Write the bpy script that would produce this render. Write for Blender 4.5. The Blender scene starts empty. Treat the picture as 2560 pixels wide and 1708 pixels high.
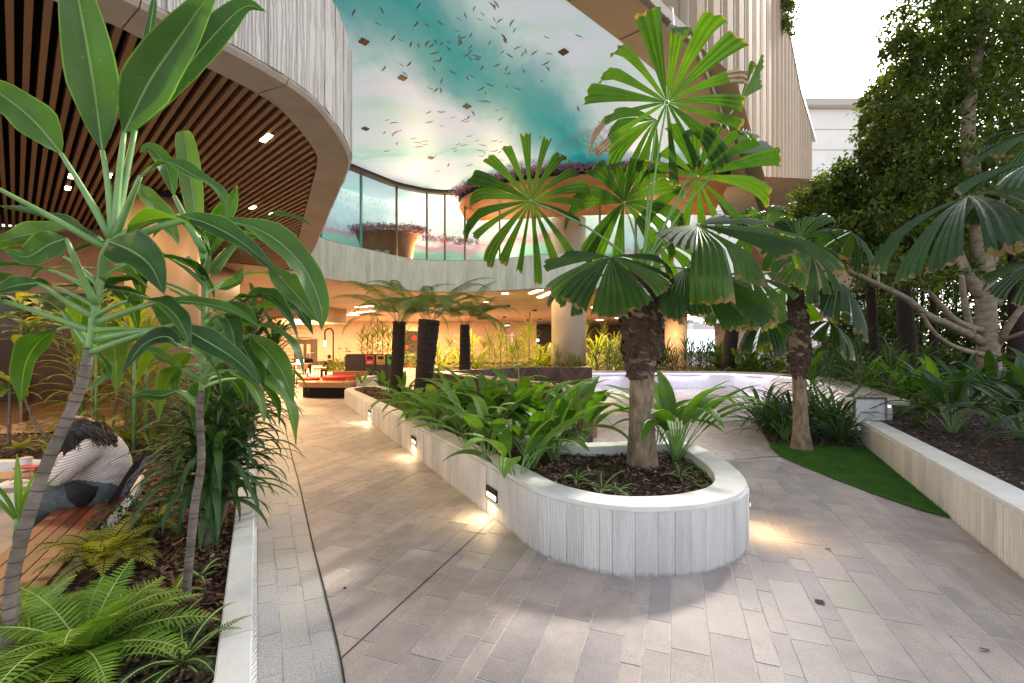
import bpy, bmesh, math, random
import numpy as np
from mathutils import Vector, Matrix
from mathutils.geometry import tessellate_polygon
rnd = random.Random(7)
nrs = np.random.RandomState(11)
R = math.radians
scene = bpy.context.scene
col = scene.collection

# ------------------------------------------------------------------ camera, world, sun, exposure
F, HV, CH = 1137.78, 866.0, 1.5           # focal length in photo pixels, horizon row, eye height
cd = bpy.data.cameras.new('camera'); cam = bpy.data.objects.new('camera', cd); col.objects.link(cam)
cam.location = (0, 0, CH); cam.rotation_euler = (R(90), 0, 0)
cd.sensor_width = 36; cd.lens = 16; cd.shift_y = 12 / 2560
cd.clip_start = 0.05; cd.clip_end = 600
scene.camera = cam
world = bpy.data.worlds.new('World'); scene.world = world; world.use_nodes = True
wn = world.node_tree.nodes; wl = world.node_tree.links
bg = wn['Background']
sky = wn.new('ShaderNodeTexSky'); sky.sky_type = 'NISHITA'; sky.sun_disc = False
SUN_EL, SUN_AZ = R(34), R(40)             # azimuth measured from +Y towards +X
sky.sun_elevation = SUN_EL; sky.sun_rotation = SUN_AZ
sky.air_density = 1.0; sky.dust_density = 1.6; sky.ozone_density = 0.6
bw = wn.new('ShaderNodeRGBToBW'); hz = wn.new('ShaderNodeMix'); hz.data_type = 'RGBA'; hz.inputs[0].default_value = .78   # thin white cloud over the whole sky
wl.new(sky.outputs[0], bw.inputs[0]); wl.new(sky.outputs[0], hz.inputs[6]); wl.new(bw.outputs[0], hz.inputs[7]); wl.new(hz.outputs[2], bg.inputs[0]); bg.inputs[1].default_value = 0.15
sd = bpy.data.lights.new('sun', 'SUN'); sun = bpy.data.objects.new('sun', sd); col.objects.link(sun)
sd.energy = 1.5; sd.angle = R(6); sd.color = (1, .93, .82)
sdir = Vector((math.sin(SUN_AZ) * math.cos(SUN_EL), math.cos(SUN_AZ) * math.cos(SUN_EL), math.sin(SUN_EL)))
sun.rotation_euler = (-sdir).to_track_quat('-Z', 'Y').to_euler()
scene.view_settings.view_transform = 'Standard'; scene.view_settings.look = 'None'
scene.view_settings.gamma = 1; scene.view_settings.exposure = 1.86
scene.view_settings.use_curve_mapping = False
scene.cycles.use_denoising = True
scene.cycles.max_bounces = 8; scene.cycles.diffuse_bounces = 3; scene.cycles.glossy_bounces = 3
scene.cycles.transmission_bounces = 5; scene.cycles.transparent_max_bounces = 8
scene.cycles.sample_clamp_indirect = 6; scene.cycles.caustics_reflective = False; scene.cycles.caustics_refractive = False
LAMP = 1.0                                # common factor for the warm interior lamps

# ------------------------------------------------------------------ pixels to places
def W(u, v, Y): return Vector(((u - 1280) / F * Y, Y, CH - (v - HV) / F * Y))
def G(u, v, z=0.0): return W(u, v, (CH - z) * F / (v - HV))
K = 2560 / 2350.0
def D(x, y, Y): return W(x * K, y * K, Y)

# ------------------------------------------------------------------ materials
MATS = {}
def ramp(nt, fac, stops):
    r = nt.nodes.new('ShaderNodeValToRGB'); e = r.color_ramp.elements
    while len(e) < len(stops): e.new(0.5)
    for k, (p, c) in enumerate(stops):
        e[k].position = p; e[k].color = (c[0], c[1], c[2], 1)
    nt.links.new(fac, r.inputs[0]); return r.outputs[0]
def newmat(name):
    m = bpy.data.materials.new(name); m.use_nodes = True; MATS[name] = m
    nt = m.node_tree; return m, nt, nt.nodes['Principled BSDF']
def noise(nt, vec, scale, detail=4, rough=.6, dist=0.0):
    n = nt.nodes.new('ShaderNodeTexNoise'); n.inputs['Scale'].default_value = scale
    n.inputs['Detail'].default_value = detail; n.inputs['Roughness'].default_value = rough
    n.inputs['Distortion'].default_value = dist
    if vec is not None: nt.links.new(vec, n.inputs['Vector'])
    return n.outputs[0]
def mapping(nt, scale=(1, 1, 1), rot=(0, 0, 0), out='Object'):
    tc = nt.nodes.new('ShaderNodeTexCoord'); mp = nt.nodes.new('ShaderNodeMapping')
    mp.inputs['Scale'].default_value = scale; mp.inputs['Rotation'].default_value = rot
    nt.links.new(tc.outputs[out], mp.inputs[0]); return mp.outputs[0]
def geopos(nt, scale=(1, 1, 1), rot=(0, 0, 0), loc=(0, 0, 0)):
    g = nt.nodes.new('ShaderNodeNewGeometry'); mp = nt.nodes.new('ShaderNodeMapping')
    mp.inputs['Scale'].default_value = scale; mp.inputs['Rotation'].default_value = rot; mp.inputs['Location'].default_value = loc
    nt.links.new(g.outputs['Position'], mp.inputs[0]); return mp.outputs[0]
def bump(nt, bs, h, strength=.3, dist=.01):
    b = nt.nodes.new('ShaderNodeBump'); b.inputs['Strength'].default_value = strength; b.inputs['Distance'].default_value = dist
    nt.links.new(h, b.inputs['Height']); nt.links.new(b.outputs[0], bs.inputs['Normal'])
def mathn(nt, op, a, b=None):
    n = nt.nodes.new('ShaderNodeMath'); n.operation = op
    for i, x in enumerate((a, b)):
        if x is None: continue
        if isinstance(x, (int, float)): n.inputs[i].default_value = x
        else: nt.links.new(x, n.inputs[i])
    return n.outputs[0]
def mix(nt, fac, a, b, mode='MIX'):
    n = nt.nodes.new('ShaderNodeMix'); n.data_type = 'RGBA'; n.blend_type = mode
    for idx, x in ((0, fac), (6, a), (7, b)):
        if isinstance(x, (int, float)): n.inputs[idx].default_value = x
        elif isinstance(x, tuple): n.inputs[idx].default_value = (x[0], x[1], x[2], 1)
        else: nt.links.new(x, n.inputs[idx])
    return n.outputs[2]
def rand_id(nt):
    g = nt.nodes.new('ShaderNodeNewGeometry'); o = nt.nodes.new('ShaderNodeObjectInfo')
    s = mathn(nt, 'ADD', g.outputs['Random Per Island'], o.outputs['Random'])
    return mathn(nt, 'FRACT', s)
def simple(name, c, rough=.6, var=.12, scale=8, metal=0, bumps=0, bscale=60, spec=.5, stretch=(1, 1, 1)):
    m, nt, bs = newmat(name); p = geopos(nt, stretch)
    n = noise(nt, p, scale)
    lo = tuple(max(0, x * (1 - var * 1.6)) for x in c); hi = tuple(min(1, x * (1 + var)) for x in c)
    nt.links.new(ramp(nt, n, [(.25, lo), (.75, hi)]), bs.inputs['Base Color'])
    bs.inputs['Roughness'].default_value = rough; bs.inputs['Metallic'].default_value = metal
    bs.inputs['Specular IOR Level'].default_value = spec
    if bumps: bump(nt, bs, noise(nt, p, bscale, 5), bumps, .01)
    return m
def leafmat(name, cols, rough=.35, trans=.3, vein=0, tipcol=None):
    m, nt, bs = newmat(name); r = rand_id(nt)
    n = noise(nt, mapping(nt), 5, 3)
    f = mathn(nt, 'ADD', mathn(nt, 'MULTIPLY', r, .65), mathn(nt, 'MULTIPLY', n, .35))
    k = len(cols)
    c = ramp(nt, f, [(.12 + .72 * i / max(1, k - 1), cols[i]) for i in range(k)])
    at = nt.nodes.new('ShaderNodeAttribute'); at.attribute_name = 'luv'; sx = nt.nodes.new('ShaderNodeSeparateXYZ'); nt.links.new(at.outputs['Vector'], sx.inputs[0])
    ab = mathn(nt, 'ABSOLUTE', sx.outputs[0]); mid = mathn(nt, 'MULTIPLY', mathn(nt, 'LESS_THAN', ab, .055), mathn(nt, 'MULTIPLY', sx.outputs[2], .55))
    c = mix(nt, mid, c, tuple(min(1, x * 2.1 + .03) for x in cols[-1]))
    edge = mathn(nt, 'MULTIPLY', mathn(nt, 'GREATER_THAN', ab, .93), mathn(nt, 'MULTIPLY', sx.outputs[2], .5)); c = mix(nt, edge, c, tuple(min(1, x * 1.8 + .02) for x in cols[-1]))
    tipf = mathn(nt, 'MULTIPLY', mathn(nt, 'GREATER_THAN', mathn(nt, 'ADD', sx.outputs[1], mathn(nt, 'MULTIPLY', noise(nt, mapping(nt), 9, 3), .25)), 1.10), .75); c = mix(nt, tipf, c, (.24, .15, .07))
    vein = mathn(nt, 'SINE', mathn(nt, 'ADD', mathn(nt, 'MULTIPLY', ab, 85), mathn(nt, 'MULTIPLY', sx.outputs[1], 18)))
    c = mix(nt, mathn(nt, 'MULTIPLY', mathn(nt, 'MULTIPLY', vein, sx.outputs[2]), .05), c, tuple(x * .5 for x in cols[0]))
    sp_ = noise(nt, mapping(nt), 42, 4, .6); c = mix(nt, mathn(nt, 'MULTIPLY', mathn(nt, 'GREATER_THAN', sp_, .69), .5), c, (.22, .20, .05))
    pt = noise(nt, mapping(nt), 3.2, 3); c = mix(nt, 1.0, c, ramp(nt, pt, [(.3, (.72, .72, .8)), (.55, (1, 1, 1)), (.75, (1.35, 1.2, .9))]), 'MULTIPLY')
    nt.links.new(c, bs.inputs['Base Color']); bs.inputs['Roughness'].default_value = rough
    bs.inputs['Specular IOR Level'].default_value = .5
    n2 = mathn(nt, 'ADD', noise(nt, mapping(nt), 18, 3), mathn(nt, 'MULTIPLY', noise(nt, mapping(nt), 6, 2), 1.5))
    nt.links.new(ramp(nt, n2, [(.8, (rough * .7,) * 3), (1.6, (min(1, rough * 1.8),) * 3)]), bs.inputs['Roughness'])
    bump(nt, bs, mathn(nt, 'ADD', n2, mathn(nt, 'MULTIPLY', mathn(nt, 'MULTIPLY', vein, sx.outputs[2]), .12)), .3, .01)
    t = nt.nodes.new('ShaderNodeBsdfTranslucent')
    bright = mix(nt, 1.0, c, (2.2, 2.1, .45), 'MULTIPLY'); nt.links.new(bright, t.inputs[0])
    mx = nt.nodes.new('ShaderNodeMixShader'); mx.inputs[0].default_value = trans
    nt.links.new(bs.outputs[0], mx.inputs[1]); nt.links.new(t.outputs[0], mx.inputs[2])
    nt.links.new(mx.outputs[0], nt.nodes['Material Output'].inputs[0]); return m
def emit(name, c, s):
    m, nt, bs = newmat(name); bs.inputs['Base Color'].default_value = (c[0], c[1], c[2], 1)
    bs.inputs['Emission Color'].default_value = (c[0], c[1], c[2], 1); bs.inputs['Emission Strength'].default_value = s
    return m
def boardconcrete(name, tint, grain=.5, dark=.35):
    # board-marked concrete: vertical grain, stains, per-board tone
    m, nt, bs = newmat(name)
    w = geopos(nt, (8, 8, .8)); g = noise(nt, w, 2.0, 5, .6, 1.2)
    st = noise(nt, geopos(nt, (3, 3, .6)), 2.0, 4)
    r = rand_id(nt)
    base = ramp(nt, g, [(.25, tuple(x * .8 for x in tint)), (.5, tuple(x * .95 for x in tint)), (.75, tint)])
    base = mix(nt, .55, base, ramp(nt, st, [(.3, tuple(x * .62 for x in tint)), (.62, tint)]), 'MIX')
    base = mix(nt, 1.0, base, ramp(nt, r, [(0, (.80, .80, .80)), (.5, (.95, .95, .95)), (1, (1, 1, 1))]), 'MULTIPLY')
    nt.links.new(base, bs.inputs['Base Color']); bs.inputs['Roughness'].default_value = .8
    wv = nt.nodes.new('ShaderNodeTexWave'); wv.wave_type = 'BANDS'; wv.bands_direction = 'X'
    wv.inputs['Scale'].default_value = 1.25; wv.inputs['Distortion'].default_value = 9; wv.inputs['Detail'].default_value = 3
    wv.inputs['Detail Scale'].default_value = .6
    nt.links.new(geopos(nt, (20, 20, 2.2)), wv.inputs[0])
    zz = nt.nodes.new('ShaderNodeSeparateXYZ'); nt.links.new(geopos(nt), zz.inputs[0]); gf = mathn(nt, 'ADD', mathn(nt, 'MULTIPLY', zz.outputs[2], 9), noise(nt, geopos(nt), 14, 5, .7))
    base = mix(nt, dark, base, ramp(nt, wv.outputs[1], [(.0, tuple(x * .45 for x in tint)), (.35, tuple(x * .9 for x in tint)), (1, tint)]), 'MIX'); base = mix(nt, ramp(nt, gf, [(.42, (.5, .5, .5)), (.75, (0, 0, 0))]), base, (.14, .13, .10)); nt.links.new(base, bs.inputs['Base Color'])
    h = mathn(nt, 'ADD', g, mathn(nt, 'MULTIPLY', wv.outputs[1], .8))
    bump(nt, bs, h, grain, .012); return m
def wood(name, cols, stretch=(2, 30, 30), rough=.45):
    m, nt, bs = newmat(name); r = rand_id(nt)
    n = noise(nt, mapping(nt, stretch), 1.5, 5, .6, .6)
    f = mathn(nt, 'ADD', mathn(nt, 'MULTIPLY', r, .6), mathn(nt, 'MULTIPLY', n, .4))
    nt.links.new(ramp(nt, f, [(.15 + .7 * i / (len(cols) - 1), c) for i, c in enumerate(cols)]), bs.inputs['Base Color'])
    bs.inputs['Roughness'].default_value = rough; bump(nt, bs, n, .12, .004); return m

# paving stone: lilac-grey porphyry with flecks; tone changes from stone to stone
m, nt, bs = newmat('paver'); r = rand_id(nt)
c = ramp(nt, r, [(0, (.385, .335, .318)), (.2, (.46, .41, .387)), (.4, (.36, .318, .312)), (.55, (.465, .413, .383)), (.7, (.33, .30, .308)), (.86, (.42, .36, .338)), (.965, (.335, .305, .30)), (.975, (.42, .385, .325)), (1, (.41, .38, .33))])
n = noise(nt, geopos(nt), 5, 5, .65); n2 = noise(nt, geopos(nt), 190, 2)
c = mix(nt, 1.0, c, ramp(nt, n, [(.3, (.82, .82, .83)), (.7, (1.1, 1.08, 1.06))]), 'MULTIPLY')
c = mix(nt, 1.0, c, ramp(nt, n2, [(.3, (.72, .72, .72)), (.5, (1, 1, 1)), (.72, (1.35, 1.35, 1.3))]), 'MULTIPLY')
wear = noise(nt, geopos(nt, loc=(3, 1, 0)), .9, 6, .7, .5); c = mix(nt, 1.0, c, ramp(nt, wear, [(.32, (.74, .73, .73)), (.48, (.97, .97, .97)), (.7, (1.1, 1.09, 1.07))]), 'MULTIPLY')
spt = noise(nt, geopos(nt, loc=(7, 2, 0)), 11, 3, .5); c = mix(nt, ramp(nt, spt, [(.70, (0, 0, 0)), (.76, (.45, .45, .45))]), c, (.12, .11, .105))
nt.links.new(c, bs.inputs['Base Color']); bs.inputs['Specular IOR Level'].default_value = .35
nt.links.new(ramp(nt, n, [(.3, (.5, .5, .5)), (.7, (.68, .68, .68))]), bs.inputs['Roughness']); bump(nt, bs, noise(nt, geopos(nt), 70, 5), .35, .004)
# far paving: the same stone where joints are too small to build
m, nt, bs = newmat('far_paving')
bk = nt.nodes.new('ShaderNodeTexBrick'); bk.inputs['Scale'].default_value = 1.0
bk.inputs['Brick Width'].default_value = .5; bk.inputs['Row Height'].default_value = .18; bk.inputs['Mortar Size'].default_value = .006
for k_, c_ in (('Color1', (.40, .36, .35)), ('Color2', (.30, .27, .275)), ('Mortar', (.42, .40, .37))): bk.inputs[k_].default_value = (*c_, 1)
nt.links.new(geopos(nt, rot=(0, 0, R(-70))), bk.inputs['Vector'])
c = mix(nt, 1.0, bk.outputs[0], ramp(nt, noise(nt, geopos(nt), 4, 5), [(.3, (.8, .8, .8)), (.7, (1.15, 1.12, 1.1))]), 'MULTIPLY')
nt.links.new(c, bs.inputs['Base Color']); bs.inputs['Roughness'].default_value = .5
simple('grout', (.48, .455, .43), .9, .25, 9)
simple('saw_joint', (.03, .03, .03), .9)
m, nt, bs = newmat('granite'); r = rand_id(nt)
c = ramp(nt, r, [(0, (.34, .35, .37)), (.5, (.42, .41, .40)), (1, (.38, .38, .40))]); n2 = noise(nt, geopos(nt), 160, 2)
c = mix(nt, 1.0, c, ramp(nt, n2, [(.3, (.5, .5, .5)), (.5, (1, 1, 1)), (.7, (1.5, 1.5, 1.5))]), 'MULTIPLY')
nt.links.new(c, bs.inputs['Base Color']); bs.inputs['Roughness'].default_value = .6; bump(nt, bs, noise(nt, geopos(nt), 90, 4), .3, .003)
boardconcrete('board_concrete', (.81, .805, .80), .6, .12)
boardconcrete('board_canopy', (.62, .575, .53), 1.0, .6)
boardconcrete('board_parapet', (.86, .88, .76), .25, .1)
simple('concrete_top', (.68, .67, .64), .75, .1, 6, bumps=.15, bscale=40)
simple('canopy_margin', (.45, .375, .31), .75, .12, 3, bumps=.1)
simple('soil', (.035, .022, .015), 1, .5, 25, bumps=.9, bscale=40)
m, nt, bs = newmat('mulch'); r = rand_id(nt)
nt.links.new(ramp(nt, r, [(0, (.022, .012, .008)), (.4, (.075, .036, .021)), (.7, (.15, .07, .037)), (.9, (.24, .125, .068)), (1, (.38, .28, .2))]), bs.inputs['Base Color']); bs.inputs['Roughness'].default_value = .75
wood('deck', [(.09, .022, .010), (.16, .042, .017), (.24, .07, .028)], (30, 30, 30), .4)
wood('chevron_wood', [(.045, .02, .013), (.10, .045, .028), (.17, .085, .055)], (8, 8, 8), .45)
wood('batten', [(.21, .105, .05), (.27, .14, .07)], (3, 3, 30), .55)
wood('orange_batten', [(.52, .20, .06), (.62, .26, .085)], (3, 3, 3), .5)
wood('table_wood', [(.34, .18, .09), (.46, .27, .15)], (3, 20, 20), .4)
simple('black_void', (.006, .005, .005), .9)
simple('dark_metal', (.02, .019, .018), .4, .1, metal=.5)
simple('bronze', (.16, .10, .055), .4, .1, metal=.6)
simple('steel', (.45, .44, .42), .35, .1, metal=.9)
simple('tan_panel', (.50, .36, .24), .5, .06, 1.5)
simple('tan_ceiling', (.40, .27, .17), .55, .06, 1.0)
simple('tan_soffit', (.55, .38, .22), .5, .06, 1.0)
simple('fin', (.30, .228, .16), .85, .06, .6, spec=.08)
simple('fin_edge', (.5, .44, .37), .7, .05, spec=.2)
simple('white_building', (.85, .82, .78), .6, .05, .3)
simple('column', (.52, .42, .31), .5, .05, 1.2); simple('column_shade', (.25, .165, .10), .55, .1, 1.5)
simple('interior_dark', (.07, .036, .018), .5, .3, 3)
simple('lintel_wood', (.28, .12, .05), .5, .2, 4)
simple('terrazzo', (.10, .065, .04), .35, .3, 80)
simple('white_wall', (.84, .82, .88), .5, .05, 4)
simple('coping', (.55, .50, .43), .6, .1, 6)
simple('red_pad', (.55, .03, .025), .55, .1, 12)
simple('bin_body', (.045, .038, .032), .45, .1)
simple('bin_red', (.60, .05, .06), .45); simple('bin_yellow', (.62, .38, .08), .45); simple('bin_green', (.08, .40, .05), .45)
simple('print_white', (.8, .8, .78), .5); simple('print_dark', (.02, .015, .012), .6)
simple('skin', (.42, .22, .14), .55, .1, 20); simple('hair', (.018, .009, .006), .45, .4, 60, stretch=(1, 1, .15))
simple('denim', (.10, .115, .12), .85, .3, 40); simple('black_cloth', (.012, .011, .012), .8, .3, 30)
m, nt, bs = newmat('striped_knit')
sp = nt.nodes.new('ShaderNodeSeparateXYZ')
nt.links.new(geopos(nt, (1, 1, 1), (R(-14), R(12), 0)), sp.inputs[0])
wz = mathn(nt, 'SINE', mathn(nt, 'MULTIPLY', sp.outputs[2], 2 * math.pi / .0150))
nt.links.new(ramp(nt, mathn(nt, 'ADD', mathn(nt, 'MULTIPLY', wz, .5), .5), [(.0, (.30, .24, .24)), (.16, (.36, .29, .28)), (.28, (.68, .59, .54)), (1, (.72, .63, .58))]), bs.inputs['Base Color'])
bs.inputs['Roughness'].default_value = .9; bump(nt, bs, noise(nt, geopos(nt), 25, 3), .5, .03)
m, nt, bs = newmat('bag_print'); n = noise(nt, geopos(nt), 45, 3)
nt.links.new(ramp(nt, n, [(.35, (.03, .02, .08)), (.48, (.12, .08, .35)), (.56, (.35, .35, .55)), (.66, (.45, .02, .03))]), bs.inputs['Base Color']); bs.inputs['Roughness'].default_value = .3
simple('bark_pale', (.25, .20, .145), .85, .35, 5, bumps=.7, bscale=25, stretch=(1, 1, 3))
simple('bark_grey', (.17, .14, .115), .85, .35, 9, bumps=.7, bscale=35, stretch=(1, 1, 2.5))
simple('bark_palm', (.27, .20, .135), .9, .45, 7, bumps=.9, bscale=22, stretch=(2.5, 2.5, 1))
simple('bark_dark', (.028, .018, .014), .95, .5, 20, bumps=1, bscale=50)
simple('fibre', (.085, .05, .032), .9, .5, 14, bumps=.8, bscale=60)
simple('dry_leaf', (.46, .33, .2), .8, .3, 12)
simple('stem_green', (.16, .30, .09), .4, .2, 8); simple('stem_pale', (.34, .42, .12), .45, .25, 14)
leafmat('cordyline', [(.012, .045, .008), (.024, .078, .011), (.042, .12, .015), (.085, .17, .02)], .23, .38)
leafmat('cordyline_warm', [(.05, .11, .02), (.10, .17, .03), (.18, .20, .04)], .35, .35)
leafmat('strap', [(.018, .055, .016), (.028, .08, .02), (.045, .11, .025)], .3, .25)
leafmat('palmgrass', [(.05, .13, .015), (.085, .20, .02), (.15, .29, .032)], .3, .3)
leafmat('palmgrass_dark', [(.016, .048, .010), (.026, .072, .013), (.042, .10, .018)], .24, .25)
leafmat('fan', [(.020, .060, .008), (.034, .090, .010), (.060, .13, .014)], .24, .46)
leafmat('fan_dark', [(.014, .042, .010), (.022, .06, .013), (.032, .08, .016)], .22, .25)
leafmat('fern_lime', [(.10, .22, .02), (.15, .29, .03), (.22, .34, .035)], .4, .35)
leafmat('fern_gold', [(.20, .24, .02), (.28, .30, .025), (.34, .33, .035)], .4, .35)
leafmat('fern_dark', [(.02, .06, .02), (.035, .09, .028), (.06, .12, .035)], .4, .25)
leafmat('treefern', [(.10, .17, .05), (.14, .21, .07), (.20, .25, .11)], .45, .35)
leafmat('tree_leaf', [(.024, .045, .010), (.042, .075, .014), (.075, .12, .018), (.125, .175, .028)], .3, .42)
leafmat('gold_leaf', [(.07, .12, .018), (.12, .17, .025), (.20, .22, .04)], .4, .35)
leafmat('grass', [(.035, .12, .015), (.06, .18, .022), (.10, .26, .035)], .6, .2)
leafmat('clover', [(.07, .18, .02), (.11, .26, .03)], .5, .3)
simple('turf_base', (.03, .11, .018), .9, .3, 40, bumps=.5, bscale=200)
emit('lamp_warm', (1, .74, .42), 14); emit('lamp_white', (1, .92, .8), 9); emit('led_violet', (.74, .68, 1), .5); emit('step_glow', (1, .80, .52), 2.4)
emit('exit_white', (.9, 1, .95), 2.0); emit('day_window', (.75, .88, .95), 1.6); emit('screen', (.7, .8, .95), 1.2)
m, nt, bs = newmat('glass'); tr = nt.nodes.new('ShaderNodeBsdfTransparent'); tr.inputs[0].default_value = (.86, .95, .91, 1)
gl = nt.nodes.new('ShaderNodeBsdfGlossy'); gl.inputs['Roughness'].default_value = .02; gl.inputs[0].default_value = (.9, 1, .95, 1)
fr = nt.nodes.new('ShaderNodeFresnel'); fr.inputs[0].default_value = 1.38
mx = nt.nodes.new('ShaderNodeMixShader'); nt.links.new(fr.outputs[0], mx.inputs[0]); nt.links.new(tr.outputs[0], mx.inputs[1]); nt.links.new(gl.outputs[0], mx.inputs[2])
nt.links.new(mx.outputs[0], nt.nodes['Material Output'].inputs[0])
m, nt, bs = newmat('shop_glass'); tr = nt.nodes.new('ShaderNodeBsdfTransparent'); tr.inputs[0].default_value = (.9, .88, .84, 1)
gl = nt.nodes.new('ShaderNodeBsdfGlossy'); gl.inputs['Roughness'].default_value = .03
fr = nt.nodes.new('ShaderNodeFresnel'); fr.inputs[0].default_value = 1.15
mx = nt.nodes.new('ShaderNodeMixShader'); nt.links.new(fr.outputs[0], mx.inputs[0]); nt.links.new(tr.outputs[0], mx.inputs[1]); nt.links.new(gl.outputs[0], mx.inputs[2]); nt.links.new(mx.outputs[0], nt.nodes['Material Output'].inputs[0])
simple('print_fish', (.22, .09, .07), .6)
simple('glass_edge', (.08, .30, .25), .2, .1)

# ------------------------------------------------------------------ mesh helpers
WL = {}                                    # world offset of things
def setp(o, label=None, cat=None, group=None, kind=None):
    if label: o['label'] = label
    if cat: o['category'] = cat
    if group: o['group'] = group
    if kind: o['kind'] = kind
    return o
def off(o):
    p = Vector((0, 0, 0))
    while o is not None:
        p += WL.get(o.name, Vector((0, 0, 0))); o = o.parent
    return p
def thing(name, label, cat, loc=(0, 0, 0), group=None):
    o = bpy.data.objects.new(name, None); col.objects.link(o); o.empty_display_size = .1
    o.location = loc; WL[o.name] = Vector(loc); return setp(o, label, cat, group)
class MB:
    def __init__(s): s.v = []; s.f = []; s.uv = []
    def add(s, vs, fs, uv=None):
        b = len(s.v); s.v.extend(vs); s.uv.extend(uv if uv else [(0, 0, 0)] * len(vs)); s.f.extend([tuple(i + b for i in f) for f in fs]); return s
    def box(s, c, sz, rz=0.0, M=None):
        x, y, z = sz[0] / 2, sz[1] / 2, sz[2] / 2
        ps = [Vector((a * x, b * y, d * z)) for d in (-1, 1) for a, b in ((-1, -1), (1, -1), (1, 1), (-1, 1))]
        m_ = M or Matrix.Rotation(rz, 3, 'Z'); c = Vector(c)
        return s.add([c + m_ @ p for p in ps], [(3, 2, 1, 0), (4, 5, 6, 7), (0, 1, 5, 4), (1, 2, 6, 5), (2, 3, 7, 6), (3, 0, 4, 7)])
    def bar(s, a, b, w, h, up=(0, 0, 1)):
        a = Vector(a); b = Vector(b); d = b - a; L = d.length; d.normalize(); up = Vector(up)
        x = d.cross(up).normalized(); z = x.cross(d)
        M = Matrix((x, d, z)).transposed(); return s.box((a + b) / 2, (w, L, h), M=M)
    def tube(s, pts, rad, n=8, cap=True):
        pts = [Vector(p) for p in pts]; vs = []; fs = []; prev = None
        for i, p in enumerate(pts):
            t = (pts[min(i + 1, len(pts) - 1)] - pts[max(i - 1, 0)])
            t = t.normalized() if t.length > 1e-9 else Vector((0, 0, 1))
            if prev is None:
                prev = t.orthogonal().normalized()
            x = (prev - t * prev.dot(t)); x = x.normalized() if x.length > 1e-6 else t.orthogonal().normalized(); prev = x
            y = t.cross(x); r_ = rad[i] if isinstance(rad, (list, tuple)) else rad
            for k in range(n):
                a = 2 * math.pi * k / n; vs.append(p + (x * math.cos(a) + y * math.sin(a)) * r_)
        for i in range(len(pts) - 1):
            for k in range(n):
                a, b = i * n + k, i * n + (k + 1) % n; fs.append((a, b, b + n, a + n))
        if cap:
            fs.append(tuple(range(n))[::-1]); fs.append(tuple((len(pts) - 1) * n + k for k in range(n)))
        return s.add(vs, fs)
    def cyl(s, c, r, z0, z1, n=24): return s.tube([(c[0], c[1], z0), (c[0], c[1], z1)], r, n)
    def poly(s, pts, z):
        ps = [Vector((p[0], p[1], z)) for p in pts]
        tris = tessellate_polygon([ps]); area = sum(ps[i - 1].x * ps[i].y - ps[i].x * ps[i - 1].y for i in range(len(ps)))
        out = []
        for t in tris:
            a, b, c_ = (ps[i] for i in t); fl = (b - a).cross(c_ - a).z < 0
            out.append(tuple(t)[::-1] if fl else tuple(t))
        return s.add(ps, out)
    def prism(s, pts, z0, z1):
        n = len(pts); s.poly(pts, z1)
        vs = [Vector((p[0], p[1], z)) for p in pts for z in (z0, z1)]
        return s.add(vs, [(2 * i, 2 * ((i + 1) % n), 2 * ((i + 1) % n) + 1, 2 * i + 1) for i in range(n)])
    def build(s, name, mat, parent=None, smooth=False, **kw):
        o_ = off(parent) if parent else Vector((0, 0, 0))
        me = bpy.data.meshes.new(name); loc = Vector((0, 0, 0))
        a = np.array([(p[0], p[1], p[2]) for p in s.v]).reshape(-1, 3)
        if parent is None and s.v and not kw.get('kind'):
            loc = Vector((float(a[:, 0].mean()), float(a[:, 1].mean()), float(a[:, 2].min())))
        sub = o_ + loc
        me.from_pydata((a - np.array(sub)).tolist(), [], s.f)
        if any(q[2] or q[1] for q in s.uv[:1] + s.uv[-1:]):
            at = me.attributes.new('luv', 'FLOAT_VECTOR', 'POINT'); at.data.foreach_set('vector', np.array(s.uv, np.float32).ravel())
        me.materials.append(MATS[mat] if isinstance(mat, str) else mat)
        if smooth: me.polygons.foreach_set('use_smooth', [True] * len(me.polygons))
        me.update(); o = bpy.data.objects.new(name, me); col.objects.link(o)
        o.location = loc; WL[o.name] = loc
        if parent: o.parent = parent
        return setp(o, **kw)
def npmesh(name, V, T, mat, parent=None, **kw):
    # V (n,3) array, T (m,k) faces
    o_ = off(parent) if parent else Vector((0, 0, 0))
    me = bpy.data.meshes.new(name); n = len(V); m_, k = T.shape
    me.vertices.add(n); me.vertices.foreach_set('co', (np.asarray(V, float) - np.array(o_)).astype(np.float32).ravel())
    me.loops.add(m_ * k); me.loops.foreach_set('vertex_index', T.astype(np.int32).ravel())
    me.polygons.add(m_); me.polygons.foreach_set('loop_start', np.arange(0, m_ * k, k, dtype=np.int32))
    me.polygons.foreach_set('loop_total', np.full(m_, k, dtype=np.int32))
    me.update(calc_edges=True); me.materials.append(MATS[mat])
    o = bpy.data.objects.new(name, me); col.objects.link(o); WL[o.name] = Vector((0, 0, 0))
    if parent: o.parent = parent
    return setp(o, **kw)
def copy_tree(o, loc=None, rz=0, sc=1.0, parent=None, label=None, group=None):
    c_ = o.copy(); col.objects.link(c_)
    if parent: c_.parent = parent
    if loc is not None:
        c_.location = loc; c_.rotation_euler = (0, 0, rz); c_.scale = (sc,) * 3 if not isinstance(sc, tuple) else sc
    if label: c_['label'] = label
    if group: c_['group'] = group
    for ch in o.children: copy_tree(ch, parent=c_)
    return c_
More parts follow.
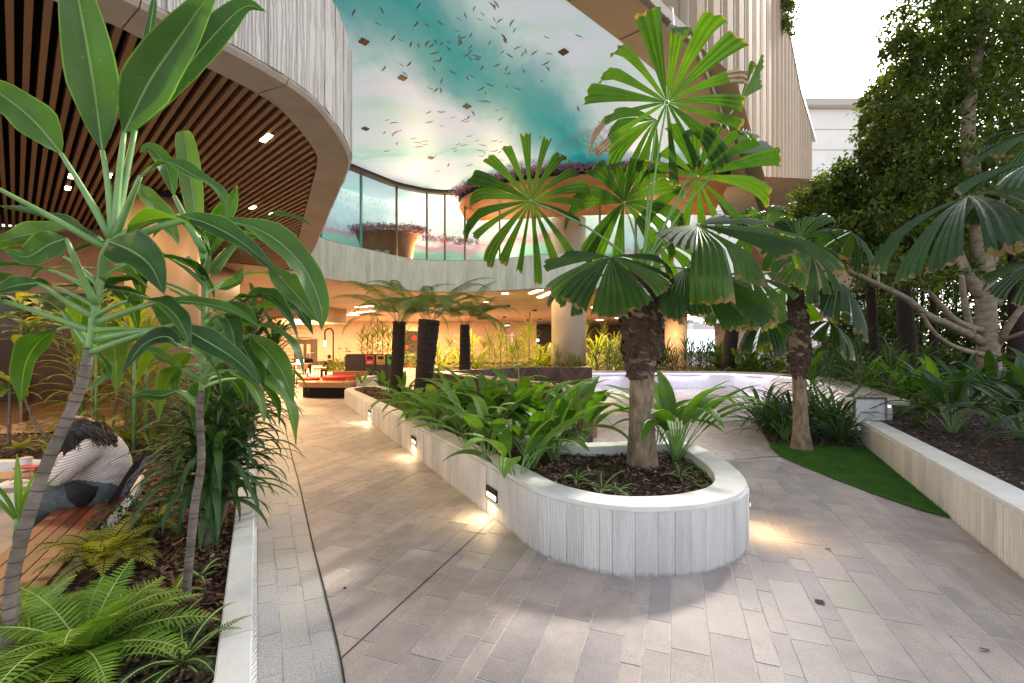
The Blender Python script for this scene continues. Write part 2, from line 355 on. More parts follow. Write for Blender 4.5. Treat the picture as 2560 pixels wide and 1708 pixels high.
def catmull(ps, n):
    ps = [Vector(p) for p in ps]
    if len(ps) == 2: return [ps[0].lerp(ps[1], i / n) for i in range(n + 1)]
    e = [ps[0] * 2 - ps[1]] + ps + [ps[-1] * 2 - ps[-2]]; out = []; m_ = len(ps) - 1
    for i in range(n + 1):
        t = i / n * m_; k = min(int(t), m_ - 1); t -= k; a, b, c_, d = e[k:k + 4]
        out.append(.5 * ((2 * b) + (c_ - a) * t + (2 * a - 5 * b + 4 * c_ - d) * t * t + (3 * b - a - 3 * c_ + d) * t ** 3))
    return out
def resample(ps, step, closed=False):
    ps = [Vector(p).to_2d() for p in ps]
    if closed: ps = ps + [ps[0]]
    out = []; acc = 0.0; tot = sum((ps[i + 1] - ps[i]).length for i in range(len(ps) - 1)); n = max(2, round(tot / step)); st = tot / n; want = 0.0
    for i in range(len(ps) - 1):
        L = (ps[i + 1] - ps[i]).length
        while want <= acc + L + 1e-6 and len(out) < (n if closed else n + 1):
            out.append(ps[i].lerp(ps[i + 1], max(0, min(1, (want - acc) / max(L, 1e-9))))); want += st
        acc += L
    return out
def normals2(ps, closed=False):
    n = len(ps); out = []
    for i in range(n):
        a = ps[(i - 1) % n] if (closed or i > 0) else ps[i]; b = ps[(i + 1) % n] if (closed or i < n - 1) else ps[i]
        t = (b - a).normalized(); out.append(Vector((t.y, -t.x)))
    return out
def offset(ps, d, closed=False): return [p + q * d for p, q in zip(ps, normals2(ps, closed))]
def inside(poly, x, y):
    r_ = False; n = len(poly)
    for i in range(n):
        x1, y1 = poly[i][0], poly[i][1]; x2, y2 = poly[i - 1][0], poly[i - 1][1]
        if (y1 > y) != (y2 > y) and x < (x2 - x1) * (y - y1) / (y2 - y1) + x1: r_ = not r_
    return r_
def curve2(ps, n, closed=False):
    if closed:
        ps = [Vector((p[0], p[1], 0)) for p in ps]; q = ps[-2:] + ps + ps[:3]
        c_ = catmull(q, 8 * (len(q) - 1)); return [p.to_2d() for p in c_[16:16 + 8 * len(ps)]]
    return [p.to_2d() for p in catmull([Vector((p[0], p[1], 0)) for p in ps], n)]
def area_light(name, loc, target, size, energy, colr=(1, .66, .36), sy=None, spread=None):
    l = bpy.data.lights.new(name, 'AREA'); l.energy = energy; l.color = colr; l.size = size
    if sy: l.shape = 'RECTANGLE'; l.size_y = sy
    if spread: l.spread = spread
    o = bpy.data.objects.new(name, l); col.objects.link(o); o.location = loc
    o.rotation_euler = (Vector(target) - Vector(loc)).to_track_quat('-Z', 'Y').to_euler(); return o
def spot(name, loc, target, energy, ang=90, colr=(1, .70, .32), blend=.8, size=.05):
    l = bpy.data.lights.new(name, 'SPOT'); l.energy = energy; l.color = colr; l.spot_size = R(ang); l.spot_blend = blend; l.shadow_soft_size = size
    o = bpy.data.objects.new(name, l); col.objects.link(o); o.location = loc
    o.rotation_euler = (Vector(target) - Vector(loc)).to_track_quat('-Z', 'Y').to_euler(); return o
# ================================================================== GROUND
DK = Vector((-.489, .872)); NK = Vector((-.872, -.489))        # along the path, and away from it to the left
def LK(s, d): return DK * s + NK * d                            # left bed coordinates: s along, d across
MB().poly([(-150, -60), (150, -60), (150, 260), (-150, 260)], -.014).build('ground', 'far_paving', kind='structure')
planter_out = [(.05, 3.556), (.174, 3.33), (.445, 3.084), (.70, 2.97), (.95, 2.956), (1.2, 2.995), (1.395, 3.076), (1.607, 3.215), (1.77, 3.407), (1.87, 3.62), (1.94, 3.88), (1.98, 4.2), (2.0, 4.7), (1.94, 5.02), (1.75, 5.17), (1.4, 5.12), (1.0, 5.03), (.72, 5.03), (.5, 5.2), (.28, 5.55), (-.1, 6.27), (-1.1, 8.15), (-2.1, 10.04), (-3.1, 11.92), (-3.5, 12.75), (-3.85, 13.1), (-4.25, 13.0), (-4.45, 12.6), (-4.47, 12.2), (-4.34, 11.85), (-3.5, 10.27), (-2.67, 8.71), (-1.63, 6.76), (-1.1, 5.76), (-.6, 4.8), (-.21, 4.06)]
border = [(-.45, 1.35), (-.747, 2.03), (-1.09, 2.68), (-1.56, 3.54), (-2.33, 4.98), (-3.0, 6.2), (-4.48, 8.94), (-4.92, 9.75), (-5.15, 10.35), (-5.12, 10.85), (-4.98, 11.4), (-4.6, 12.55)]
bcur = curve2(border, 90)
def border_x(y):
    for a, b in zip(bcur, bcur[1:]):
        if a.y <= y <= b.y: t = (y - a.y) / max(b.y - a.y, 1e-6); return a.x + (b.x - a.x) * t, (b - a).normalized()
    return (-.45, DK) if y < 1.4 else (-5.0, DK)
RW = lambda y: 3.29 + .51 * (y - 2.92)                          # outer foot of the right-hand wall
# ---- pavers, laid in strips towards (.36, 1)
PV = Vector((.339, .941)); QV = Vector((.941, -.339))
def clip(poly, p, n):
    out = []
    for i in range(len(poly)):
        a, b = poly[i - 1], poly[i]; da, db = (a - p).dot(n), (b - p).dot(n)
        if (da >= 0) != (db >= 0): out.append(a.lerp(b, da / (da - db)))
        if db >= 0: out.append(b)
    return out
MB().poly([(-.5, 1.2), (3.5, 1.2), (7, 9.2), (7, 10), (-5.6, 10)], -.002).build('paving', 'grout', kind='structure')
paving = bpy.data.objects['paving']
pin = [p for p in offset(curve2(planter_out, 0, True), -.12, True)]
tiles = []
q = -8.6
while q < 6.6:
    w = rnd.choice((.085, .098, .098, .11, .125, .185, .195, .21)); s = -1.0 - rnd.random() * .5
    while s < 11:
        L = rnd.uniform(.24, .62) if rnd.random() < .8 else rnd.uniform(.16, .24)
        g = .0035
        pl = [QV * (q + a) + PV * (s + b) for a, b in ((g, g), (w - g, g), (w - g, L - g), (g, L - g))]
        s += L; c = sum(pl, Vector((0, 0))) / 4
        if not (1.3 < c.y < 9.0) or c.x > RW(c.y) + .1 or abs(c.x) > 1.25 * c.y + .5: continue
        if inside(pin, c.x, c.y): continue
        bx, bt = border_x(c.y)
        if c.x < bx - .5: continue
        n = Vector((bt.y, -bt.x)); pl = clip(pl, Vector((bx, c.y)) + n * .006, n)
        if len(pl) < 3: continue
        A = abs(sum(pl[i - 1].x * pl[i].y - pl[i].x * pl[i - 1].y for i in range(len(pl)))) / 2
        if A < .0008: continue
        tiles.append((A / (c.y ** 3), c, pl))
    q += w
tiles.sort(key=lambda t: -t[0])
def tile_geo(mb, pl, z):
    n = len(pl); c = sum(pl, Vector((0, 0))) / n; tx, ty = rnd.uniform(-.003, .003), rnd.uniform(-.003, .003)
    top = [Vector((p.x, p.y, z + (p.x - c.x) * tx + (p.y - c.y) * ty)) for p in [c + (p - c) * (1 - .002 / max(.02, (p - c).length)) for p in pl]]
    bot = [Vector((p.x, p.y, -.012)) for p in pl]
    mb.add(top + bot, [tuple(range(n))] + [(i + n, (i + 1) % n + n, (i + 1) % n, i) for i in range(n)])
field = MB()
for k, (a_, c, pl) in enumerate(tiles):
    if sum(pl[i - 1].x * pl[i].y - pl[i].x * pl[i - 1].y for i in range(len(pl))) < 0: pl = pl[::-1]
    z = rnd.uniform(-.001, .0012)
    if k < 300: mb = MB(); tile_geo(mb, pl, z); mb.build('paver', 'paver', paving)
    else: tile_geo(field, pl, z)
field.build('paver_field', 'paver', paving, kind='stuff')
def flat_strip(pts, w, z):
    mb = MB(); ns = normals2(pts)
    vs = [Vector((p.x + n.x * d, p.y + n.y * d, z)) for p, n in zip(pts, ns) for d in (-w / 2, w / 2)]
    return mb.add(vs, [(2 * i + 1, 2 * i, 2 * i + 2, 2 * i + 3)[::-1] for i in range(len(pts) - 1)])
a = G(852, 1648).to_2d(); b = G(1249, 1285).to_2d()
flat_strip([a.lerp(b, i / 8) for i in range(9)], .008, .0035).build('saw_joint', 'saw_joint', paving)
flat_strip(bcur, .009, .0035).build('saw_joint', 'saw_joint', paving)
a = G(1790, 1149).to_2d(); b = G(1955, 1141).to_2d()
flat_strip([a, a.lerp(b, .5), b], .05, .004).build('drain_cover', 'steel', paving)
# ---- border strip of granite setts beside the left kerb
MB().poly([LK(1.0, 0), LK(11.2, 0)] + [p for p in bcur[::-1] if p.y > 1.3 and p.y < 10], -.0022).build('border_strip', 'grout', kind='structure')
bstrip = bpy.data.objects['border_strip']; rest = MB()
edges = []
for k, (d0, d1) in enumerate(((.0, .30), (.30, .68), (.68, 1.0))):
    y = 1.35
    while y < 9.4:
        L = rnd.uniform(.13, .34) * (1.5 if k == 1 else 1)
        y1 = y + L
        def pt(f, yy): x0 = -.5607 * yy + .004; x1 = border_x(yy)[0] - .008; return Vector((x0 + (x1 - x0) * f, yy))
        e = .0035; sk = .04
        pl = [pt(d0, y + e) + Vector((e, 0)), pt(d1, y + e + sk) - Vector((e, 0)), pt(d1, y1 - e + sk) - Vector((e, 0)), pt(d0, y1 - e) + Vector((e, 0))]
        if y < 5.2: mb = MB(); tile_geo(mb, pl, rnd.uniform(-.001, .001)); mb.build('sett', 'granite', bstrip)
        else: tile_geo(rest, pl, 0)
        y = y1
rest.build('sett_field', 'granite', bstrip, kind='stuff')
# fallen leaves on the paving
for u, v, r_ in ((2050, 1507, .05), (2070, 1374, .03), (1924, 1261, .02), (2462, 1628, .03), (862, 1474, .02), (884, 1309, .012), (920, 1120, .02)):
    p = G(u, v); mb = MB(); a = rnd.uniform(0, 6)
    vs = [p + Vector((math.cos(a + t) * r_ * k, math.sin(a + t) * r_ * k * .6, .004 + rnd.uniform(0, .012))) for t, k in ((0, 1), (1, .5), (2.2, .6), (3.1, 1), (4.3, .5), (5.2, .6))]
    mb.add(vs, [(0, 1, 2, 3, 4, 5)]).build('fallen_leaf', 'fibre', label='dry brown fallen leaf lying on the stone paving', cat='leaf', group='fallen leaves on the paving')

# ================================================================== WALLS OF PLANTERS
def board_wall(parent, pts, closed, thick, z0, zf, mat='board_concrete', bw=.128, panel=19, lip=.03, prou=.004, inner=True, top='concrete_top'):
    ps = resample(pts, bw, closed); n = len(ps)
    if prou > .001: ps = [ps[i].lerp(ps[(i + 1) % n], max(0, j_)).lerp(ps[i - 1], max(0, -j_)) if (closed or 0 < i < n - 1) else ps[i] for i, j_ in ((i, rnd.uniform(-.3, .3)) for i in range(n))]
    ns = normals2(ps, closed); m_ = n if closed else n - 1
    zt = zf if callable(zf) else (lambda p: zf)
    for k0 in range(0, m_, panel):
        k1 = min(k0 + panel, m_)
        if m_ - k1 < 4: k1 = m_
        if k0 >= m_ or (k0 > 0 and m_ - k0 < 4): break
        mb = MB(); cp = MB(); L = []
        for i in range(k0, k1):
            a, b = ps[i], ps[(i + 1) % n]; na, nb = ns[i], ns[(i + 1) % n]; o = rnd.uniform(0, prou); g = .0014 if prou > .001 else .0002
            t = (b - a).normalized(); ga = g + (.004 if i == k0 else 0); gb = g + (.004 if i == k1 - 1 else 0)
            A = a + na * o + t * ga; B = b + nb * o - t * gb; A2 = a - na * .021 + t * ga; B2 = b - nb * .021 - t * gb
            za, zb = zt(a) - lip, zt(b) - lip
            vs = [Vector((*p, z)) for p, z in ((A2, z0), (A, z0), (B, z0), (B2, z0), (A2, za), (A, za), (B, zb), (B2, zb))]
            mb.add(vs, [(0, 1, 5, 4), (1, 2, 6, 5), (2, 3, 7, 6), (4, 5, 6, 7)])
        if inner:
            for i in range(k0, k1):
                a, b = ps[i], ps[(i + 1) % n]; na, nb = ns[i], ns[(i + 1) % n]
                q0, q1 = a - na * thick, b - nb * thick; r0, r1 = a - na * .02, b - nb * .02
                vs = [Vector((*q0, z0)), Vector((*q1, z0)), Vector((*q1, zt(b) - .01)), Vector((*q0, zt(a) - .01)), Vector((*r0, z0)), Vector((*r1, z0)), Vector((*r1, zt(b) - lip)), Vector((*r0, zt(a) - lip))]
                mb.add(vs, [(0, 1, 2, 3)[::-1], (4, 5, 6, 7)])
        vs = []; q = list(range(k0, k1 + 1)); c_ = .004
        for j, i in enumerate(q):
            p, nn = ps[i % n], ns[i % n]; z = zt(p)
            t = (ps[(i + 1) % n] - ps[i - 1]).normalized() if closed else Vector((0, 0))
            e = .003 if j == 0 else (-.003 if j == len(q) - 1 else 0); p = p + (ps[q[1] % n] - ps[q[0] % n]).normalized() * e if j in (0, len(q) - 1) else p
            jit = rnd.uniform(-.0018, .0012)
            for d, zz in ((-.016 + jit, z - lip - .001), (-.016 + jit, z - c_), (-.016 - c_, z), (-thick + c_, z), (-thick - .002, z - c_), (-thick - .002, z - .08)):
                vs.append(Vector((*(p + nn * d), zz)))
        m6 = 6; fs = [(j * m6 + k + m6, j * m6 + k + m6 + 1, j * m6 + k + 1, j * m6 + k)[::-1] for j in range(len(q) - 1) for k in range(m6 - 1)]
        fs += [tuple(range(m6)), tuple((len(q) - 1) * m6 + k for k in range(m6))[::-1]]
        cp.add(vs, [f[::-1] for f in fs])
        w_ = mb.build('wall_panel', mat, parent); cp.build('coping', top, parent)
    return ps
def mulch(poly, n, z, parent, size=(.05, .015), zr=.03):
    xs = [p[0] for p in poly]; ys = [p[1] for p in poly]; V = []; k = 0; tries = 0
    sx = nrs.uniform(min(xs), max(xs), n * 12); sy = nrs.uniform(min(ys), max(ys), n * 12)
    P = [(x, y) for x, y in zip(sx, sy) if inside(poly, x, y)][:n]
    m_ = len(P); C = np.array([(x, y, z + nrs.uniform(.002, zr)) for x, y in P])
    a = nrs.uniform(0, 6.283, m_); t = nrs.uniform(-.5, .5, m_); L = nrs.uniform(.4, 1.4, m_) * size[0]; w = nrs.uniform(.4, 1.3, m_) * size[1]
    d = np.stack([np.cos(a) * np.cos(t), np.sin(a) * np.cos(t), np.sin(t)], 1); s_ = np.stack([-np.sin(a), np.cos(a), nrs.uniform(-.6, .6, m_)], 1)
    q = np.stack([C - d * L[:, None] / 2 - s_ * w[:, None] / 2, C + d * L[:, None] / 2 - s_ * w[:, None] / 2, C + d * L[:, None] * .55 + s_ * w[:, None] / 2, C - d * L[:, None] * .4 + s_ * w[:, None] / 2], 1).reshape(-1, 3)
    return npmesh('mulch', q, np.arange(m_ * 4).reshape(-1, 4), 'mulch', parent, kind='stuff')
# ---- central planter
cp_ = thing('planter', 'low curved board-marked white concrete planter with rounded nose in the middle of the paving', 'planter', (0, 6, 0))
pc = curve2(planter_out, 0, True)
zpl = lambda p: .45 - .085 * max(0, min(1, (p.y - 4.5) / 7))
board_wall(cp_, pc, True, .235, -.01, zpl, panel=20)
inn = offset(resample(pc, .15, True), -.22, True)
MB().poly([(p.x, p.y) for p in inn], .345).build('soil', 'soil', cp_)
mulch([(p.x, p.y) for p in inn], 9000, .345, cp_)
# step lights set into the wall
def step_light(u, v, w=.215, h=.105, parent=cp_, power=.75):
    p0 = min(range(len(pc)), key=lambda i: abs((pc[i].x / pc[i].y) - (u - 1280) / F) + (0 if pc[i].y < 13 and pc[i - 1].x != 0 else 9) + (9 if normals2(pc, True)[i].dot(-pc[i].normalized()) < 0 else 0))
    p = pc[p0]; n = normals2(pc, True)[p0]; t = Vector((-n.y, n.x)); z = CH - (v - HV) / F * p.y
    def P(a, d, zz): q = p + t * a + n * d; return Vector((q.x, q.y, zz))
    mb = MB(); M = Matrix(((t.x, n.x, 0), (t.y, n.y, 0), (0, 0, 1)))
    mb.box(P(0, .006, z + h * .26), (w, .02, h * .48), M=M).box(P(0, .006, z - h * .46), (w, .02, h * .08), M=M)
    for s_ in (-1, 1): mb.box(P(s_ * (w / 2 - .004), .006, z - h * .2), (.008, .02, h * .44), M=M)
    f = mb.build('step_light', 'dark_metal', parent)
    MB().box(P(0, .004, z - h * .2), (w - .018, .012, h * .42), M=M).build('lens', 'step_glow', f)
    l = area_light('step_lamp', P(0, .05, z - .03), P(0, .24, 0), w * .8, power * LAMP, (1, .74, .42), .03)
    return f
step_light(1231, 1234); step_light(1038, 1100, power=1.0); step_light(927, 1032, power=1.3)
# one on the far side of the nose, only its glow on the paving shows
l = area_light('step_lamp', (1.99, 3.62, .22), (2.14, 3.66, 0), .14, .8, (1, .62, .26), .03)
f = MB().box((1.91, 3.72, .25), (.02, .2, .085), rz=R(-15)).build('step_light', 'dark_metal', cp_)
MB().box((1.921, 3.723, .235), (.012, .17, .03), rz=R(-15)).build('lens', 'step_glow', f)
# ---- left planter (path-side blade wall, bench-side wall, rear wall) and its bed
lp = thing('planter', 'long narrow planter with white concrete kerb left of the paving, filled with ferns and cordylines', 'planter', (-2, 4, 0))
ZK = .42
kerb = [LK(s, 0) for s in np.linspace(9.2, .5, 40)]
board_wall(lp, kerb[::-1], False, .12, -.01, ZK, bw=.3, panel=5, prou=.0003)
benchwall = [(-7.6, 4.37), (-6, 4.37), (-4.6, 4.37), (-3.95, 4.33), (-3.45, 4.14), (-3.05, 3.78)] + [tuple(LK(s, .80)) for s in (4.25, 3.8, 3.3, 2.8, 2.3, 1.8, 1.3, .8)]
bwc = curve2(benchwall, 110)
board_wall(lp, bwc[::-1], False, .115, -.01, ZK, bw=.14, panel=14)
bed_l = [tuple(LK(.6, .1)), tuple(LK(9.1, .1)), (-5.2, 7.4), (-7.4, 7.2), (-7.5, 4.5)] + [(p.x, p.y) for p in offset(bwc, .1)[3:]]
MB().poly(bed_l, .34).build('soil', 'soil', lp)
near_bed = [tuple(LK(.6, .1)), tuple(LK(5, .1)), tuple(LK(5, 1.0)), tuple(LK(4.2, .71)), tuple(LK(.6, .71))]
mulch(near_bed, 7000, .34, lp, (.04, .013), .03)
mulch(bed_l, 7000, .34, lp, (.05, .018))
MB().poly([(-7.4, 5.9), (-7.4, 7.3), (-5.3, 7.45), (-5.6, 6.3), (-6.4, 5.95)], .36).build('shop_step', 'terrazzo', lp)
# timber bench on the far side of the kerb: planks
bn = thing('bench', 'reddish hardwood slatted bench running along the left planter wall', 'bench', tuple(LK(2.5, .97)) + (0,))
for k in range(5):
    d = .812 + k * .064; s = .5 + rnd.random() * .3
    while s < 4.28:
        s1 = min(4.3, s + rnd.uniform(1.1, 1.9))
        if 4.3 - s1 < .3: s1 = 4.3
        a, b = LK(s + .003, d + .029), LK(s1 - .003, d + .029)
        MB().bar((a.x, a.y, .437), (b.x, b.y, .437), .058, .03).build('plank', 'deck', bn); s = s1
for s in (1.0, 2.4, 3.9):
    a = LK(s, .97); MB().box((a.x, a.y, .212), (.06, .26, .42), math.atan2(NK.y, NK.x) + R(90)).build('leg', 'dark_metal', bn)
# ---- right-hand retaining wall
rp = thing('planter', 'long straight board-marked concrete retaining wall holding the shady bed on the right', 'planter', (5, 5, 0))
zr = lambda p: .435 - .085 * max(0, min(1, (p.y - 2.5) / 4.5))
rpts = [Vector((RW(y), y)) for y in (7.05, 6, 5, 4, 3, 2, 1.2)]
board_wall(rp, rpts[::-1][::-1], False, .27, -.01, zr, panel=20)
bed_r = [(RW(y) + .2, y) for y in (1.2, 3, 5, 7.0)] + [(6.3, 7.7), (7.6, 9.6), (9.2, 12), (10, 15), (9.5, 18.0), (26, 22), (26, 1.2)]
MB().poly(bed_r, .30).build('soil', 'soil', rp)
mulch([(RW(y) + .2, y) for y in (1.5, 3, 5, 7.0)] + [(8, 9), (9, 5), (6, 1.5)], 7000, .30, rp, (.05, .016))
# metal-edged end box where the curved wall meets it
eb = thing('end_box', 'pale painted metal-edged box closing the end of the curved white wall', 'box', (5.7, 7.3, .34))
MB().box((5.66, 7.3, .5), (.5, .2, .34)).build('body', 'white_wall', eb)
fm = MB()
for c_, s_ in (((5.66, 7.195, .68), (.52, .03, .03)), ((5.41, 7.195, .51), (.03, .03, .31)), ((5.91, 7.195, .51), (.03, .03, .31))): fm.box(c_, s_)
fm.build('frame', 'steel', eb)
# ---- curved white wall with violet light under its coping, and the bed behind it
cw = thing('curved_wall', 'low curved white wall with violet lighting under its coping at the back', 'wall', (7, 14, 0))
cwp = curve2([(1.9, 16.3), (3.2, 16.35), (5, 16.3), (6.8, 16.2), (7.9, 15.7), (8.55, 14.6), (8.55, 13.2), (8.0, 11.6), (7.2, 10.0), (6.45, 8.5), (5.95, 7.5)], 60)
def strip_wall(parent, pts, d0, d1, z0, z1, name, mat):
    ns = normals2(pts); mb = MB(); vs = []
    for p, n in zip(pts, ns):
        for d, z in ((d0, z0), (d0, z1), (d1, z1), (d1, z0)): vs.append(Vector((*(p + n * d), z)))
    fs = [(4 * i + k, 4 * i + (k + 1) % 4, 4 * i + 4 + (k + 1) % 4, 4 * i + 4 + k) for i in range(len(pts) - 1) for k in range(4)]
    fs += [(0, 1, 2, 3)[::-1], tuple(4 * (len(pts) - 1) + k for k in range(4))]
    return mb.add(vs, [f[::-1] for f in fs]).build(name, mat, parent)
strip_wall(cw, cwp, -.25, 0, -.01, .50, 'face', 'white_wall')
strip_wall(cw, cwp, -.24, -.02, .512, .535, 'light_strip', 'led_violet')
strip_wall(cw, cwp, -.55, .05, .545, .60, 'coping', 'coping')
bed_b = [(p.x, p.y) for p in offset(cwp, -.3)][:40] + [(12, 14), (20, 20), (18, 26), (1.9, 24)]
bb = MB().poly(bed_b, .42).build('soil_bed', 'soil', kind='structure')
# ---- turf and the mulch bed round the second palm
turf_poly = [(3.82, 3.95), (3.72, 4.15), (3.66, 4.6), (3.63, 5.1), (3.62, 5.6), (3.64, 6.2), (3.8, 6.7), (3.99, 7.08), (4.3, 6.9), (4.9, 6.75), (5.25, 6.72), (RW(6.6) + .02, 6.6), (RW(5) + .02, 5.0), (RW(4) + .02, 4.0)]
tf = MB().poly(turf_poly, .010).build('turf', 'turf_base', kind='structure')
n_ = 42000; xs = nrs.uniform(3.6, 5.4, n_ * 2); ys = nrs.uniform(3.9, 7.1, n_ * 2)
P = np.array([(x, y) for x, y in zip(xs, ys) if inside(turf_poly, x, y)][:n_]); m_ = len(P)
a = nrs.uniform(0, 6.283, m_); h = nrs.uniform(.012, .028, m_); w = nrs.uniform(.0012, .0022, m_)
B = np.c_[P, np.full(m_, .009)]; sd_ = np.c_[np.cos(a), np.sin(a), np.zeros(m_)] * w[:, None]
tp = B + np.c_[nrs.normal(0, .007, m_), nrs.normal(0, .007, m_), h]
npmesh('grass', np.stack([B - sd_, B + sd_, tp], 1).reshape(-1, 3), np.arange(m_ * 3).reshape(-1, 3), 'grass', tf, kind='stuff')
mb_poly = [(3.99, 7.08), (4.3, 7.8), (5.0, 9.4), (5.9, 10.5), (7.3, 10.4), (6.2, 8.2), (5.85, 7.5), (5.35, 7.1), (5.3, 6.66), (4.9, 6.72), (4.3, 6.87)]
mbd = MB().poly(mb_poly, .012).build('mulch_bed', 'soil', kind='structure')
mulch(mb_poly, 4500, .012, mbd, (.045, .016), .03)
# ================================================================== BUILDING
ZS, ZP, ZM = 3.5, 4.6, 7.3                 # soffit edge, parapet top, painted ceiling
rib = [(-9.5, -.6), (-6.5, -.1), (-4.4, .8), (-3.1, 1.8), (-2.5, 2.3), (-2.2, 2.63), (-2.10, 2.80), (-1.94, 3.02), (-1.77, 3.31), (-1.645, 3.62), (-1.61, 3.95), (-1.64, 4.44), (-1.73, 4.9), (-1.92, 5.32), (-2.28, 6.0), (-2.86, 7.09), (-4.1, 9.44), (-4.94, 10.95), (-5.35, 12.0), (-5.5, 12.7), (-5.38, 13.4), (-5.0, 14.05), (-4.38, 15.07), (-3.8, 15.95), (-3.2, 16.4), (-2.4, 16.6), (-.9, 16.4), (.4, 15.8), (1.4, 15.4), (2.6, 15.3), (4.5, 16.1), (7, 18.6), (11, 23.5), (16, 31)]
rc = curve2(rib, 33 * 6)
i_far = min(range(len(rc)), key=lambda i: (rc[i] - Vector((-5.35, 12.0))).length)
# left canopy: board-marked fascia + margin + battens
cn = thing('canopy', 'left overhanging canopy with grey board-marked concrete fascia and dark slatted soffit', 'canopy', (-4, 5, ZS))
i_near = next(i for i, p in enumerate(rc) if p.y > .5)
near = rc[i_near:i_far + 3]
def fascia(parent, pts, bw, mat, prou, z0, z1, name='fascia_panel', panel=30):
    ps = resample(pts, bw); ns = normals2(ps)
    for k0 in range(0, len(ps) - 1, panel):
        k1 = min(k0 + panel, len(ps) - 1); mb = MB()
        for i in range(k0, k1):
            a, b, na, nb = ps[i], ps[i + 1], ns[i], ns[i + 1]; o = rnd.uniform(0, prou); zz = rnd.uniform(0, prou * .8); g = .0015; t = (b - a).normalized()
            A, B, A2, B2 = a + na * o + t * g, b + nb * o - t * g, a - na * .02 + t * g, b - nb * .02 - t * g
            vs = [Vector((*p, z)) for p, z in ((A2, z0 - zz), (A, z0 - zz), (B, z0 - zz), (B2, z0 - zz), (A2, z1 + zz), (A, z1 + zz), (B, z1 + zz), (B2, z1 + zz))]
            mb.add(vs, [(0, 1, 5, 4), (1, 2, 6, 5), (2, 3, 7, 6), (4, 5, 6, 7), (3, 2, 1, 0)])
        mb.build(name, mat, parent)
fascia(cn, near, .125, 'board_canopy', .014, ZS + .05, ZP)
def slab(parent, pts, d, z0, z1, name, mat, gaps=14):
    ns = normals2(pts)
    for k0 in range(0, len(pts) - 1, gaps):
        k1 = min(k0 + gaps, len(pts) - 1); vs = []; mb = MB()
        for j in range(k0, k1 + 1):
            p, n = pts[j], ns[j]; e = (pts[k0 + 1] - pts[k0]).normalized() * (.003 if j == k0 else (-.003 if j == k1 else 0))
            for dd, z in ((.0, z1), (-.004, z0 + .03), (-.03, z0), (-d, z0), (-d, z1)): vs.append(Vector((*(p + e + n * dd), z)))
        m_ = k1 - k0 + 1; fs = [(5 * i + k, 5 * i + k + 1, 5 * i + 6 + k, 5 * i + 5 + k)[::-1] for i in range(m_ - 1) for k in range(4)]
        mb.add(vs, [f[::-1] for f in fs]).build(name, mat, parent)
slab(cn, near, .34, ZS - .004, ZS + .052, 'margin', 'canopy_margin', 20)
slab(cn, near, .30, ZS + .05, ZS + .3, 'edge_beam', 'canopy_margin', 40)
inner = offset(near, -.34)
soff = [(p.x, p.y) for p in inner[::3]] + [(-6.6, 11.2), (-8.6, 9.2), (-10.5, 8.2), (-12, 8), (-12, .6)]
MB().poly(soff, ZS + .32).build('backing', 'black_void', cn)
bd = Vector((-.737, .676)); bn_ = Vector((.676, .737)); k = -6.5
while k < 9.5:
    hits = []
    for i in range(len(soff)):
        a, b = Vector(soff[i - 1]), Vector(soff[i]); da, db = a.dot(bn_) - k, b.dot(bn_) - k
        if (da > 0) != (db > 0): hits.append((a.lerp(b, da / (da - db))).dot(bd))
    hits.sort()
    for s0, s1 in zip(hits[::2], hits[1::2]):
        if s1 - s0 < .12: continue
        a, b = bn_ * k + bd * (s0 + .03), bn_ * k + bd * (s1 - .01)
        if max(a.y, b.y) < .7: continue
        MB().bar((a.x, a.y, ZS + .06), (b.x, b.y, ZS + .06), .036, .09).build('batten', 'batten', cn)
    k += .078
# lit downlights between the battens
def downlight(p, L=.28, w=.05, dirv=(-.737, .676), mat='lamp_warm'):
    a = Vector((p[0], p[1])) - Vector(dirv) * L / 2; b = Vector((p[0], p[1])) + Vector(dirv) * L / 2
    t = MB().bar((a.x, a.y, p[2] + .012), (b.x, b.y, p[2] + .012), w + .02, .03)
    o = t.build('downlight', 'dark_metal', label=None)
    MB().bar((a.x, a.y, p[2] - .003), (b.x, b.y, p[2] - .003), w, .008).build('lens', mat, o); return o
dl = [((1490, 770), 'brightest short lit downlight between the dark soffit slats of the left canopy'), ((1415, 1160), 'small lit downlight in the slatted soffit below the bright one'), ((1585, 1287), 'small lit downlight near the far tip of the slatted soffit'), ((380, 1052), 'square lit downlight in the dark slats left of the tall cordyline stem'), ((608, 980), 'small lit downlight in the slats just behind the tall cordyline stem'), ((1525, 1195), 'tiny lit downlight in the slats beside the far soffit tip'), ((400, 985), 'faint lit downlight above the square one in the dark slats')]
for (x, y), lab in dl:
    p = G(x / 2.24, y / 2.24, ZS + .02); o = downlight((p.x, p.y, ZS + .016), .2 if y < 900 else .16, .05)
    setp(o, lab, 'downlight', 'soffit downlights')
# glass, parapet: first floor of the middle block
blk = thing('building', 'curved first floor of the middle block: pale green board-marked parapet, glazing above', 'building', (0, 20, 0))
par = rc[i_far + 2:]
fascia(blk, par, .16, 'board_parapet', .006, ZS - .01, ZP, 'parapet_panel', 16)
slab(blk, par, .35, ZP + .002, ZP + .03, 'parapet_top', 'concrete_top', 16)
slab(blk, par, .35, ZS - .03, ZS - .012, 'soffit_margin', 'canopy_margin', 16)
cl = [(p.x, p.y) for p in offset(par, -.3)[::3]]
ceil_poly = [(-9, 9.6), (-6.5, 11.1)] + cl + [(16, 46), (-34, 46), (-34, 7.95), (-12, 7.95)]
MB().poly(ceil_poly, ZS + .0).build('ceiling', 'tan_ceiling', blk)
MB().poly([(-5.6, 11.2)] + cl + [(30, 46), (-34, 46), (-34, 12)], ZP - .1).build('upper_floor', 'tan_panel', blk)
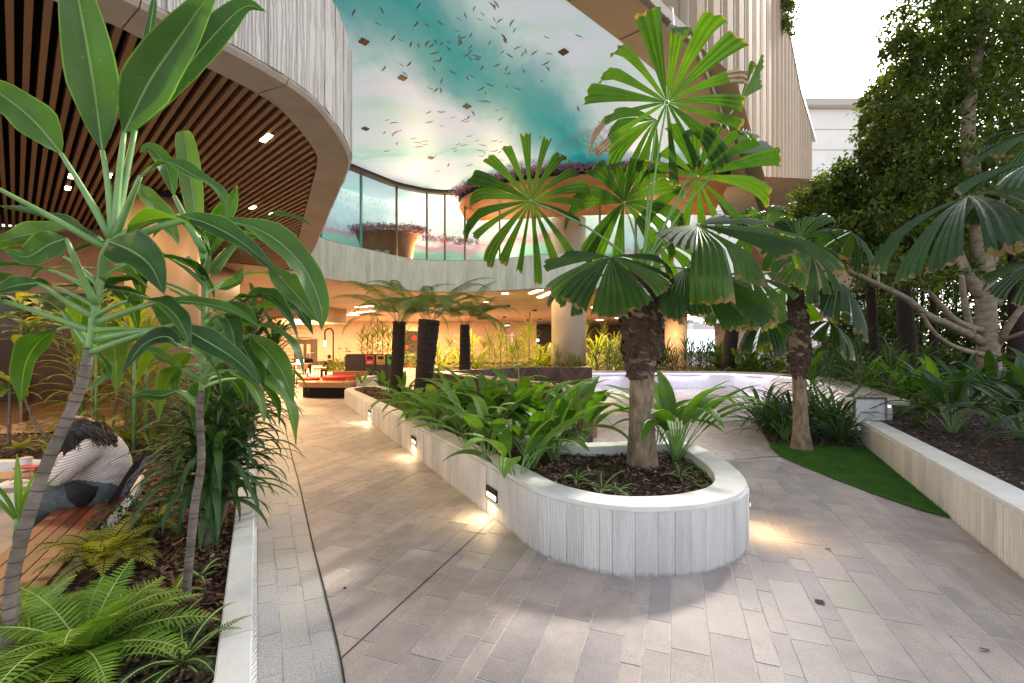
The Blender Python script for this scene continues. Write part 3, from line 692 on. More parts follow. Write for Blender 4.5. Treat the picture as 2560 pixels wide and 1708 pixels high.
gl_line = resample(offset(par, -.42), .25); zt = ZM - .12
mull_u = [800, 902, 991, 1067, 1112, 1162, 1249, 1338, 1500, 1590, 1680, 1760]
def hit(pts, u):
    k = (u - 1280) / F
    for a, b in zip(pts, pts[1:]):
        da, db = a.x - k * a.y, b.x - k * b.y
        if (da > 0) != (db > 0): return a.lerp(b, da / (da - db))
gp = [hit(gl_line, u) for u in mull_u]; gp = [p for p in gp if p is not None]
for a, b in zip(gp, gp[1:]):
    ia = min(range(len(gl_line)), key=lambda i: (gl_line[i] - a).length); ib = min(range(len(gl_line)), key=lambda i: (gl_line[i] - b).length)
    seg = [a] + gl_line[ia + 1:ib] + [b]; t = (b - a).normalized(); seg[0] = a + t * .035; seg[-1] = b - t * .035
    vs = [Vector((*p, z)) for p in seg for z in (ZP + .03, zt)]
    MB().add(vs, [(2 * i, 2 * i + 2, 2 * i + 3, 2 * i + 1) for i in range(len(seg) - 1)]).build('window_pane', 'glass', blk)
for k, p in enumerate(gp):
    t = (gl_line[1] - gl_line[0])
    mb = MB().box((p.x, p.y + .03, (ZP + zt) / 2), (.06, .12, zt - ZP))
    mb.build('mullion', 'bronze' if k > 1 else 'glass_edge', blk)
fl = resample([gp[0] + (gp[0] - gp[1])] + gp, .4); fl = [p for p in fl if p.x < 6.5]
strip_wall(blk, fl, -.12, .10, zt, ZM - .03, 'head_rail', 'bronze')
strip_wall(blk, fl, -.10, .14, ZM - .028, ZM + .02, 'head_trim', 'dark_metal')
# mural reflection in the glass, painted glowing on an added wall behind it
m, nt, bs = newmat('painted_reflection'); pos = geopos(nt); sp = nt.nodes.new('ShaderNodeSeparateXYZ'); nt.links.new(pos, sp.inputs[0])
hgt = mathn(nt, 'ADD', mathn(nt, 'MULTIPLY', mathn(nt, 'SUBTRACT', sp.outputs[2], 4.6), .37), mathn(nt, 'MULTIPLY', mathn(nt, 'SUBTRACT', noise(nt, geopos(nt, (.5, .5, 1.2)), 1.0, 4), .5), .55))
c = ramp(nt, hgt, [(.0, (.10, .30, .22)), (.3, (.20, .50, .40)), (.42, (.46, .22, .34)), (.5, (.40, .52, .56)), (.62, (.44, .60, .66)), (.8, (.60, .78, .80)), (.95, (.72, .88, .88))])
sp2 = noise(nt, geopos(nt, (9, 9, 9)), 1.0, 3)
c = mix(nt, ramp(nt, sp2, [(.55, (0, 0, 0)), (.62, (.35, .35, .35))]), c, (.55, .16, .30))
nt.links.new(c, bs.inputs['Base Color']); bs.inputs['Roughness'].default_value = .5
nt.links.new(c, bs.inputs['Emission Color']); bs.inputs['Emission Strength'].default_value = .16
wl_ = resample(offset(par, -2.4), .5); wl_ = [p for p in wl_ if p.x < 9]
strip_wall(blk, wl_, -.1, 0, ZP, ZM, 'reflection_wall', 'painted_reflection')
# bulkhead reflection in the glass, modelled as a timber cone with coral on top
def coral(name, centres, parent, n=900, size=.07, seed=3):
    st = np.random.RandomState(seed); V = []; T = []
    C = np.array([centres[st.randint(len(centres))] for _ in range(n)]) + st.normal(0, 1, (n, 3)) * np.array([.16, .10, .07])
    d = st.normal(0, 1, (n, 3)); d[:, 2] = np.abs(d[:, 2]) * .6 + .1; d[:, 1] -= .5; d /= np.linalg.norm(d, axis=1)[:, None]
    s_ = np.cross(d, st.normal(0, 1, (n, 3))); s_ /= np.linalg.norm(s_, axis=1)[:, None]; t_ = np.cross(d, s_); L = st.uniform(.5, 1.5, n) * size
    ps = [C + (s_ * math.cos(q) + t_ * math.sin(q)) * L[:, None] * .3 for q in (0, 2.1, 4.2)] + [C + d * L[:, None]]
    V = np.stack(ps, 1).reshape(-1, 3); T = np.concatenate([np.arange(n)[:, None] * 4 + np.array(f) for f in ((0, 1, 3), (1, 2, 3), (2, 0, 3))])
    return npmesh(name, V, T, 'coral', parent, kind='stuff')
m, nt, bs = newmat('coral'); r = rand_id(nt); n = noise(nt, geopos(nt), 1.8, 2)
f = mathn(nt, 'ADD', mathn(nt, 'MULTIPLY', r, .25), mathn(nt, 'MULTIPLY', n, .9))
nt.links.new(ramp(nt, f, [(.25, (.30, .14, .42)), (.38, (.60, .26, .50)), (.50, (.75, .38, .48)), (.60, (.72, .30, .22)), (.70, (.45, .25, .58)), (.85, (.80, .62, .4))]), bs.inputs['Base Color']); bs.inputs['Roughness'].default_value = .6
cone = thing('reflected_bulkhead', 'brown flared reflection of the bulkhead with pink coral, modelled behind the curved glass', 'reflection', (-4.9, 18.3, ZP))
prof = [(.95, 4.6), (.98, 5.0), (1.06, 5.4), (1.2, 5.72), (1.25, 5.8)]
mbc = MB(); vs = []
for r_, z in prof: vs += [Vector((-4.75 + r_ * math.cos(a_ * .2618), 17.35 + r_ * .5 * math.sin(a_ * .2618), z)) for a_ in range(24)]
mbc.add(vs, [(i * 24 + k_, i * 24 + (k_ + 1) % 24, (i + 1) * 24 + (k_ + 1) % 24, (i + 1) * 24 + k_) for i in range(len(prof) - 1) for k_ in range(24)]).build('body', 'lintel_wood', cone, smooth=True)
coral('coral_top', [(-4.75 + 1.35 * math.cos(t), 17.35 + .62 * math.sin(t) - .05, 5.86) for t in np.linspace(3.1, 6.3, 30)] + [(-3.2 + x, 16.95, 5.55 - x * .12) for x in np.linspace(0, 1.8, 8)], cone, 2600, .07)
# ---- painted ceiling with printed clouds and fish
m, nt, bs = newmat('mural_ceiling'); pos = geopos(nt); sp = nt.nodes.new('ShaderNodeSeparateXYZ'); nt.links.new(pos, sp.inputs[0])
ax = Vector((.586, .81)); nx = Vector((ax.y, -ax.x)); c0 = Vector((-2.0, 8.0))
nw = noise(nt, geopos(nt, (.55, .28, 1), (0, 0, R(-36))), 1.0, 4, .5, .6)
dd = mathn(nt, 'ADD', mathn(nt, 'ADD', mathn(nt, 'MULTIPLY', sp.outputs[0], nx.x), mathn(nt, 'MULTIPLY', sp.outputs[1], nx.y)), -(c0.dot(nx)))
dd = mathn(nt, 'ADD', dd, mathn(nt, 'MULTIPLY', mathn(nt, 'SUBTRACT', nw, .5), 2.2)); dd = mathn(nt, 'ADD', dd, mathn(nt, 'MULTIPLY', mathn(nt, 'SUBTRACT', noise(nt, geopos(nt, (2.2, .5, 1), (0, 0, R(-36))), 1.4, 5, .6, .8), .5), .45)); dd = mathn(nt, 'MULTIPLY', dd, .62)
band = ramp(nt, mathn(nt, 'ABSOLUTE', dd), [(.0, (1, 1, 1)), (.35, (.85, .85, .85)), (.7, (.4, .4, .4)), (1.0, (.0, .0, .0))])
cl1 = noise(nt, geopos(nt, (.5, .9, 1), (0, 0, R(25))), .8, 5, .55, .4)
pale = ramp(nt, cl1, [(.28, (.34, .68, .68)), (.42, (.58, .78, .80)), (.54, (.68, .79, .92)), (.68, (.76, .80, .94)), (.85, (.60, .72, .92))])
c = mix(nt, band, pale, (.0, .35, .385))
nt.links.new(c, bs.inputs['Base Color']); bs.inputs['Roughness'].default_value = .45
nt.links.new(c, bs.inputs['Emission Color']); bs.inputs['Emission Strength'].default_value = .115  # glow added to the printed ceiling to brighten it and its surroundings
mc = thing('mural_ceiling', 'painted ceiling with an added glow, of turquoise water and pale clouds with small fish', 'ceiling', (0, 10, ZM))
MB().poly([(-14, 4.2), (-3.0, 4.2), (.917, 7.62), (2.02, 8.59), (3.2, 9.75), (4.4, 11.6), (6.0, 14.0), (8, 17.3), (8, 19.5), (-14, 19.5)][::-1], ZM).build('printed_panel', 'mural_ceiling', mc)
fish = MB(); fr_ = random.Random(5)
def add_fish(u, v, L, ang):
    p = G(u, v, ZM - .006); s_ = p.y / F; a = ang
    d = Vector((math.cos(a), math.sin(a), 0)); n = Vector((-d.y, d.x, 0)); L2 = L * s_ * 1.25; w = L2 * .06
    k = n * L2 * fr_.uniform(-.1, .1)
    fish.add([p - d * L2 / 2 + k, p - d * L2 * .2 + n * w, p + d * L2 * .15 + n * w, p + d * L2 / 2 + k, p + d * L2 * .15 - n * w, p - d * L2 * .2 - n * w], [(0, 1, 2, 3, 4, 5)])
for _ in range(100):
    t = fr_.random(); u = 1060 + t * 290 + fr_.gauss(0, 90); v = 20 + t * 190 + fr_.gauss(0, 70)
    if v > 2 and u < 1470 - (100 - v) * .3: add_fish(u, v, fr_.uniform(14, 26), fr_.choice((1.2, 2.0, 2.3, 1.0, .6)) + fr_.gauss(0, .35))
for _ in range(46): add_fish(fr_.uniform(960, 1270), 300 + fr_.gauss(45, 40), fr_.uniform(14, 24), fr_.gauss(2.6, .5))
for x, y in ((480, 83), (740, 250), (845, 420), (680, 450), (905, 40), (890, 160), (960, 285), (1020, 590)): add_fish(700 + x / 2.614, y / 2.614, 26, 2.2)
fish.build('printed_fish', 'print_fish', mc)
for x, y in ((547, 273), (800, 510), (1222, 697), (558, 842), (985, 1033), (1853, 340)):
    p = G(700 + x / 2.614, y / 2.614, ZM - .01); MB().box((p.x, p.y, ZM - .012), (.155, .155, .02), R(45)).build('ceiling_hatch', 'bronze', mc)
# sea fans printed on the ceiling
def sea_fan(cx, cy, r0, a0, n):
    mb = MB(); q = random.Random(n)
    def br(p, a, L, w, k):
        e = p + Vector((math.cos(a), math.sin(a), 0)) * L; d = Vector((-math.sin(a), math.cos(a), 0)) * w
        mb.add([p - d, p + d, e + d * .7, e - d * .7], [(0, 1, 2, 3)])
        if k: 
            for s_ in (-1, 1): br(e, a + s_ * q.uniform(.18, .42), L * q.uniform(.74, .9), w * .72, k - 1)
    for s_ in (-.7, -.25, .25, .7): br(Vector((cx, cy, ZM - .008)), a0 + s_, r0, .014, 6)
    mb.build('printed_sea_fan', 'red_coral', mc)
simple('red_coral', (.36, .10, .10), .6)
sea_fan(2.9, 13.6, .42, R(250), 3); sea_fan(.75, 15.2, .28, R(250), 5)
# ---- timber-battened bulkhead, coral along its upper edge
bh = thing('bulkhead', 'orange timber-battened bulkhead hanging under the painted ceiling with coral along its edge', 'bulkhead', (1, 16, 6.5))
top = curve2([(-2.0, 17.35), (-1.75, 16.7), (-1.1, 15.9), (.0, 15.2), (1.2, 14.75), (2.6, 14.5), (4.6, 14.4), (7.0, 14.6)], 60)
bot = curve2([(-1.75, 17.6), (-1.4, 17.5), (-.6, 17.4), (.6, 17.2), (2, 16.9), (3.6, 16.7), (5.4, 16.6), (7.4, 16.8)], 60)
vs = []; 
for a, b in zip(top, bot): vs += [Vector((*a, ZM - .2)), Vector((*a, ZM - .45)), Vector((*b, 6.35)), Vector((*b, ZM))]
MB().add(vs, [(4 * i + k, 4 * i + k + 1, 4 * i + 5 + k, 4 * i + 4 + k) for i in range(60) for k in range(3)]).build('body', 'orange_batten', bh)
N = 34
for j in range(N):
    t = (j + .5) / N
    pts = [Vector((*a.lerp(b, t), (ZM - .45) * (1 - t) + 6.35 * t - .018)) for a, b in zip(top, bot)]
    mbt = MB()
    for k in range(0, 60, 4): mbt.bar(pts[k], pts[k + 4], .05, .035)
    mbt.build('batten', 'orange_batten', bh)
strip_wall(bh, [p for p in offset(top, .02)], -.03, .03, ZM - .30, ZM - .02, 'dark_edge', 'black_void')
coral('coral_edge', [(p.x - .05, p.y - .12, ZM - .10) for p in top[2:52]], bh, 3800, .07, 8)
# ---- ground-floor columns
for u, Y, r_, z1, lab in ((1421.5, 17.6, .66, ZM - .9, 'thick tan round column rising through the parapet behind the timber banquette'), (1235, 38, .66, ZS, 'distant round column right of the third tree fern'), (905, 40, .66, ZS, 'distant round column above the waste bins'), (1690, 28, .66, ZS, 'shaded round column right of the fibrous palm trunk'), (1806, 40, .66, ZS, 'far round column behind the leaning tree fern trunk'), (1852, 40, .42, ZS, 'slim white-lit far column beside the leaning tree fern trunk'), (410, 6.3, .42, ZS + .3, 'round column lit warm from below in the left bed')):
    p = W(u, 866, Y); c_ = thing('column', lab, 'column', (p.x, p.y, 0), 'round columns')
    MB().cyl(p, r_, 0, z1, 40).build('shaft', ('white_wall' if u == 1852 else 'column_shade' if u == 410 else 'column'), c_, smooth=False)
    MB().cyl(p, r_ + .10, min(z1, ZS) - .035, min(z1, ZS) - .006, 40).build('collar', 'dark_metal', c_)
for o in bpy.data.objects:
    if o.name.startswith('shaft'):
        for pg in o.data.polygons: pg.use_smooth = len(pg.vertices) == 4
# ---- hall wall with doors at the back
hw = thing('wall', 'warm tan panelled back wall of the hall with double doors', 'wall', (-12, 37, 0))
YB = 37.0
for k in range(13):
    for j in range(3):
        x0 = -24 + k * 2.0; z0 = j * 1.2
        if -17.3 < x0 + 1 < -15 and j < 2 and False: continue
        MB().box((x0 + 1, YB + .1, z0 + .6), (1.99, .2, 1.19)).build('wall_panel', 'tan_panel', hw)
MB().box((-10, YB - .02, .12), (28, .06, .24)).build('skirting', 'print_dark', hw)
dx0, dx1 = W(736, 0, YB).x, W(793, 0, YB).x; dm = (dx0 + dx1) / 2
for a, b in ((dx0, dm - .01), (dm + .01, dx1)):
    d = MB().box(((a + b) / 2, YB - .05, 1.03), (b - a, .08, 2.06)).build('door', 'interior_dark', hw)
    MB().box(((a + b) / 2 + (.18 if a == dx0 else -.2), YB - .1, 1.15), (.28, .02, 1.05)).build('vision_panel', 'tan_soffit', d)
    MB().box(((a + b) / 2, YB - .11, .98), (.5, .03, .05)).build('push_plate', 'steel', d)
mb = MB(); q = random.Random(2)
for u0, v0, n in ((845, 870, 6), (864, 870, 5), (864, 877, 9)):
    for k in range(n): p = W(u0 + k * 1.5, v0 + q.uniform(0, 2.5), YB - .02); mb.box((p.x, YB - .005, p.z), (.035, .01, q.uniform(.05, .14)))
mb.build('wall_lettering', 'print_dark', hw)
# traders sign board
sg = thing('sign_board', 'dark sign board with red discs and white lettering behind the tree ferns', 'sign', (-7, 32, 0))
p0, p1 = W(1008, 828, 32), W(1048, 926, 32)
MB().box(((p0.x + p1.x) / 2, 32, (p0.z + max(0, p1.z)) / 2), (p1.x - p0.x, .08, p0.z - max(0, p1.z))).build('board', 'bin_body', sg)
for u, v, r_ in ((1035, 845, .17), (1016, 868, .14), (1024, 915, .15)):
    p = W(u, v, 31.94); MB().tube([(p.x, 31.95, p.z), (p.x, 31.93, p.z)], r_, 20).build('disc', 'red_pad', sg)
def text(body, loc, size, mat, parent, rx=90, rz=0, extr=.002):
    cu = bpy.data.curves.new('lettering', 'FONT'); cu.body = body; cu.size = size; cu.extrude = extr; cu.align_x = 'CENTER'
    t = bpy.data.objects.new('tmp', cu); col.objects.link(t); bpy.context.view_layer.update()
    me = bpy.data.meshes.new_from_object(t); bpy.data.objects.remove(t)
    o = bpy.data.objects.new('lettering', me); col.objects.link(o); me.materials.clear(); me.materials.append(MATS[mat])
    o.parent = parent; o.location = Vector(loc) - off(parent); o.rotation_euler = (R(rx), 0, R(rz)); return o
p = W(1022, 890, 31.94); text('TRADERS', (p.x, 31.93, p.z), .22, 'print_white', sg)
p = W(1022, 898, 31.94); text('market', (p.x, 31.93, p.z), .12, 'print_white', sg)
# curved drop ceiling left at the back
dc = MB().prism([(p.x, p.y) for p in curve2([(-30, 20), (-16, 19.6), (-11.6, 20.2), (-9.6, 21.5), (-9.5, 23.5), (-11, 26), (-30, 27)], 40)], 2.75, ZS - .01)
dc.build('drop_ceiling', 'tan_ceiling', label='curved tan dropped ceiling over the kiosk at the back left', cat='ceiling')
# right back: dark glazing, bright window beyond
bkz = thing('glazed_wall', 'dark glazed back wall of the hall with door panels and bright openings', 'wall', (6, 40, 0))
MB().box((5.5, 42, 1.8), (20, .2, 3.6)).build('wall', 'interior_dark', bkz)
for u0, u1, v0, v1, mt in ((1255, 1290, 830, 905, 'day_window'), (1715, 1788, 825, 880, 'day_window'), (1830, 1836, 830, 900, 'day_window')):
    p, q_ = W(u0, v0, 41.8), W(u1, v1, 41.8); MB().box(((p.x + q_.x) / 2, 41.8, (p.z + q_.z) / 2), (abs(q_.x - p.x), .05, abs(p.z - q_.z))).build('window', mt, bkz)
    mb = MB()
    for k in range(5): mb.box((p.x + (q_.x - p.x) * k / 4, 41.75, (p.z + q_.z) / 2), (.07, .06, abs(p.z - q_.z)))
    mb.build('window_frame', 'dark_metal', bkz)
ex = MB().box(tuple(W(1268, 814, 30)), (.34, .1, .26)).build('exit_sign', 'dark_metal', label='small hanging lit sign under the hall ceiling', cat='sign')
p = W(1268, 814, 29.93); MB().box(tuple(p), (.30, .02, .04)).build('sign_glow', 'exit_white', ex); 
for u in (1323, 1340):
    p = W(u, 851, 39); o = MB().box(tuple(p), (.5, .08, .2)).build('exit_sign', 'exit_white', label='tiny green lit exit sign far back in the dark hall' + (', right one' if u > 1330 else ', left one'), cat='sign', group='far exit signs')
# ceiling light bars of the hall
cs = random.Random(4)
def hall_bar(u, v, wpx, k):
    p = G(u, v, ZS - .02); o = MB().box((p.x, p.y, ZS - .012), (wpx * p.y / F, .07, .02)).build('ceiling_light', 'lamp_warm', label='short lit bar lamp in the tan hall ceiling under the parapet', cat='ceiling light', group='bar lamps of the hall ceiling'); return o
for u, v, w in [(1263, 735, 15), (1215, 756, 12)] + [(1328 + k * 6, 734 - k * 2.2, 13) for k in range(6)] + [(1350 + k * 7, 744 - k * 3, 14) for k in range(6)] + [(895 + k * 16, 769 - k * 1.6, 14) for k in range(4)] + [(882 + k * 16, 783 - k * 1.4, 14) for k in range(4)] + [(850 + k * 9, 786 + k * .6, 6) for k in range(6)] + [(1480 + cs.uniform(0, 90), 745 + cs.uniform(0, 60), 16) for _ in range(12)] + [(1715 + k * 16, 789 + k * 4, 18) for k in range(4)] + [(1712 + k * 16, 795 + k * 4, 18) for k in range(4)]:
    hall_bar(u, v, w, 0)
for u, v in ((1175, 741), (1270, 765), (1337, 776), (1262, 793), (1320, 800), (1350, 798), (808, 742)):
    p = G(u, v, ZS - .03); MB().box((p.x, p.y, ZS - .04), (.22, .22, .07)).build('ceiling_speaker', 'dark_metal', label='small dark square fitting on the tan hall ceiling', cat='fitting', group='dark ceiling fittings')
# ---- shopfront at the left
sf = thing('shopfront', 'dark glazed shopfront with bronze mullions behind the left bed', 'shopfront', (-8, 7.6, 0))
MB().box((-10.4, 7.95, 2.95), (8.0, .3, 1.1)).build('lintel', 'lintel_wood', sf)
MB().box((-10.4, 7.78, 2.36), (8.0, .1, .08)).build('head_rail', 'dark_metal', sf)
MB().box((-10.4, 7.78, .09), (8.0, .1, .14)).build('sill_rail', 'dark_metal', sf)
for u in (-420, -200, -40, 60, 201, 236, 336):
    p = W(u, 866, 7.75); MB().box((p.x, 7.75, 1.2), (.05, .1, 2.36)).build('mullion', 'bronze', sf)
xs_ = [W(u, 866, 7.75).x for u in (-420, -200, -40, 60, 201, 336)]
for a, b in zip(xs_, xs_[1:]): MB().box(((a + b) / 2, 7.78, 1.24), (b - a - .06, .012, 2.1)).build('glass_pane', 'shop_glass', sf)
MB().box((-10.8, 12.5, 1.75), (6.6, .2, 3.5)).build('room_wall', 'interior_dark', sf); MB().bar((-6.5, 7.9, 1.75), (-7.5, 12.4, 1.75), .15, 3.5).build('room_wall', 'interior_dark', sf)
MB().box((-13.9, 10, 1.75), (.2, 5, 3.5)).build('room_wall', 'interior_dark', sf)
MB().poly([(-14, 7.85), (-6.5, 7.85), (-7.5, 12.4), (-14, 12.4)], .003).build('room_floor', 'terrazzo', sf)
for x, z in ((-9.2, 1.7), (-7.4, 1.6), (-11, 1.9)): MB().box((x, 12.3, z), (1.1, .25, 1.4)).build('wall_shelf', 'lintel_wood', sf)
# ---- tan soffit band, louvred facade
fa = thing('building', 'tall cream building with vertical louvre panels on the right, roof planting on top', 'building', (8, 20, 0))
def line_hit(pts, u):
    return hit([Vector(p) for p in pts], u)
fpl = [(1.0, 6.93), (1.78, 7.62), (3.25, 8.98), (3.5, 9.35), (8.0, 16.2), (17.3, 31.0), (31, 49.5), (41, 62)]
us = [1500, 1560, 1618, 1687, 1736, 1777, 1813, 1842, 1865, 1886, 1904, 1919, 1932, 1943, 1953, 1962, 1970, 1978, 1985, 1992, 1999, 2005, 2011, 2016, 2021]
fps = [line_hit(fpl, u) for u in us]; fps = [p for p in fps if p is not None]
ZF0, ZR = ZM + .22, 29.3
for k, (a, b) in enumerate(zip(fps, fps[1:])):
    t = (b - a); n = Vector((t.y, -t.x)).normalized(); L = t.length; rows = [(ZF0, 10.2), (10.22, 14.5), (14.52, 19), (19.02, 24), (24.02, ZR)] if k < 8 else [(ZF0, 13), (13.03, 21), (21.03, ZR)]
    prof = [(.01, .0), (.12, .13), (.4, .27), (.75, .30), (.95, .20), (.99, .0)]
    sh = (k % 3) * 1.1
    for z0, z1 in rows:
        z0 = z0 if z0 == ZF0 else z0 + sh; z1 = z1 if z1 == ZR else z1 + sh
        vs = [Vector((*(a + t * f + n * d * min(1, L * .6)), z)) for f, d in prof for z in (z0, z1)]
        MB().add(vs, [(2 * i, 2 * i + 2, 2 * i + 3, 2 * i + 1) for i in range(5)] + [tuple(range(1, 12, 2)), tuple(range(0, 12, 2))[::-1]]).build('louvre_panel', 'fin', fa)
    p = a + t * .985 + n * .2; MB().bar((p.x, p.y, ZF0), (p.x, p.y, ZR), .03, .16, (n.x, n.y, 0)).build('fin_edge', 'fin_edge', fa)
bl = [Vector(p) for p in fpl]
strip_wall(fa, bl[1:], -1.0, -.1, ZF0, ZR - .1, 'backing_wall', 'fin')
strip_wall(fa, bl, -.1, .34, ZM + .02, ZM + .2, 'base_strip', 'fin_edge')
strip_wall(fa, bl, -.1, .36, ZR, ZR + .5, 'roof_edge', 'steel')
band = [(-2.6, 4.6), (.93, 7.63), (2.03, 8.6), (3.2, 9.75), (4.4, 11.6), (6, 14), (8, 17.3), (12, 23.5), (17.3, 31), (31, 49.5)]
MB().poly(band + [(31.6, 49.2), (17.9, 30.8), (8.3, 15.9), (3.6, 9.0), (3.4, 8.75), (1.85, 7.35), (-.9, 4.9)], ZM - .02).build('soffit_band', 'tan_soffit', fa)
for k in range(0, 6, 3):
    a = Vector((.93 + k * .36, 7.63 + k * .32)); MB().bar((a.x + .02, a.y - .02, ZM - .03), (a.x + .75, a.y - .6, ZM - .022), .006, .01).build('soffit_joint', 'dark_metal', fa)
MB().poly([(4.2, 11.7), (5.8, 14.1), (7.8, 17.4), (17, 31.2), (34, 52), (40, 52), (40, 20), (9, 16.2), (5, 10.2), (3.6, 9.0)], ZF0 + .02).build('underside', 'tan_soffit', fa)
# lamps on the base strip
for u, v, lab in ((1652, 48, 'cylindrical steel floodlight fixed on the edge of the louvred building'), (1803, 340, 'smaller cylindrical floodlight farther along the edge of the louvred building')):
    q_ = line_hit(fpl, u + 4); p = Vector((q_.x, q_.y - .35, CH - (v - HV) / F * (q_.y - .35))); f = .9 if v < 100 else .9
    t = thing('floodlight', lab, 'lamp', tuple(p), 'floodlights on the building edge')
    MB().tube([p + Vector((0, 0, .17)), p + Vector((.02, -.02, -.17))], .085 * f, 16).build('housing', 'steel', t)
    MB().bar(p + Vector((-.1, .02, -.02)), p + Vector((-.1, .5, -.05)), .05, .05).build('bracket', 'steel', t)
# ---- pale building in the distance
fb = thing('building', 'bright pale distant building with a flat roof edge behind the trees', 'building', (80, 95, 0))
for k in range(12): MB().box((57.5, 95, 2 + k * 4.0), (44, 12, 3.98)).build('storey', 'white_building', fb)
for k in range(5, 12):
    MB().box((57.5, 88.95, 3.9 + k * 4), (44, .1, .12)).build('floor_joint', 'coping', fb)
MB().box((57.5, 94.5, 48.6), (46, 14, 1.3)).build('roof_edge', 'coping', fb)
# ================================================================== PLANTS
UP = Vector((0, 0, 1))
def pr_lance(t): return (math.sin(math.pi * min(1, t ** .8)) ** .75) if 0 < t < 1 else 0.0
def pr_broad(t): return 0.04 if t <= 0 else (min(1, (t / .22) ** .6) * (1 - max(0, (t - .35) / .65) ** 2.2)) if t < 1 else 0.0
def pr_cord(t): return 0.05 if t <= 0 else ((t / .3) ** .65 if t < .3 else (1 - ((t - .3) / .7) ** 1.7)) if t < 1 else 0.0
def pr_strap(t): return (min(1, t / .12) * .35 + .65 * min(1, t / .35)) * (1 - t ** 3.2) if t < 1 else 0.0
def blade(mb, pts, hw, ups, fold=.25, nW=4, wave=0.0, ph=0.0):
    n = len(pts); vs = []; uv = []; h = nW // 2
    for i, p in enumerate(pts):
        t = (pts[min(i + 1, n - 1)] - pts[max(i - 1, 0)]); t = t.normalized() if t.length > 1e-9 else UP
        u = ups[i] if isinstance(ups, list) else ups
        s = t.cross(u); s = s.normalized() if s.length > 1e-5 else t.orthogonal().normalized(); nn = s.cross(t)
        for j in range(-h, h + 1):
            f = j / h; w = hw[i]
            uv.append((f, i / max(1, n - 1), 1)); vs.append(p + s * (w * f) + nn * (abs(f) * fold * w + wave * w * math.sin(ph + i * 1.15 + (2 if j > 0 else 0)) * abs(f)))
    m_ = 2 * h + 1
    mb.add(vs, [(i * m_ + j, i * m_ + j + 1, (i + 1) * m_ + j + 1, (i + 1) * m_ + j) for i in range(n - 1) for j in range(2 * h)], uv)
def arc(base, az, el, L, droop, n, side=0.0):
    p = Vector(base); out = [p.copy()]; e = el; a = az
    for i in range(n):
        d = Vector((math.cos(a) * math.cos(e), math.sin(a) * math.cos(e), math.sin(e))); p = p + d * (L / n); out.append(p.copy())
        e -= droop / n * (.5 + 1.0 * i / n); a += side / n
        e = max(e, -1.45)
    return out
def leaf(mb, base, az, el, L, Wd, droop=1.2, prof=pr_lance, fold=.3, nL=8, nW=2, wave=0, pet=0.0, pmb=None, side=0.0):
    pts = arc(base, az, el, L, droop, nL, side); n0 = 0
    if pet > 0:
        n0 = max(1, int(nL * pet)); (pmb or mb).tube(pts[:n0 + 1], [.007 + .003 * (1 - i / n0) for i in range(n0 + 1)], 5, False)
    lam = pts[n0:]; m_ = len(lam) - 1
    hw = [max(.0008, Wd / 2 * prof(i / m_)) for i in range(m_ + 1)]
    blade(mb, lam, hw, UP if el < 1.3 else Vector((-math.cos(az), -math.sin(az), .2)), fold, nW, wave, rnd.random() * 6)
def fern_frond(mb, base, az, el, L, Wd, droop, n=16, lw=.24, tilt=.25, stem=None, side=0.0, dbl=(0, .5), st0=.1):
    pts = arc(base, az, el, L, droop, n, side); (stem or mb).tube(pts, [.004 * (1 - i / (n + 1)) + .0012 for i in range(n + 1)], 4, False)
    for i in range(max(2, int(n * st0)), n + 1):
        t = i / n; w = Wd / 2 * (math.sin(math.pi * min(1, (.12 + .88 * t) ** .75)) ** .7 if t < 1 else .12)
        tg = (pts[min(i + 1, n)] - pts[i - 1]).normalized(); s = tg.cross(UP); s = s.normalized() if s.length > 1e-4 else Vector((1, 0, 0)); nn = s.cross(tg)
        for sg in (-1, 1):
            for hlf in dbl:
                b = pts[i] - tg * (L / n * hlf)
                d = (s * sg + tg * .38 + nn * tilt * rnd.uniform(.4, 1.2) - UP * .1).normalized(); q = d.cross(nn).normalized() * (L / n * lw)
                w2 = w * rnd.uniform(.9, 1.08); m_ = b + d * w2 * .55 - UP * w2 * .02; e = b + d * w2 - UP * w2 * .12
                mb.add([b - q * .8, b + q * .8, m_ + q * .85, e, m_ - q * .85], [(0, 1, 2, 3, 4)])
def scars(pts, rad, step, parent):
    # dark ring scars left by fallen leaves
    acc = 0.0; k = 0
    for i in range(1, len(pts)):
        acc += (pts[i] - pts[i - 1]).length
        if acc > step:
            acc = rnd.uniform(-.8, .5) * step; t = (pts[i] - pts[i - 1]).normalized() + Vector((rnd.uniform(-.15, .15), rnd.uniform(-.15, .15), 0)); r_ = rad[i]
            MB().tube([pts[i] - t * .0022, pts[i] - t * .0005, pts[i] + t * .002], [r_ * .99, r_ + .0016, r_ * .99], 14).build('leaf_scar', 'fibre', parent)
def finish(t, parts):
    for nm, mb, mat in parts:
        if mb.v: mb.build(nm, mat, t, smooth=nm in ('trunk', 'stem', 'crown', 'leaves', 'fronds', 'leaf', 'frond'))
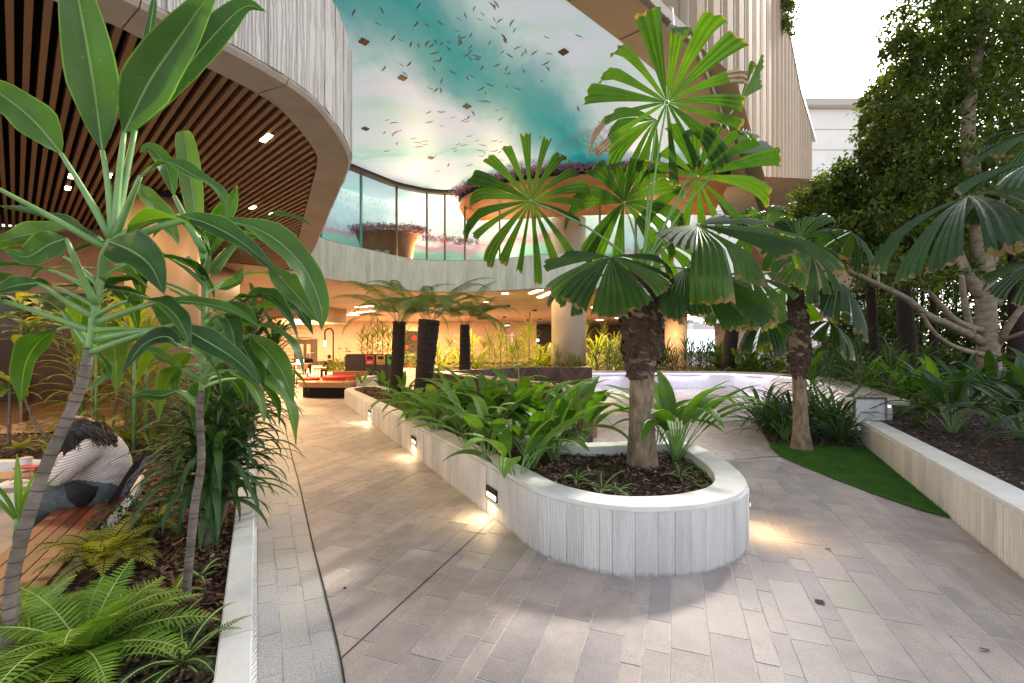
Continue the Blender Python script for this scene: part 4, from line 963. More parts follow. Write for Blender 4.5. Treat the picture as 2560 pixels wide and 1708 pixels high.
# ---- explicit leaves placed from the photograph, each with its own depth
def P3(seq): return [W(*q) for q in seq]
def pleaf(t, mb_s, lam, hwpx, pet=None, mat='cordyline', prof=pr_cord, fold=.34, wave=.16, flat=.55, tip=None):
    pts = catmull(P3(lam), 14); Ym = sum(q[2] for q in lam) / len(lam); w = hwpx / F * Ym * .72
    hw = [max(.001, w * prof(i / 14)) for i in range(15)]
    ups = [((Vector((0, 0, CH)) - p).normalized() * flat + UP * (1 - flat)).normalized() for p in pts]
    mb = MB(); blade(mb, pts, hw, ups, fold, 6, wave, rnd.random() * 6); o = mb.build('leaf', mat, t, smooth=True)
    mr = MB(); mr.tube([p - ups[i] * .0015 for i, p in enumerate(pts[:-1])], [.0035 * (1 - i / 14) + .001 for i in range(14)], 5, False); mr.build('midrib', 'stem_green', o, smooth=True)
    if pet: mb_s.tube(catmull(P3(pet), 8), [.0155 * (1 - .5 * i / 8) * Ym / 1.7 for i in range(9)], 8, True)
d_ = lambda x, y, Y: (x * K, y * K, Y)
r2 = lambda x, y, Y: (x / 2.611, 600 + y / 2.611, Y)
r6 = lambda x, y, Y: (250 + x / 1.65, 450 + y / 1.65, Y)
c1 = thing('cordyline', 'tall cordyline with grey ringed leaning stem and big glossy leaves, nearest at the far left', 'plant', (-1.75, 1.55, .34))
trunk = MB(); tp = catmull(P3([d_(15, 1720, 1.5), d_(20, 1568, 1.52), d_(24, 1420, 1.54), d_(36, 1290, 1.57), d_(100, 1085, 1.62), d_(185, 890, 1.68), d_(205, 800, 1.7)]), 60)
rd_ = [.0225 - .006 * i / 60 + rnd.uniform(-.0008, .0008) for i in range(61)]; trunk.tube(tp, rd_, 14); scars(tp, rd_, .028, trunk.build('trunk', 'bark_grey', c1, smooth=True))
stem = MB(); stem.tube(catmull(P3([d_(205, 802, 1.7), d_(222, 690, 1.71), d_(238, 610, 1.72), d_(256, 540, 1.73), d_(262, 520, 1.73)]), 40), [.014 - .003 * i / 40 + (.0025 if i % 6 == 0 else 0) for i in range(41)], 10)
pl = lambda *a, **k: pleaf(c1, stem, *a, **k)
pl([d_(235, 345, 1.72), d_(212, 180, 1.66), d_(180, 0, 1.6), d_(150, -130, 1.55)], 74, [d_(258, 545, 1.73), d_(250, 440, 1.73), d_(235, 345, 1.72)], flat=.8)
pl([d_(285, 305, 1.74), d_(345, 185, 1.72), d_(430, 60, 1.7), d_(520, -70, 1.66)], 74, [d_(262, 540, 1.73), d_(272, 420, 1.74), d_(285, 305, 1.74)], flat=.75)
pl([d_(310, 300, 1.78), d_(410, 175, 1.8), d_(510, 60, 1.82), d_(565, 15, 1.83), d_(612, 28, 1.83)], 48, [d_(262, 540, 1.74), d_(285, 420, 1.76), d_(310, 300, 1.78)], flat=.65)
pl([d_(140, 352, 1.66), d_(75, 275, 1.6), d_(0, 215, 1.55), d_(-70, 170, 1.5)], 66, [d_(255, 548, 1.73), d_(200, 450, 1.7), d_(140, 352, 1.66)], flat=.75)
pl([d_(300, 320, 1.9), d_(330, 150, 1.95), d_(350, 30, 2.0), d_(356, -20, 2.0)], 14, None, flat=.4, prof=pr_lance)
pl([d_(-10, 440, 1.55), d_(-60, 420, 1.5), d_(-140, 440, 1.45)], 60, [d_(252, 575, 1.73), d_(120, 500, 1.64), d_(-10, 430, 1.55)])
pl([d_(-15, 470, 1.6), d_(110, 500, 1.75), d_(225, 545, 1.85)][::-1], 46, [d_(248, 592, 1.73), d_(240, 565, 1.8), d_(225, 545, 1.85)], mat='cordyline', flat=.3)
pl([d_(-20, 560, 1.8), d_(60, 540, 1.85), d_(180, 520, 1.9)][::-1], 50, None, flat=.5)
pl([d_(152, 548, 1.6), d_(115, 560, 1.57), d_(60, 590, 1.54), d_(5, 570, 1.5)], 46, [d_(222, 700, 1.71), d_(190, 640, 1.66), d_(165, 580, 1.6), d_(152, 548, 1.6)], flat=.85, wave=.18)
pl([d_(252, 555, 1.62), d_(300, 575, 1.58), d_(345, 610, 1.54), d_(378, 678, 1.5)], 74, [d_(236, 640, 1.72), d_(235, 590, 1.66), d_(252, 555, 1.62)], flat=.85, wave=.16)
pl([d_(322, 405, 1.66), d_(380, 372, 1.64), d_(440, 400, 1.62), d_(505, 440, 1.6), d_(520, 490, 1.6)], 36, [d_(264, 545, 1.73), d_(295, 470, 1.7), d_(322, 405, 1.66)], flat=.45, wave=.2)
pl([d_(410, 495, 1.7), d_(480, 515, 1.68), d_(560, 560, 1.66), d_(650, 640, 1.64)], 46, [d_(262, 552, 1.73), d_(340, 510, 1.72), d_(410, 495, 1.7)], flat=.6)
pl([d_(470, 497, 1.85), d_(600, 530, 1.85), d_(690, 605, 1.84), d_(735, 700, 1.82), d_(738, 760, 1.8)], 56, [d_(262, 560, 1.73), d_(370, 520, 1.8), d_(470, 497, 1.85)], flat=.45)
pl([r2(1140, 550, 1.6), r2(1330, 650, 1.57), r2(1560, 800, 1.53), r2(1720, 975, 1.5)], 44, [r2(590, 735, 1.7), r2(850, 640, 1.65), r2(1140, 550, 1.6)], flat=.7)
pl([r2(1060, 395, 1.66), r2(1300, 410, 1.65), r2(1530, 470, 1.64), r2(1700, 570, 1.62)], 28, [r2(630, 540, 1.71), r2(850, 460, 1.69), r2(1060, 395, 1.66)], flat=.5)
pl([r2(1175, 700, 1.6), r2(1080, 630, 1.58), r2(930, 690, 1.55), r2(790, 880, 1.52)], 34, [r2(620, 650, 1.71), r2(900, 600, 1.66), r2(1100, 590, 1.62), r2(1175, 700, 1.6)], flat=.6)
pl([r2(250, 280, 1.6), r2(100, 300, 1.55), r2(-60, 350, 1.5)], 34, [r2(625, 510, 1.71), r2(430, 400, 1.66), r2(250, 285, 1.6)], flat=.6)
pl([r2(20, 400, 1.58), r2(-80, 370, 1.54), r2(-200, 380, 1.5)], 30, [r2(620, 600, 1.71), r2(330, 500, 1.65), r2(20, 395, 1.58)])
pl([r2(640, 185, 1.8), r2(450, 190, 1.84), r2(270, 195, 1.9), r2(195, 260, 1.92)], 20, None, flat=.25)
pl([r2(640, 185, 1.8), r2(800, 200, 1.84), r2(900, 260, 1.86), r2(990, 330, 1.9)], 22, None, flat=.3)
pl([r2(600, 690, 1.72), r2(700, 860, 1.8), r2(610, 960, 1.85), r2(490, 960, 1.9)][::-1], 28, None, flat=.6)
pl([r2(300, 310, 1.78), r2(480, 300, 1.78), r2(750, 320, 1.8), r2(1000, 385, 1.85)][::-1], 24, None, flat=.3)
pl([r2(410, 470, 1.75), r2(300, 400, 1.8), r2(120, 370, 1.85)], 34, [r2(585, 690, 1.71), r2(500, 580, 1.73), r2(410, 470, 1.75)], flat=.5)
def extra(t, stem, axis, n, L, wd, az0, az1, seed):
    q = random.Random(seed); ax = P3(axis)
    for k in range(n):
        f = k / (n - 1); b = catmull(ax, 20)[int(f * 20)]; az = q.uniform(az0, az1); el = .15 + .8 * f + q.uniform(-.15, .15); pts = arc(b, az, el, L * 1.45 * q.uniform(.85, 1.1), q.uniform(1.5, 2.4), 20, q.uniform(-.3, .3))
        stem.tube(pts[:7], [.011 - .0009 * i for i in range(7)], 7, False); lam = pts[6:]; m_ = len(lam) - 1; w = wd / 2 * q.uniform(.8, 1.1)
        mb = MB(); blade(mb, lam, [max(.001, w * pr_cord(i / m_)) for i in range(m_ + 1)], UP, .34, 6, .16, q.random() * 6); mb.build('leaf', 'cordyline', t, smooth=True)
extra(c1, stem, [d_(210, 760, 1.7), d_(225, 690, 1.71), d_(245, 590, 1.72)], 13, .42, .10, -.5, 3.6, 3)
stem.build('stem', 'stem_green', c1, smooth=True)
c2 = thing('cordyline', 'slimmer cordyline with brown ringed stem behind the nearest one, rooted in bark mulch', 'plant', (-1.45, 2.02, .34))
trunk = MB(); tp = catmull(P3([(463, 1520, 2.02), d_(434, 1290, 2.03), d_(447, 1160, 2.05), d_(462, 1060, 2.07), d_(458, 950, 2.08), d_(462, 900, 2.09)]), 54)
rd_ = [.0185 - .004 * i / 54 + rnd.uniform(-.0006, .0006) for i in range(55)]; trunk.tube(tp, rd_, 12); scars(tp, rd_, .03, trunk.build('trunk', 'bark_grey', c2, smooth=True))
stem = MB(); stem.tube(catmull(P3([d_(462, 902, 2.09), d_(466, 800, 2.1), d_(470, 700, 2.11), d_(472, 600, 2.12), d_(472, 540, 2.12)]), 30), [.011 - .003 * i / 30 + (.002 if i % 5 == 0 else 0) for i in range(31)], 10)
pl = lambda *a, **k: pleaf(c2, stem, *a, **k)
pl([d_(455, 545, 2.12), d_(440, 430, 2.1), d_(425, 320, 2.08), d_(420, 300, 2.08)], 34, [d_(470, 600, 2.12), d_(455, 545, 2.12)], flat=.8, prof=pr_lance)
pl([d_(400, 450, 2.1), d_(380, 380, 2.08), d_(345, 340, 2.05), d_(320, 350, 2.03)], 30, [d_(470, 580, 2.12), d_(430, 510, 2.1), d_(400, 450, 2.1)], flat=.6)
pl([d_(410, 560, 2.1), d_(370, 490, 2.08), d_(330, 440, 2.05), d_(318, 420, 2.05)], 34, [d_(470, 640, 2.12), d_(430, 590, 2.1)], flat=.6)
pl([d_(480, 590, 2.05), d_(500, 520, 2.0), d_(530, 470, 1.98), d_(545, 425, 1.96)], 36, [d_(470, 640, 2.12), d_(480, 590, 2.05)], flat=.6)
pl([r6(570, 520, 2.05), r6(640, 475, 2.02), r6(720, 480, 2.0), r6(800, 590, 1.98)], 34, [r6(450, 650, 2.1), r6(520, 560, 2.07), r6(570, 520, 2.05)], flat=.45)
pl([r6(620, 640, 2.03), r6(700, 720, 2.0), r6(760, 810, 1.98), r6(800, 925, 1.96)], 44, [r6(430, 790, 2.1), r6(530, 690, 2.06), r6(620, 640, 2.03)], flat=.6)
pl([r6(520, 505, 2.0), r6(570, 540, 1.98), r6(620, 580, 1.96), r6(650, 620, 1.95)], 32, None, flat=.6)
pl([r6(560, 640, 2.06), r6(620, 740, 2.04), r6(655, 800, 2.02), r6(670, 865, 2.0)], 34, [r6(420, 840, 2.1), r6(490, 720, 2.08), r6(560, 640, 2.06)], flat=.6)
pl([r6(340, 780, 2.05), r6(270, 740, 2.02), r6(190, 700, 2.0), r6(150, 740, 1.98)], 24, [r6(415, 820, 2.1), r6(340, 780, 2.05)], flat=.4)
pl([r6(320, 870, 2.05), r6(250, 890, 2.03), r6(180, 885, 2.0), r6(115, 905, 1.98)], 20, [r6(408, 930, 2.1), r6(360, 890, 2.07), r6(320, 870, 2.05)], mat='cordyline', flat=.7)
pl([r6(660, 745, 2.1), r6(560, 690, 2.12), r6(480, 620, 2.14)][::-1], 36, None, flat=.6)
pl([r6(590, 360, 2.0), r6(560, 420, 2.0), r6(490, 450, 2.02)][::-1], 26, None, flat=.6)
pl([r6(440, 690, 2.2), r6(500, 600, 2.25), r6(560, 560, 2.3), r6(650, 540, 2.3)], 28, None, flat=.5)
pl([r6(200, 500, 2.15), r6(260, 540, 2.15), r6(320, 600, 2.12), r6(420, 690, 2.1)][::-1], 40, None, flat=.8)
pl([r6(640, 195, 2.1), r6(700, 150, 2.08), r6(790, 150, 2.06), r6(880, 190, 2.05)], 20, [r6(470, 380, 2.12), r6(560, 260, 2.1), r6(640, 195, 2.1)], flat=.4)
pl([r6(700, 360, 2.05), r6(770, 430, 2.03), r6(850, 520, 2.0), r6(915, 600, 1.98)], 46, None, flat=.6)
pl([r6(760, 480, 2.1), r6(810, 520, 2.1), r6(850, 580, 2.08), r6(880, 640, 2.06)], 24, None, flat=.6)
extra(c2, stem, [d_(462, 890, 2.09), d_(466, 780, 2.1), d_(472, 600, 2.12)], 22, .42, .095, -1.2, 4.2, 5)
stem.build('stem', 'stem_green', c2, smooth=True)
# ---- generic rosettes (prototypes are placed and copied)
def rosette(name, label, cat, loc, n, L, Wd, el=(.5, 1.3), droop=(1.0, 2.0), prof=pr_strap, mat='strap', nL=9, nW=2, fold=.3, pet=0.0, r0=.03, h=(0, .03), group=None, wave=0.0, stemmat='stem_green'):
    t = thing(name, label, cat, loc, group); mb = MB(); ps = MB(); b = Vector(loc)
    for k in range(n):
        az = k * 2.39996 + rnd.uniform(-.3, .3); f = k / max(1, n - 1); e = el[1] + (el[0] - el[1]) * f + rnd.uniform(-.1, .1)
        l = rnd.uniform(*L) if isinstance(L, tuple) else L * rnd.uniform(.85, 1.1)
        p = b + Vector((math.cos(az) * r0, math.sin(az) * r0, h[0] + (h[1] - h[0]) * (1 - f)))
        leaf(mb, p, az, e, l, Wd * rnd.uniform(.8, 1.1), rnd.uniform(*droop), prof, fold, nL, nW, wave, pet, ps, rnd.uniform(-.3, .3))
    if not ps.v: ps.tube([b - UP * .03, b + UP * (h[1] + .02)], [.02, .012], 6)
    finish(t, [('leaves', mb, mat), ('stem', ps, stemmat)]); return t
# strap-leaf dracaena leaning over the kerb, three heads on short stems
dr = thing('dracaena', 'strap-leaved dark green dracaena spilling over the white kerb behind the cordylines', 'plant', (-1.62, 2.62, .34))
tr = MB(); hd = MB()
for (b, t_, hgt) in ((G(515, 1372, .34), (540, 1150, 2.72), .0), (G(500, 1350, .34), (560, 1010, 2.85), .0), (G(540, 1330, .34), (590, 930, 3.0), 0), (G(520, 1340, .34), (500, 1080, 2.9), 0), (G(540, 1330, .34), (600, 1090, 2.9), 0)):
    T_ = W(*t_); tr.tube(catmull([b, b.lerp(T_, .5) + Vector((.03, 0, 0)), T_], 10), [.02 - .0012 * i for i in range(11)], 8)
    for k in range(46):
        az = k * 2.39996 + rnd.random() * .4; f = k / 45; z = b.lerp(T_, 1 - .55 * f)
        leaf(hd, z, az, 1.35 - 1.25 * f, rnd.uniform(.34, .55), .042, rnd.uniform(1.5, 2.7), pr_lance, .3, 8, 2)
finish(dr, [('trunk', tr, 'bark_grey'), ('leaves', hd, 'strap')])
dr2 = thing('dracaena', 'taller strap-leaved clump farther along the left kerb beneath the canopy edge', 'plant', (-2.5, 4.2, .34))
tr = MB(); hd = MB()
for (b, t_) in ((Vector((-2.6, 4.3, .34)), (640, 800, 4.2)), (Vector((-2.5, 4.2, .34)), (600, 880, 4.1)), (Vector((-2.7, 4.5, .34)), (690, 860, 4.3)), (Vector((-2.6, 4.2, .34)), (650, 960, 4.2)), (Vector((-2.9, 4.6, .34)), (560, 960, 4.4))):
    T_ = W(*t_); tr.tube(catmull([b, b.lerp(T_, .5), T_], 8), .016, 6)
    for k in range(52):
        az = k * 2.39996 + rnd.random() * .4; f = k / 51; z = b.lerp(T_, 1 - .5 * f)
        leaf(hd, z, az, 1.35 - 1.2 * f, rnd.uniform(.4, .62), .044, rnd.uniform(1.5, 2.6), pr_lance, .3, 7, 2)
finish(dr2, [('trunk', tr, 'bark_grey'), ('leaves', hd, 'strap')])
# ferns of the left bed
def fern(label, loc, n, L, Wd, mat, el=(.35, 1.15), droop=(.9, 1.7), lw=.36, nseg=20, base=None, az0=0.0, azr=6.283, tilt=.25, name='fern', group=None):
    t = thing(name, label, 'fern', loc, group); mb = MB(); st = MB(); b = Vector(loc)
    for k in range(n):
        az = az0 + azr * ((k * .618) % 1) + rnd.uniform(-.15, .15); f = k / max(1, n - 1)
        fern_frond(mb, b, az, el[1] + (el[0] - el[1]) * f + rnd.uniform(-.1, .1), L * rnd.uniform(.75, 1.1), Wd * rnd.uniform(.8, 1.1), rnd.uniform(*droop), nseg, lw, tilt, st, rnd.uniform(-.3, .3), (0,))
    if base: st.tube([b - UP * base, b], [.03, .022], 8)
    finish(t, [('fronds', mb, mat), ('stem', st, 'stem_pale' if not base else 'bark_dark')]); return t
p = G(262, 1440, .36); fern('golden-green fern overhanging the bench beside the white wall', (p.x, p.y, .44), 22, .30, .17, 'fern_gold', nseg=20, base=.1)
p = G(150, 1690, .34); fern('large lime-green fern at the bottom left corner below the two cordylines', (p.x + .06, p.y + .02, .40), 30, .40, .22, 'fern_lime', nseg=26, lw=.36, droop=(.7, 1.5))
p = G(30, 1640, .34); fern('lime fern half hidden behind the tall leaning cordyline stem', (p.x, p.y, .38), 16, .34, .18, 'fern_lime', nseg=20)
p = G(455, 1670, .34); fern('dark narrow-fronded sword fern leaning on the white kerb, nearest the camera', (p.x, p.y, .35), 18, .26, .06, 'fern_dark', el=(.2, 1.2), nseg=28, lw=.40)
p = G(420, 1620, .34); fern('small dark fern just behind the nearest sword fern', (p.x, p.y, .35), 12, .2, .07, 'fern_dark', nseg=20)
p = G(210, 1560, .34); fern('small blue-green fern beside the bench wall between the two bright ferns', (p.x, p.y, .35), 10, .18, .05, 'fern_dark', el=(.6, 1.3), nseg=20)
p = G(300, 1545, .34); fern('low olive fern on the mulch behind the lime fern', (p.x, p.y, .35), 10, .18, .07, 'fern_dark', el=(.1, .8), nseg=18)
p = G(430, 1500, .34); fern('single small yellowish fern by the foot of the slim cordyline', (p.x, p.y, .35), 7, .16, .07, 'fern_gold', el=(.3, 1.1), nseg=16)
p = G(500, 1450, .34); fern('tiny fern against the kerb right of the slim cordyline', (p.x, p.y, .35), 6, .15, .05, 'fern_dark', nseg=16)
p = G(380, 1330, .36); fern('yellowish fern under the strap-leaved dracaena by the black bag', (p.x, p.y, .38), 14, .24, .12, 'fern_gold', nseg=18)
p = G(310, 1350, .36)
def bushlet(name, label, loc, r, n, ls, mat, cat='plant', group=None, hz=.7):
    t = thing(name, label, cat, loc, group); leafcloud('leaves', [(Vector(loc) + UP * r * hz, (r, r, r * hz))], n, ls, mat, t)
    s = MB()
    for k in range(5): a = k * 1.3; s.tube([Vector(loc), Vector(loc) + Vector((math.cos(a) * r * .6, math.sin(a) * r * .6, r * hz * 1.2))], [.006, .002], 5)
    s.build('stem', 'bark_grey', t); return t
def leafcloud(name, blobs, n, size, mat, parent, shell=.55, kind=None, asp=.5, flat=.0):
    vol = np.array([b[1][0] * b[1][1] * b[1][2] for b in blobs]) ** (2 / 3.); cnt = np.maximum(1, (n * vol / vol.sum()).astype(int)); C = []
    for (c, rr), m_ in zip(blobs, cnt):
        # leaves hang in clumps so that light and gaps read
        nc = max(3, m_ // 38); d = nrs.normal(0, 1, (nc, 3)); d /= np.linalg.norm(d, axis=1)[:, None]; rad = shell + (1 - shell) * nrs.uniform(0, 1, (nc, 1)) ** .5
        rad[nrs.uniform(0, 1, (nc, 1)) < .22] *= .6
        cc = d * rad; idx = nrs.randint(0, nc, m_); C.append(np.array(c) + (cc[idx] + nrs.normal(0, .115, (m_, 3))) * np.array(rr))
    C = np.concatenate(C); m_ = len(C)
    d = nrs.normal(0, 1, (m_, 3)); d[:, 2] -= .35; d /= np.linalg.norm(d, axis=1)[:, None]
    u = nrs.normal(0, .55, (m_, 3)); u[:, 2] += 1; s_ = np.cross(d, u); s_ /= np.linalg.norm(s_, axis=1)[:, None] + 1e-9; nn = np.cross(s_, d)
    L = size * nrs.uniform(.6, 1.25, m_)[:, None]; w = L * asp
    V = np.stack([C, C + d * L * .45 + s_ * w * .5 + nn * L * .06, C + d * L, C + d * L * .45 - s_ * w * .5 + nn * L * .06], 1).reshape(-1, 3)
    b = np.arange(m_)[:, None] * 4; T = np.concatenate([b + np.array((0, 1, 2)), b + np.array((0, 2, 3))])
    kw = {'kind': kind} if kind else {}
    return npmesh(name, V, T, mat, parent, **kw)
bushlet('maidenhair', 'fine dark small-leaved maidenhair plant next to the black bag', (p.x, p.y, .36), .17, 900, .022, 'fern_dark')
# strap seedling by the bench corner
rosette('seedling', 'young upright strap-leaved shoot in front of the café table', 'plant', tuple(W(48, 1310, 2.2)), 6, .3, .03, (1.0, 1.5), (.2, .9), pr_lance, 'palmgrass', r0=.01)
# ---- rear bed, lit yellow
rear = [(70, 1110, 5.3, 'bare-stemmed'), (135, 1105, 5.6, ''), (10, 1110, 5.2, ''), (215, 1095, 5.8, '')]
def thin_cord(label, pts, heads, mat='cordyline_warm', Lf=.3, wf=.09):
    b = P3(pts); t = thing('cordyline', label, 'plant', tuple(b[0]), 'slender cordylines in the rear bed'); tr = MB(); hd = MB()
    tr.tube(catmull(b, 24), [.014 - .0003 * i + (.0015 if i % 2 else 0) for i in range(25)], 7)
    for u, v, Y, n in heads:
        c = W(u, v, Y)
        for k in range(n):
            az = k * 2.4 + rnd.random(); f = k / n; leaf(hd, c - UP * f * .12, az, 1.2 - 1.0 * f, Lf * rnd.uniform(.8, 1.2), wf, rnd.uniform(1.4, 2.4), pr_lance, .25, 8, 2, .1, .25)
    finish(t, [('trunk', tr, 'bark_grey'), ('leaves', hd, mat)])
thin_cord('slender cordyline with an S-curved lit stem and small golden leaves in the rear bed', [(120, 1105, 4.9), (75, 1030, 4.9), (53, 950, 4.85), (62, 880, 4.85), (68, 830, 4.85)], [(68, 830, 4.85, 14), (50, 770, 4.85, 10)])
thin_cord('straight slender cordyline with drooping golden leaves at the left edge', [(22, 1110, 4.8), (24, 1000, 4.8), (22, 960, 4.8)], [(20, 960, 4.8, 14)])
thin_cord('slender dark-stemmed cordyline right of the S-curved one', [(205, 1080, 5.4), (185, 960, 5.4), (160, 850, 5.4), (150, 800, 5.4)], [(145, 790, 5.4, 14)])
thin_cord('leafy cordyline in front of the warm-lit column', [(280, 1080, 5.6), (292, 1000, 5.6), (300, 930, 5.6)], [(300, 930, 5.6, 20), (310, 830, 5.6, 16)], 'gold_leaf', .5, .05)
thin_cord('golden strap-leaved cordyline left of the warm-lit column', [(330, 1080, 5.7), (300, 900, 5.7), (290, 820, 5.7)], [(290, 810, 5.7, 24), (260, 760, 5.7, 16)], 'gold_leaf', .5, .05)
for k, (u, v, s) in enumerate(((310, 1110, .34), (128, 1125, .22), (50, 1125, .2), (420, 1120, .3), (480, 1090, .3))):
    p = G(u, v, .36); fern(['bright yellow fern between the seated person and the warm-lit column', 'bright yellow fern directly behind the seated person', 'small yellow fern at the left end of the rear bed', 'yellow fern at the foot of the warm-lit column', 'yellow fern right of the warm-lit column'][k], (p.x, p.y, .37), 14, s, s * .45, 'fern_gold', nseg=16)
for k, (x, y) in enumerate(((-3.6, 5.2), (-4.0, 5.9), (-3.3, 4.9), (-3.9, 6.6), (-4.6, 7.0), (-3.5, 5.8), (-4.3, 5.35), (-4.75, 5.2), (-4.15, 5.0), (-5.2, 5.5))):
    rosette('dracaena', 'strap-leaved golden-lit clump in the bed between the column and the kerb', 'plant', (x, y, .34), 34 if k < 6 else 60, .55, .04, (.1, 1.4), (1.2, 2.2), pr_lance, 'gold_leaf' if k % 2 or k > 5 else 'strap', group='strap clumps beside the warm-lit column', h=(.05, .5 if k < 6 else 1.35))

# ---- palm grass, central planter
def palmgrass(label, loc, n=14, L=.7, Wd=.10, mat='palmgrass', group='palm grass clumps'):
    t = thing('palm_grass', label, 'plant', loc, group); b = Vector(loc); ps = MB()
    for k in range(n):
        az = k * 2.39996 + rnd.uniform(-.3, .3); f = k / max(1, n - 1); l = L * rnd.uniform(.75, 1.15)
        pts = arc(b + Vector((math.cos(az) * .03, math.sin(az) * .03, 0)), az, 1.48 - .42 * f + rnd.uniform(-.1, .1), l, rnd.uniform(1.0, 2.6), 14, rnd.uniform(-.25, .25))
        n0 = 5; ps.tube(pts[:n0 + 1], [.0075 - .0005 * i for i in range(n0 + 1)], 5, False)
        lam = pts[n0:]; m_ = len(lam) - 1; w = Wd / 2 * rnd.uniform(.75, 1.15)
        mb = MB(); vs = []; uv = []; nW = 10                      # pleated lamina
        for i, p in enumerate(lam):
            tg = (lam[min(i + 1, m_)] - lam[max(i - 1, 0)]).normalized(); s = tg.cross(UP).normalized(); nn = s.cross(tg); hw = max(.001, w * pr_lance(.03 + .97 * i / m_))
            for j in range(nW + 1):
                q = j / nW * 2 - 1; uv.append((.5, i / m_, 0)); vs.append(p + s * hw * q + nn * (abs(q) * .28 * hw + (.0022 if j % 2 else -.0022) * min(1, hw / .03)))
        mb.add(vs, [(i * (nW + 1) + j, i * (nW + 1) + j + 1, (i + 1) * (nW + 1) + j + 1, (i + 1) * (nW + 1) + j) for i in range(m_) for j in range(nW)], uv)
        mb.build('leaf', mat, t)
    ps.build('stalks', 'stem_green', t); return t
pgs = [((1290, 1215), .62, 9, 'upright young palm grass clump at the front centre of the planter'), ((1175, 1130), .72, 13, 'palm grass clump left of the front young clump'), ((1385, 1150), .75, 14, 'palm grass clump just left of the fibrous palm trunk'), ((1690, 1150), .85, 20, 'big palm grass clump arching over the planter edge right of the palm trunk'), ((1090, 1090), .7, 13, 'palm grass clump over the second step light'), ((1280, 1120), .8, 14, 'tall palm grass clump in the middle of the planter'), ((1140, 1075), .75, 13, 'palm grass clump behind the one over the second step light'), ((1020, 1050), .6, 11, 'low palm grass clump right of the thicker tree fern'), ((1230, 1090), .85, 15, 'bright tall palm grass clump in front of the timber banquette'), ((1345, 1105), .85, 14, 'palm grass clump touching the back wall of the planter nose'), ((1450, 1125), .75, 12, 'dark palm grass clump behind the fibrous palm trunk'), ((1225, 1160), .7, 12, 'palm grass clump between the two front clumps of the planter'), ((1330, 1170), .7, 11, 'palm grass clump right behind the upright young clump'), ((1060, 1065), .65, 12, 'palm grass clump leaning over the wall near the thicker tree fern'), ((1190, 1065), .8, 13, 'palm grass clump half hidden before the left end of the timber banquette'), ((1300, 1080), .85, 13, 'palm grass clump around the lime ginger shoot'), ((1640, 1125), .7, 12, 'palm grass clump close against the right side of the palm trunk')]
for (u, v), L, n, lab in pgs:
    p = G(u, v, .345); palmgrass(lab, (p.x, p.y, .345), int(n * 1.15), L * 1.36, .15)
for (u, v, L, lab) in ((905, 975, .5, 'small palm grass by the far end of the planter'), (960, 985, .6, 'palm grass against the thinner tree fern trunk'), (1010, 1000, .6, 'palm grass between the two tree fern trunks')):
    p = G(u, v, .345); palmgrass(lab, (p.x, p.y, .345), 9, L * 1.3, .11)
gi = thing('ginger', 'bright lime ginger shoot with a pale upright spike above the palm grass', 'plant', tuple(G(1290, 1100, .345)))
b = G(1290, 1100, .345); tp_ = W(1295, 905, b.y - .1); s = MB(); s.tube(catmull([b, b.lerp(tp_, .5) + Vector((.02, 0, 0)), tp_, W(1279, 862, b.y - .1)], 12), [.009 - .0006 * i for i in range(13)], 6)
mb = MB()
for u, v, az, L in ((1292, 940, 3.4, .34), (1290, 925, 1.2, .25), (1294, 955, -.3, .42), (1292, 975, 2.6, .42), (1291, 990, .3, .45), (1292, 1010, 3.6, .42), (1290, 1025, -1.4, .4), (1288, 1030, 4.7, .4)):
    leaf(mb, W(u, v, b.y - .1), az, .45, L, .085, 1.0, pr_lance, .25, 9, 4, .05)
finish(gi, [('stem', s, 'stem_pale'), ('leaves', mb, 'palmgrass')])
for k, ((u, v), s_) in enumerate((((1440, 1200), .22), ((1505, 1225), .26), ((1700, 1195), .2), ((1540, 1235), .18))):
    p = G(u, v, .36); fern(['small dark fern below the palm grass in the planter nose', 'flat dark fern at the front rim of the planter nose', 'upright small fern right of the fibrous palm trunk', 'tiny fern beside the front rim of the planter nose'][k], (p.x, p.y, .36), 9, s_, .07, 'fern_dark', el=(.15, 1.0), nseg=18)
gc = []
q = random.Random(9)
near_inn = [p for p in inn if p.y < 4.5]
for _ in range(9000):
    x, y = q.uniform(-.2, 2.0), q.uniform(3.1, 4.5)
    if inside([(p.x, p.y) for p in inn], x, y) and min((p.x - x) ** 2 + (p.y - y) ** 2 for p in near_inn) < (.05 + .16 * q.random() ** 2 * (1.4 if x > 1.3 else .7)) ** 2: gc.append((x, y))
mb = MB()
for x, y in gc:
    z = .355 + q.uniform(0, .03); r_ = q.uniform(.006, .013); n = Vector((q.gauss(0, .3), q.gauss(0, .3), 1)).normalized(); a = n.orthogonal().normalized(); b = n.cross(a); c = Vector((x, y, z))
    mb.add([c + (a * math.cos(t) + b * math.sin(t)) * r_ for t in (0, 1.05, 2.1, 3.14, 4.2, 5.24)], [(0, 1, 2, 3, 4, 5)])
mb.build('ground_cover', 'clover', cp_, kind='stuff')
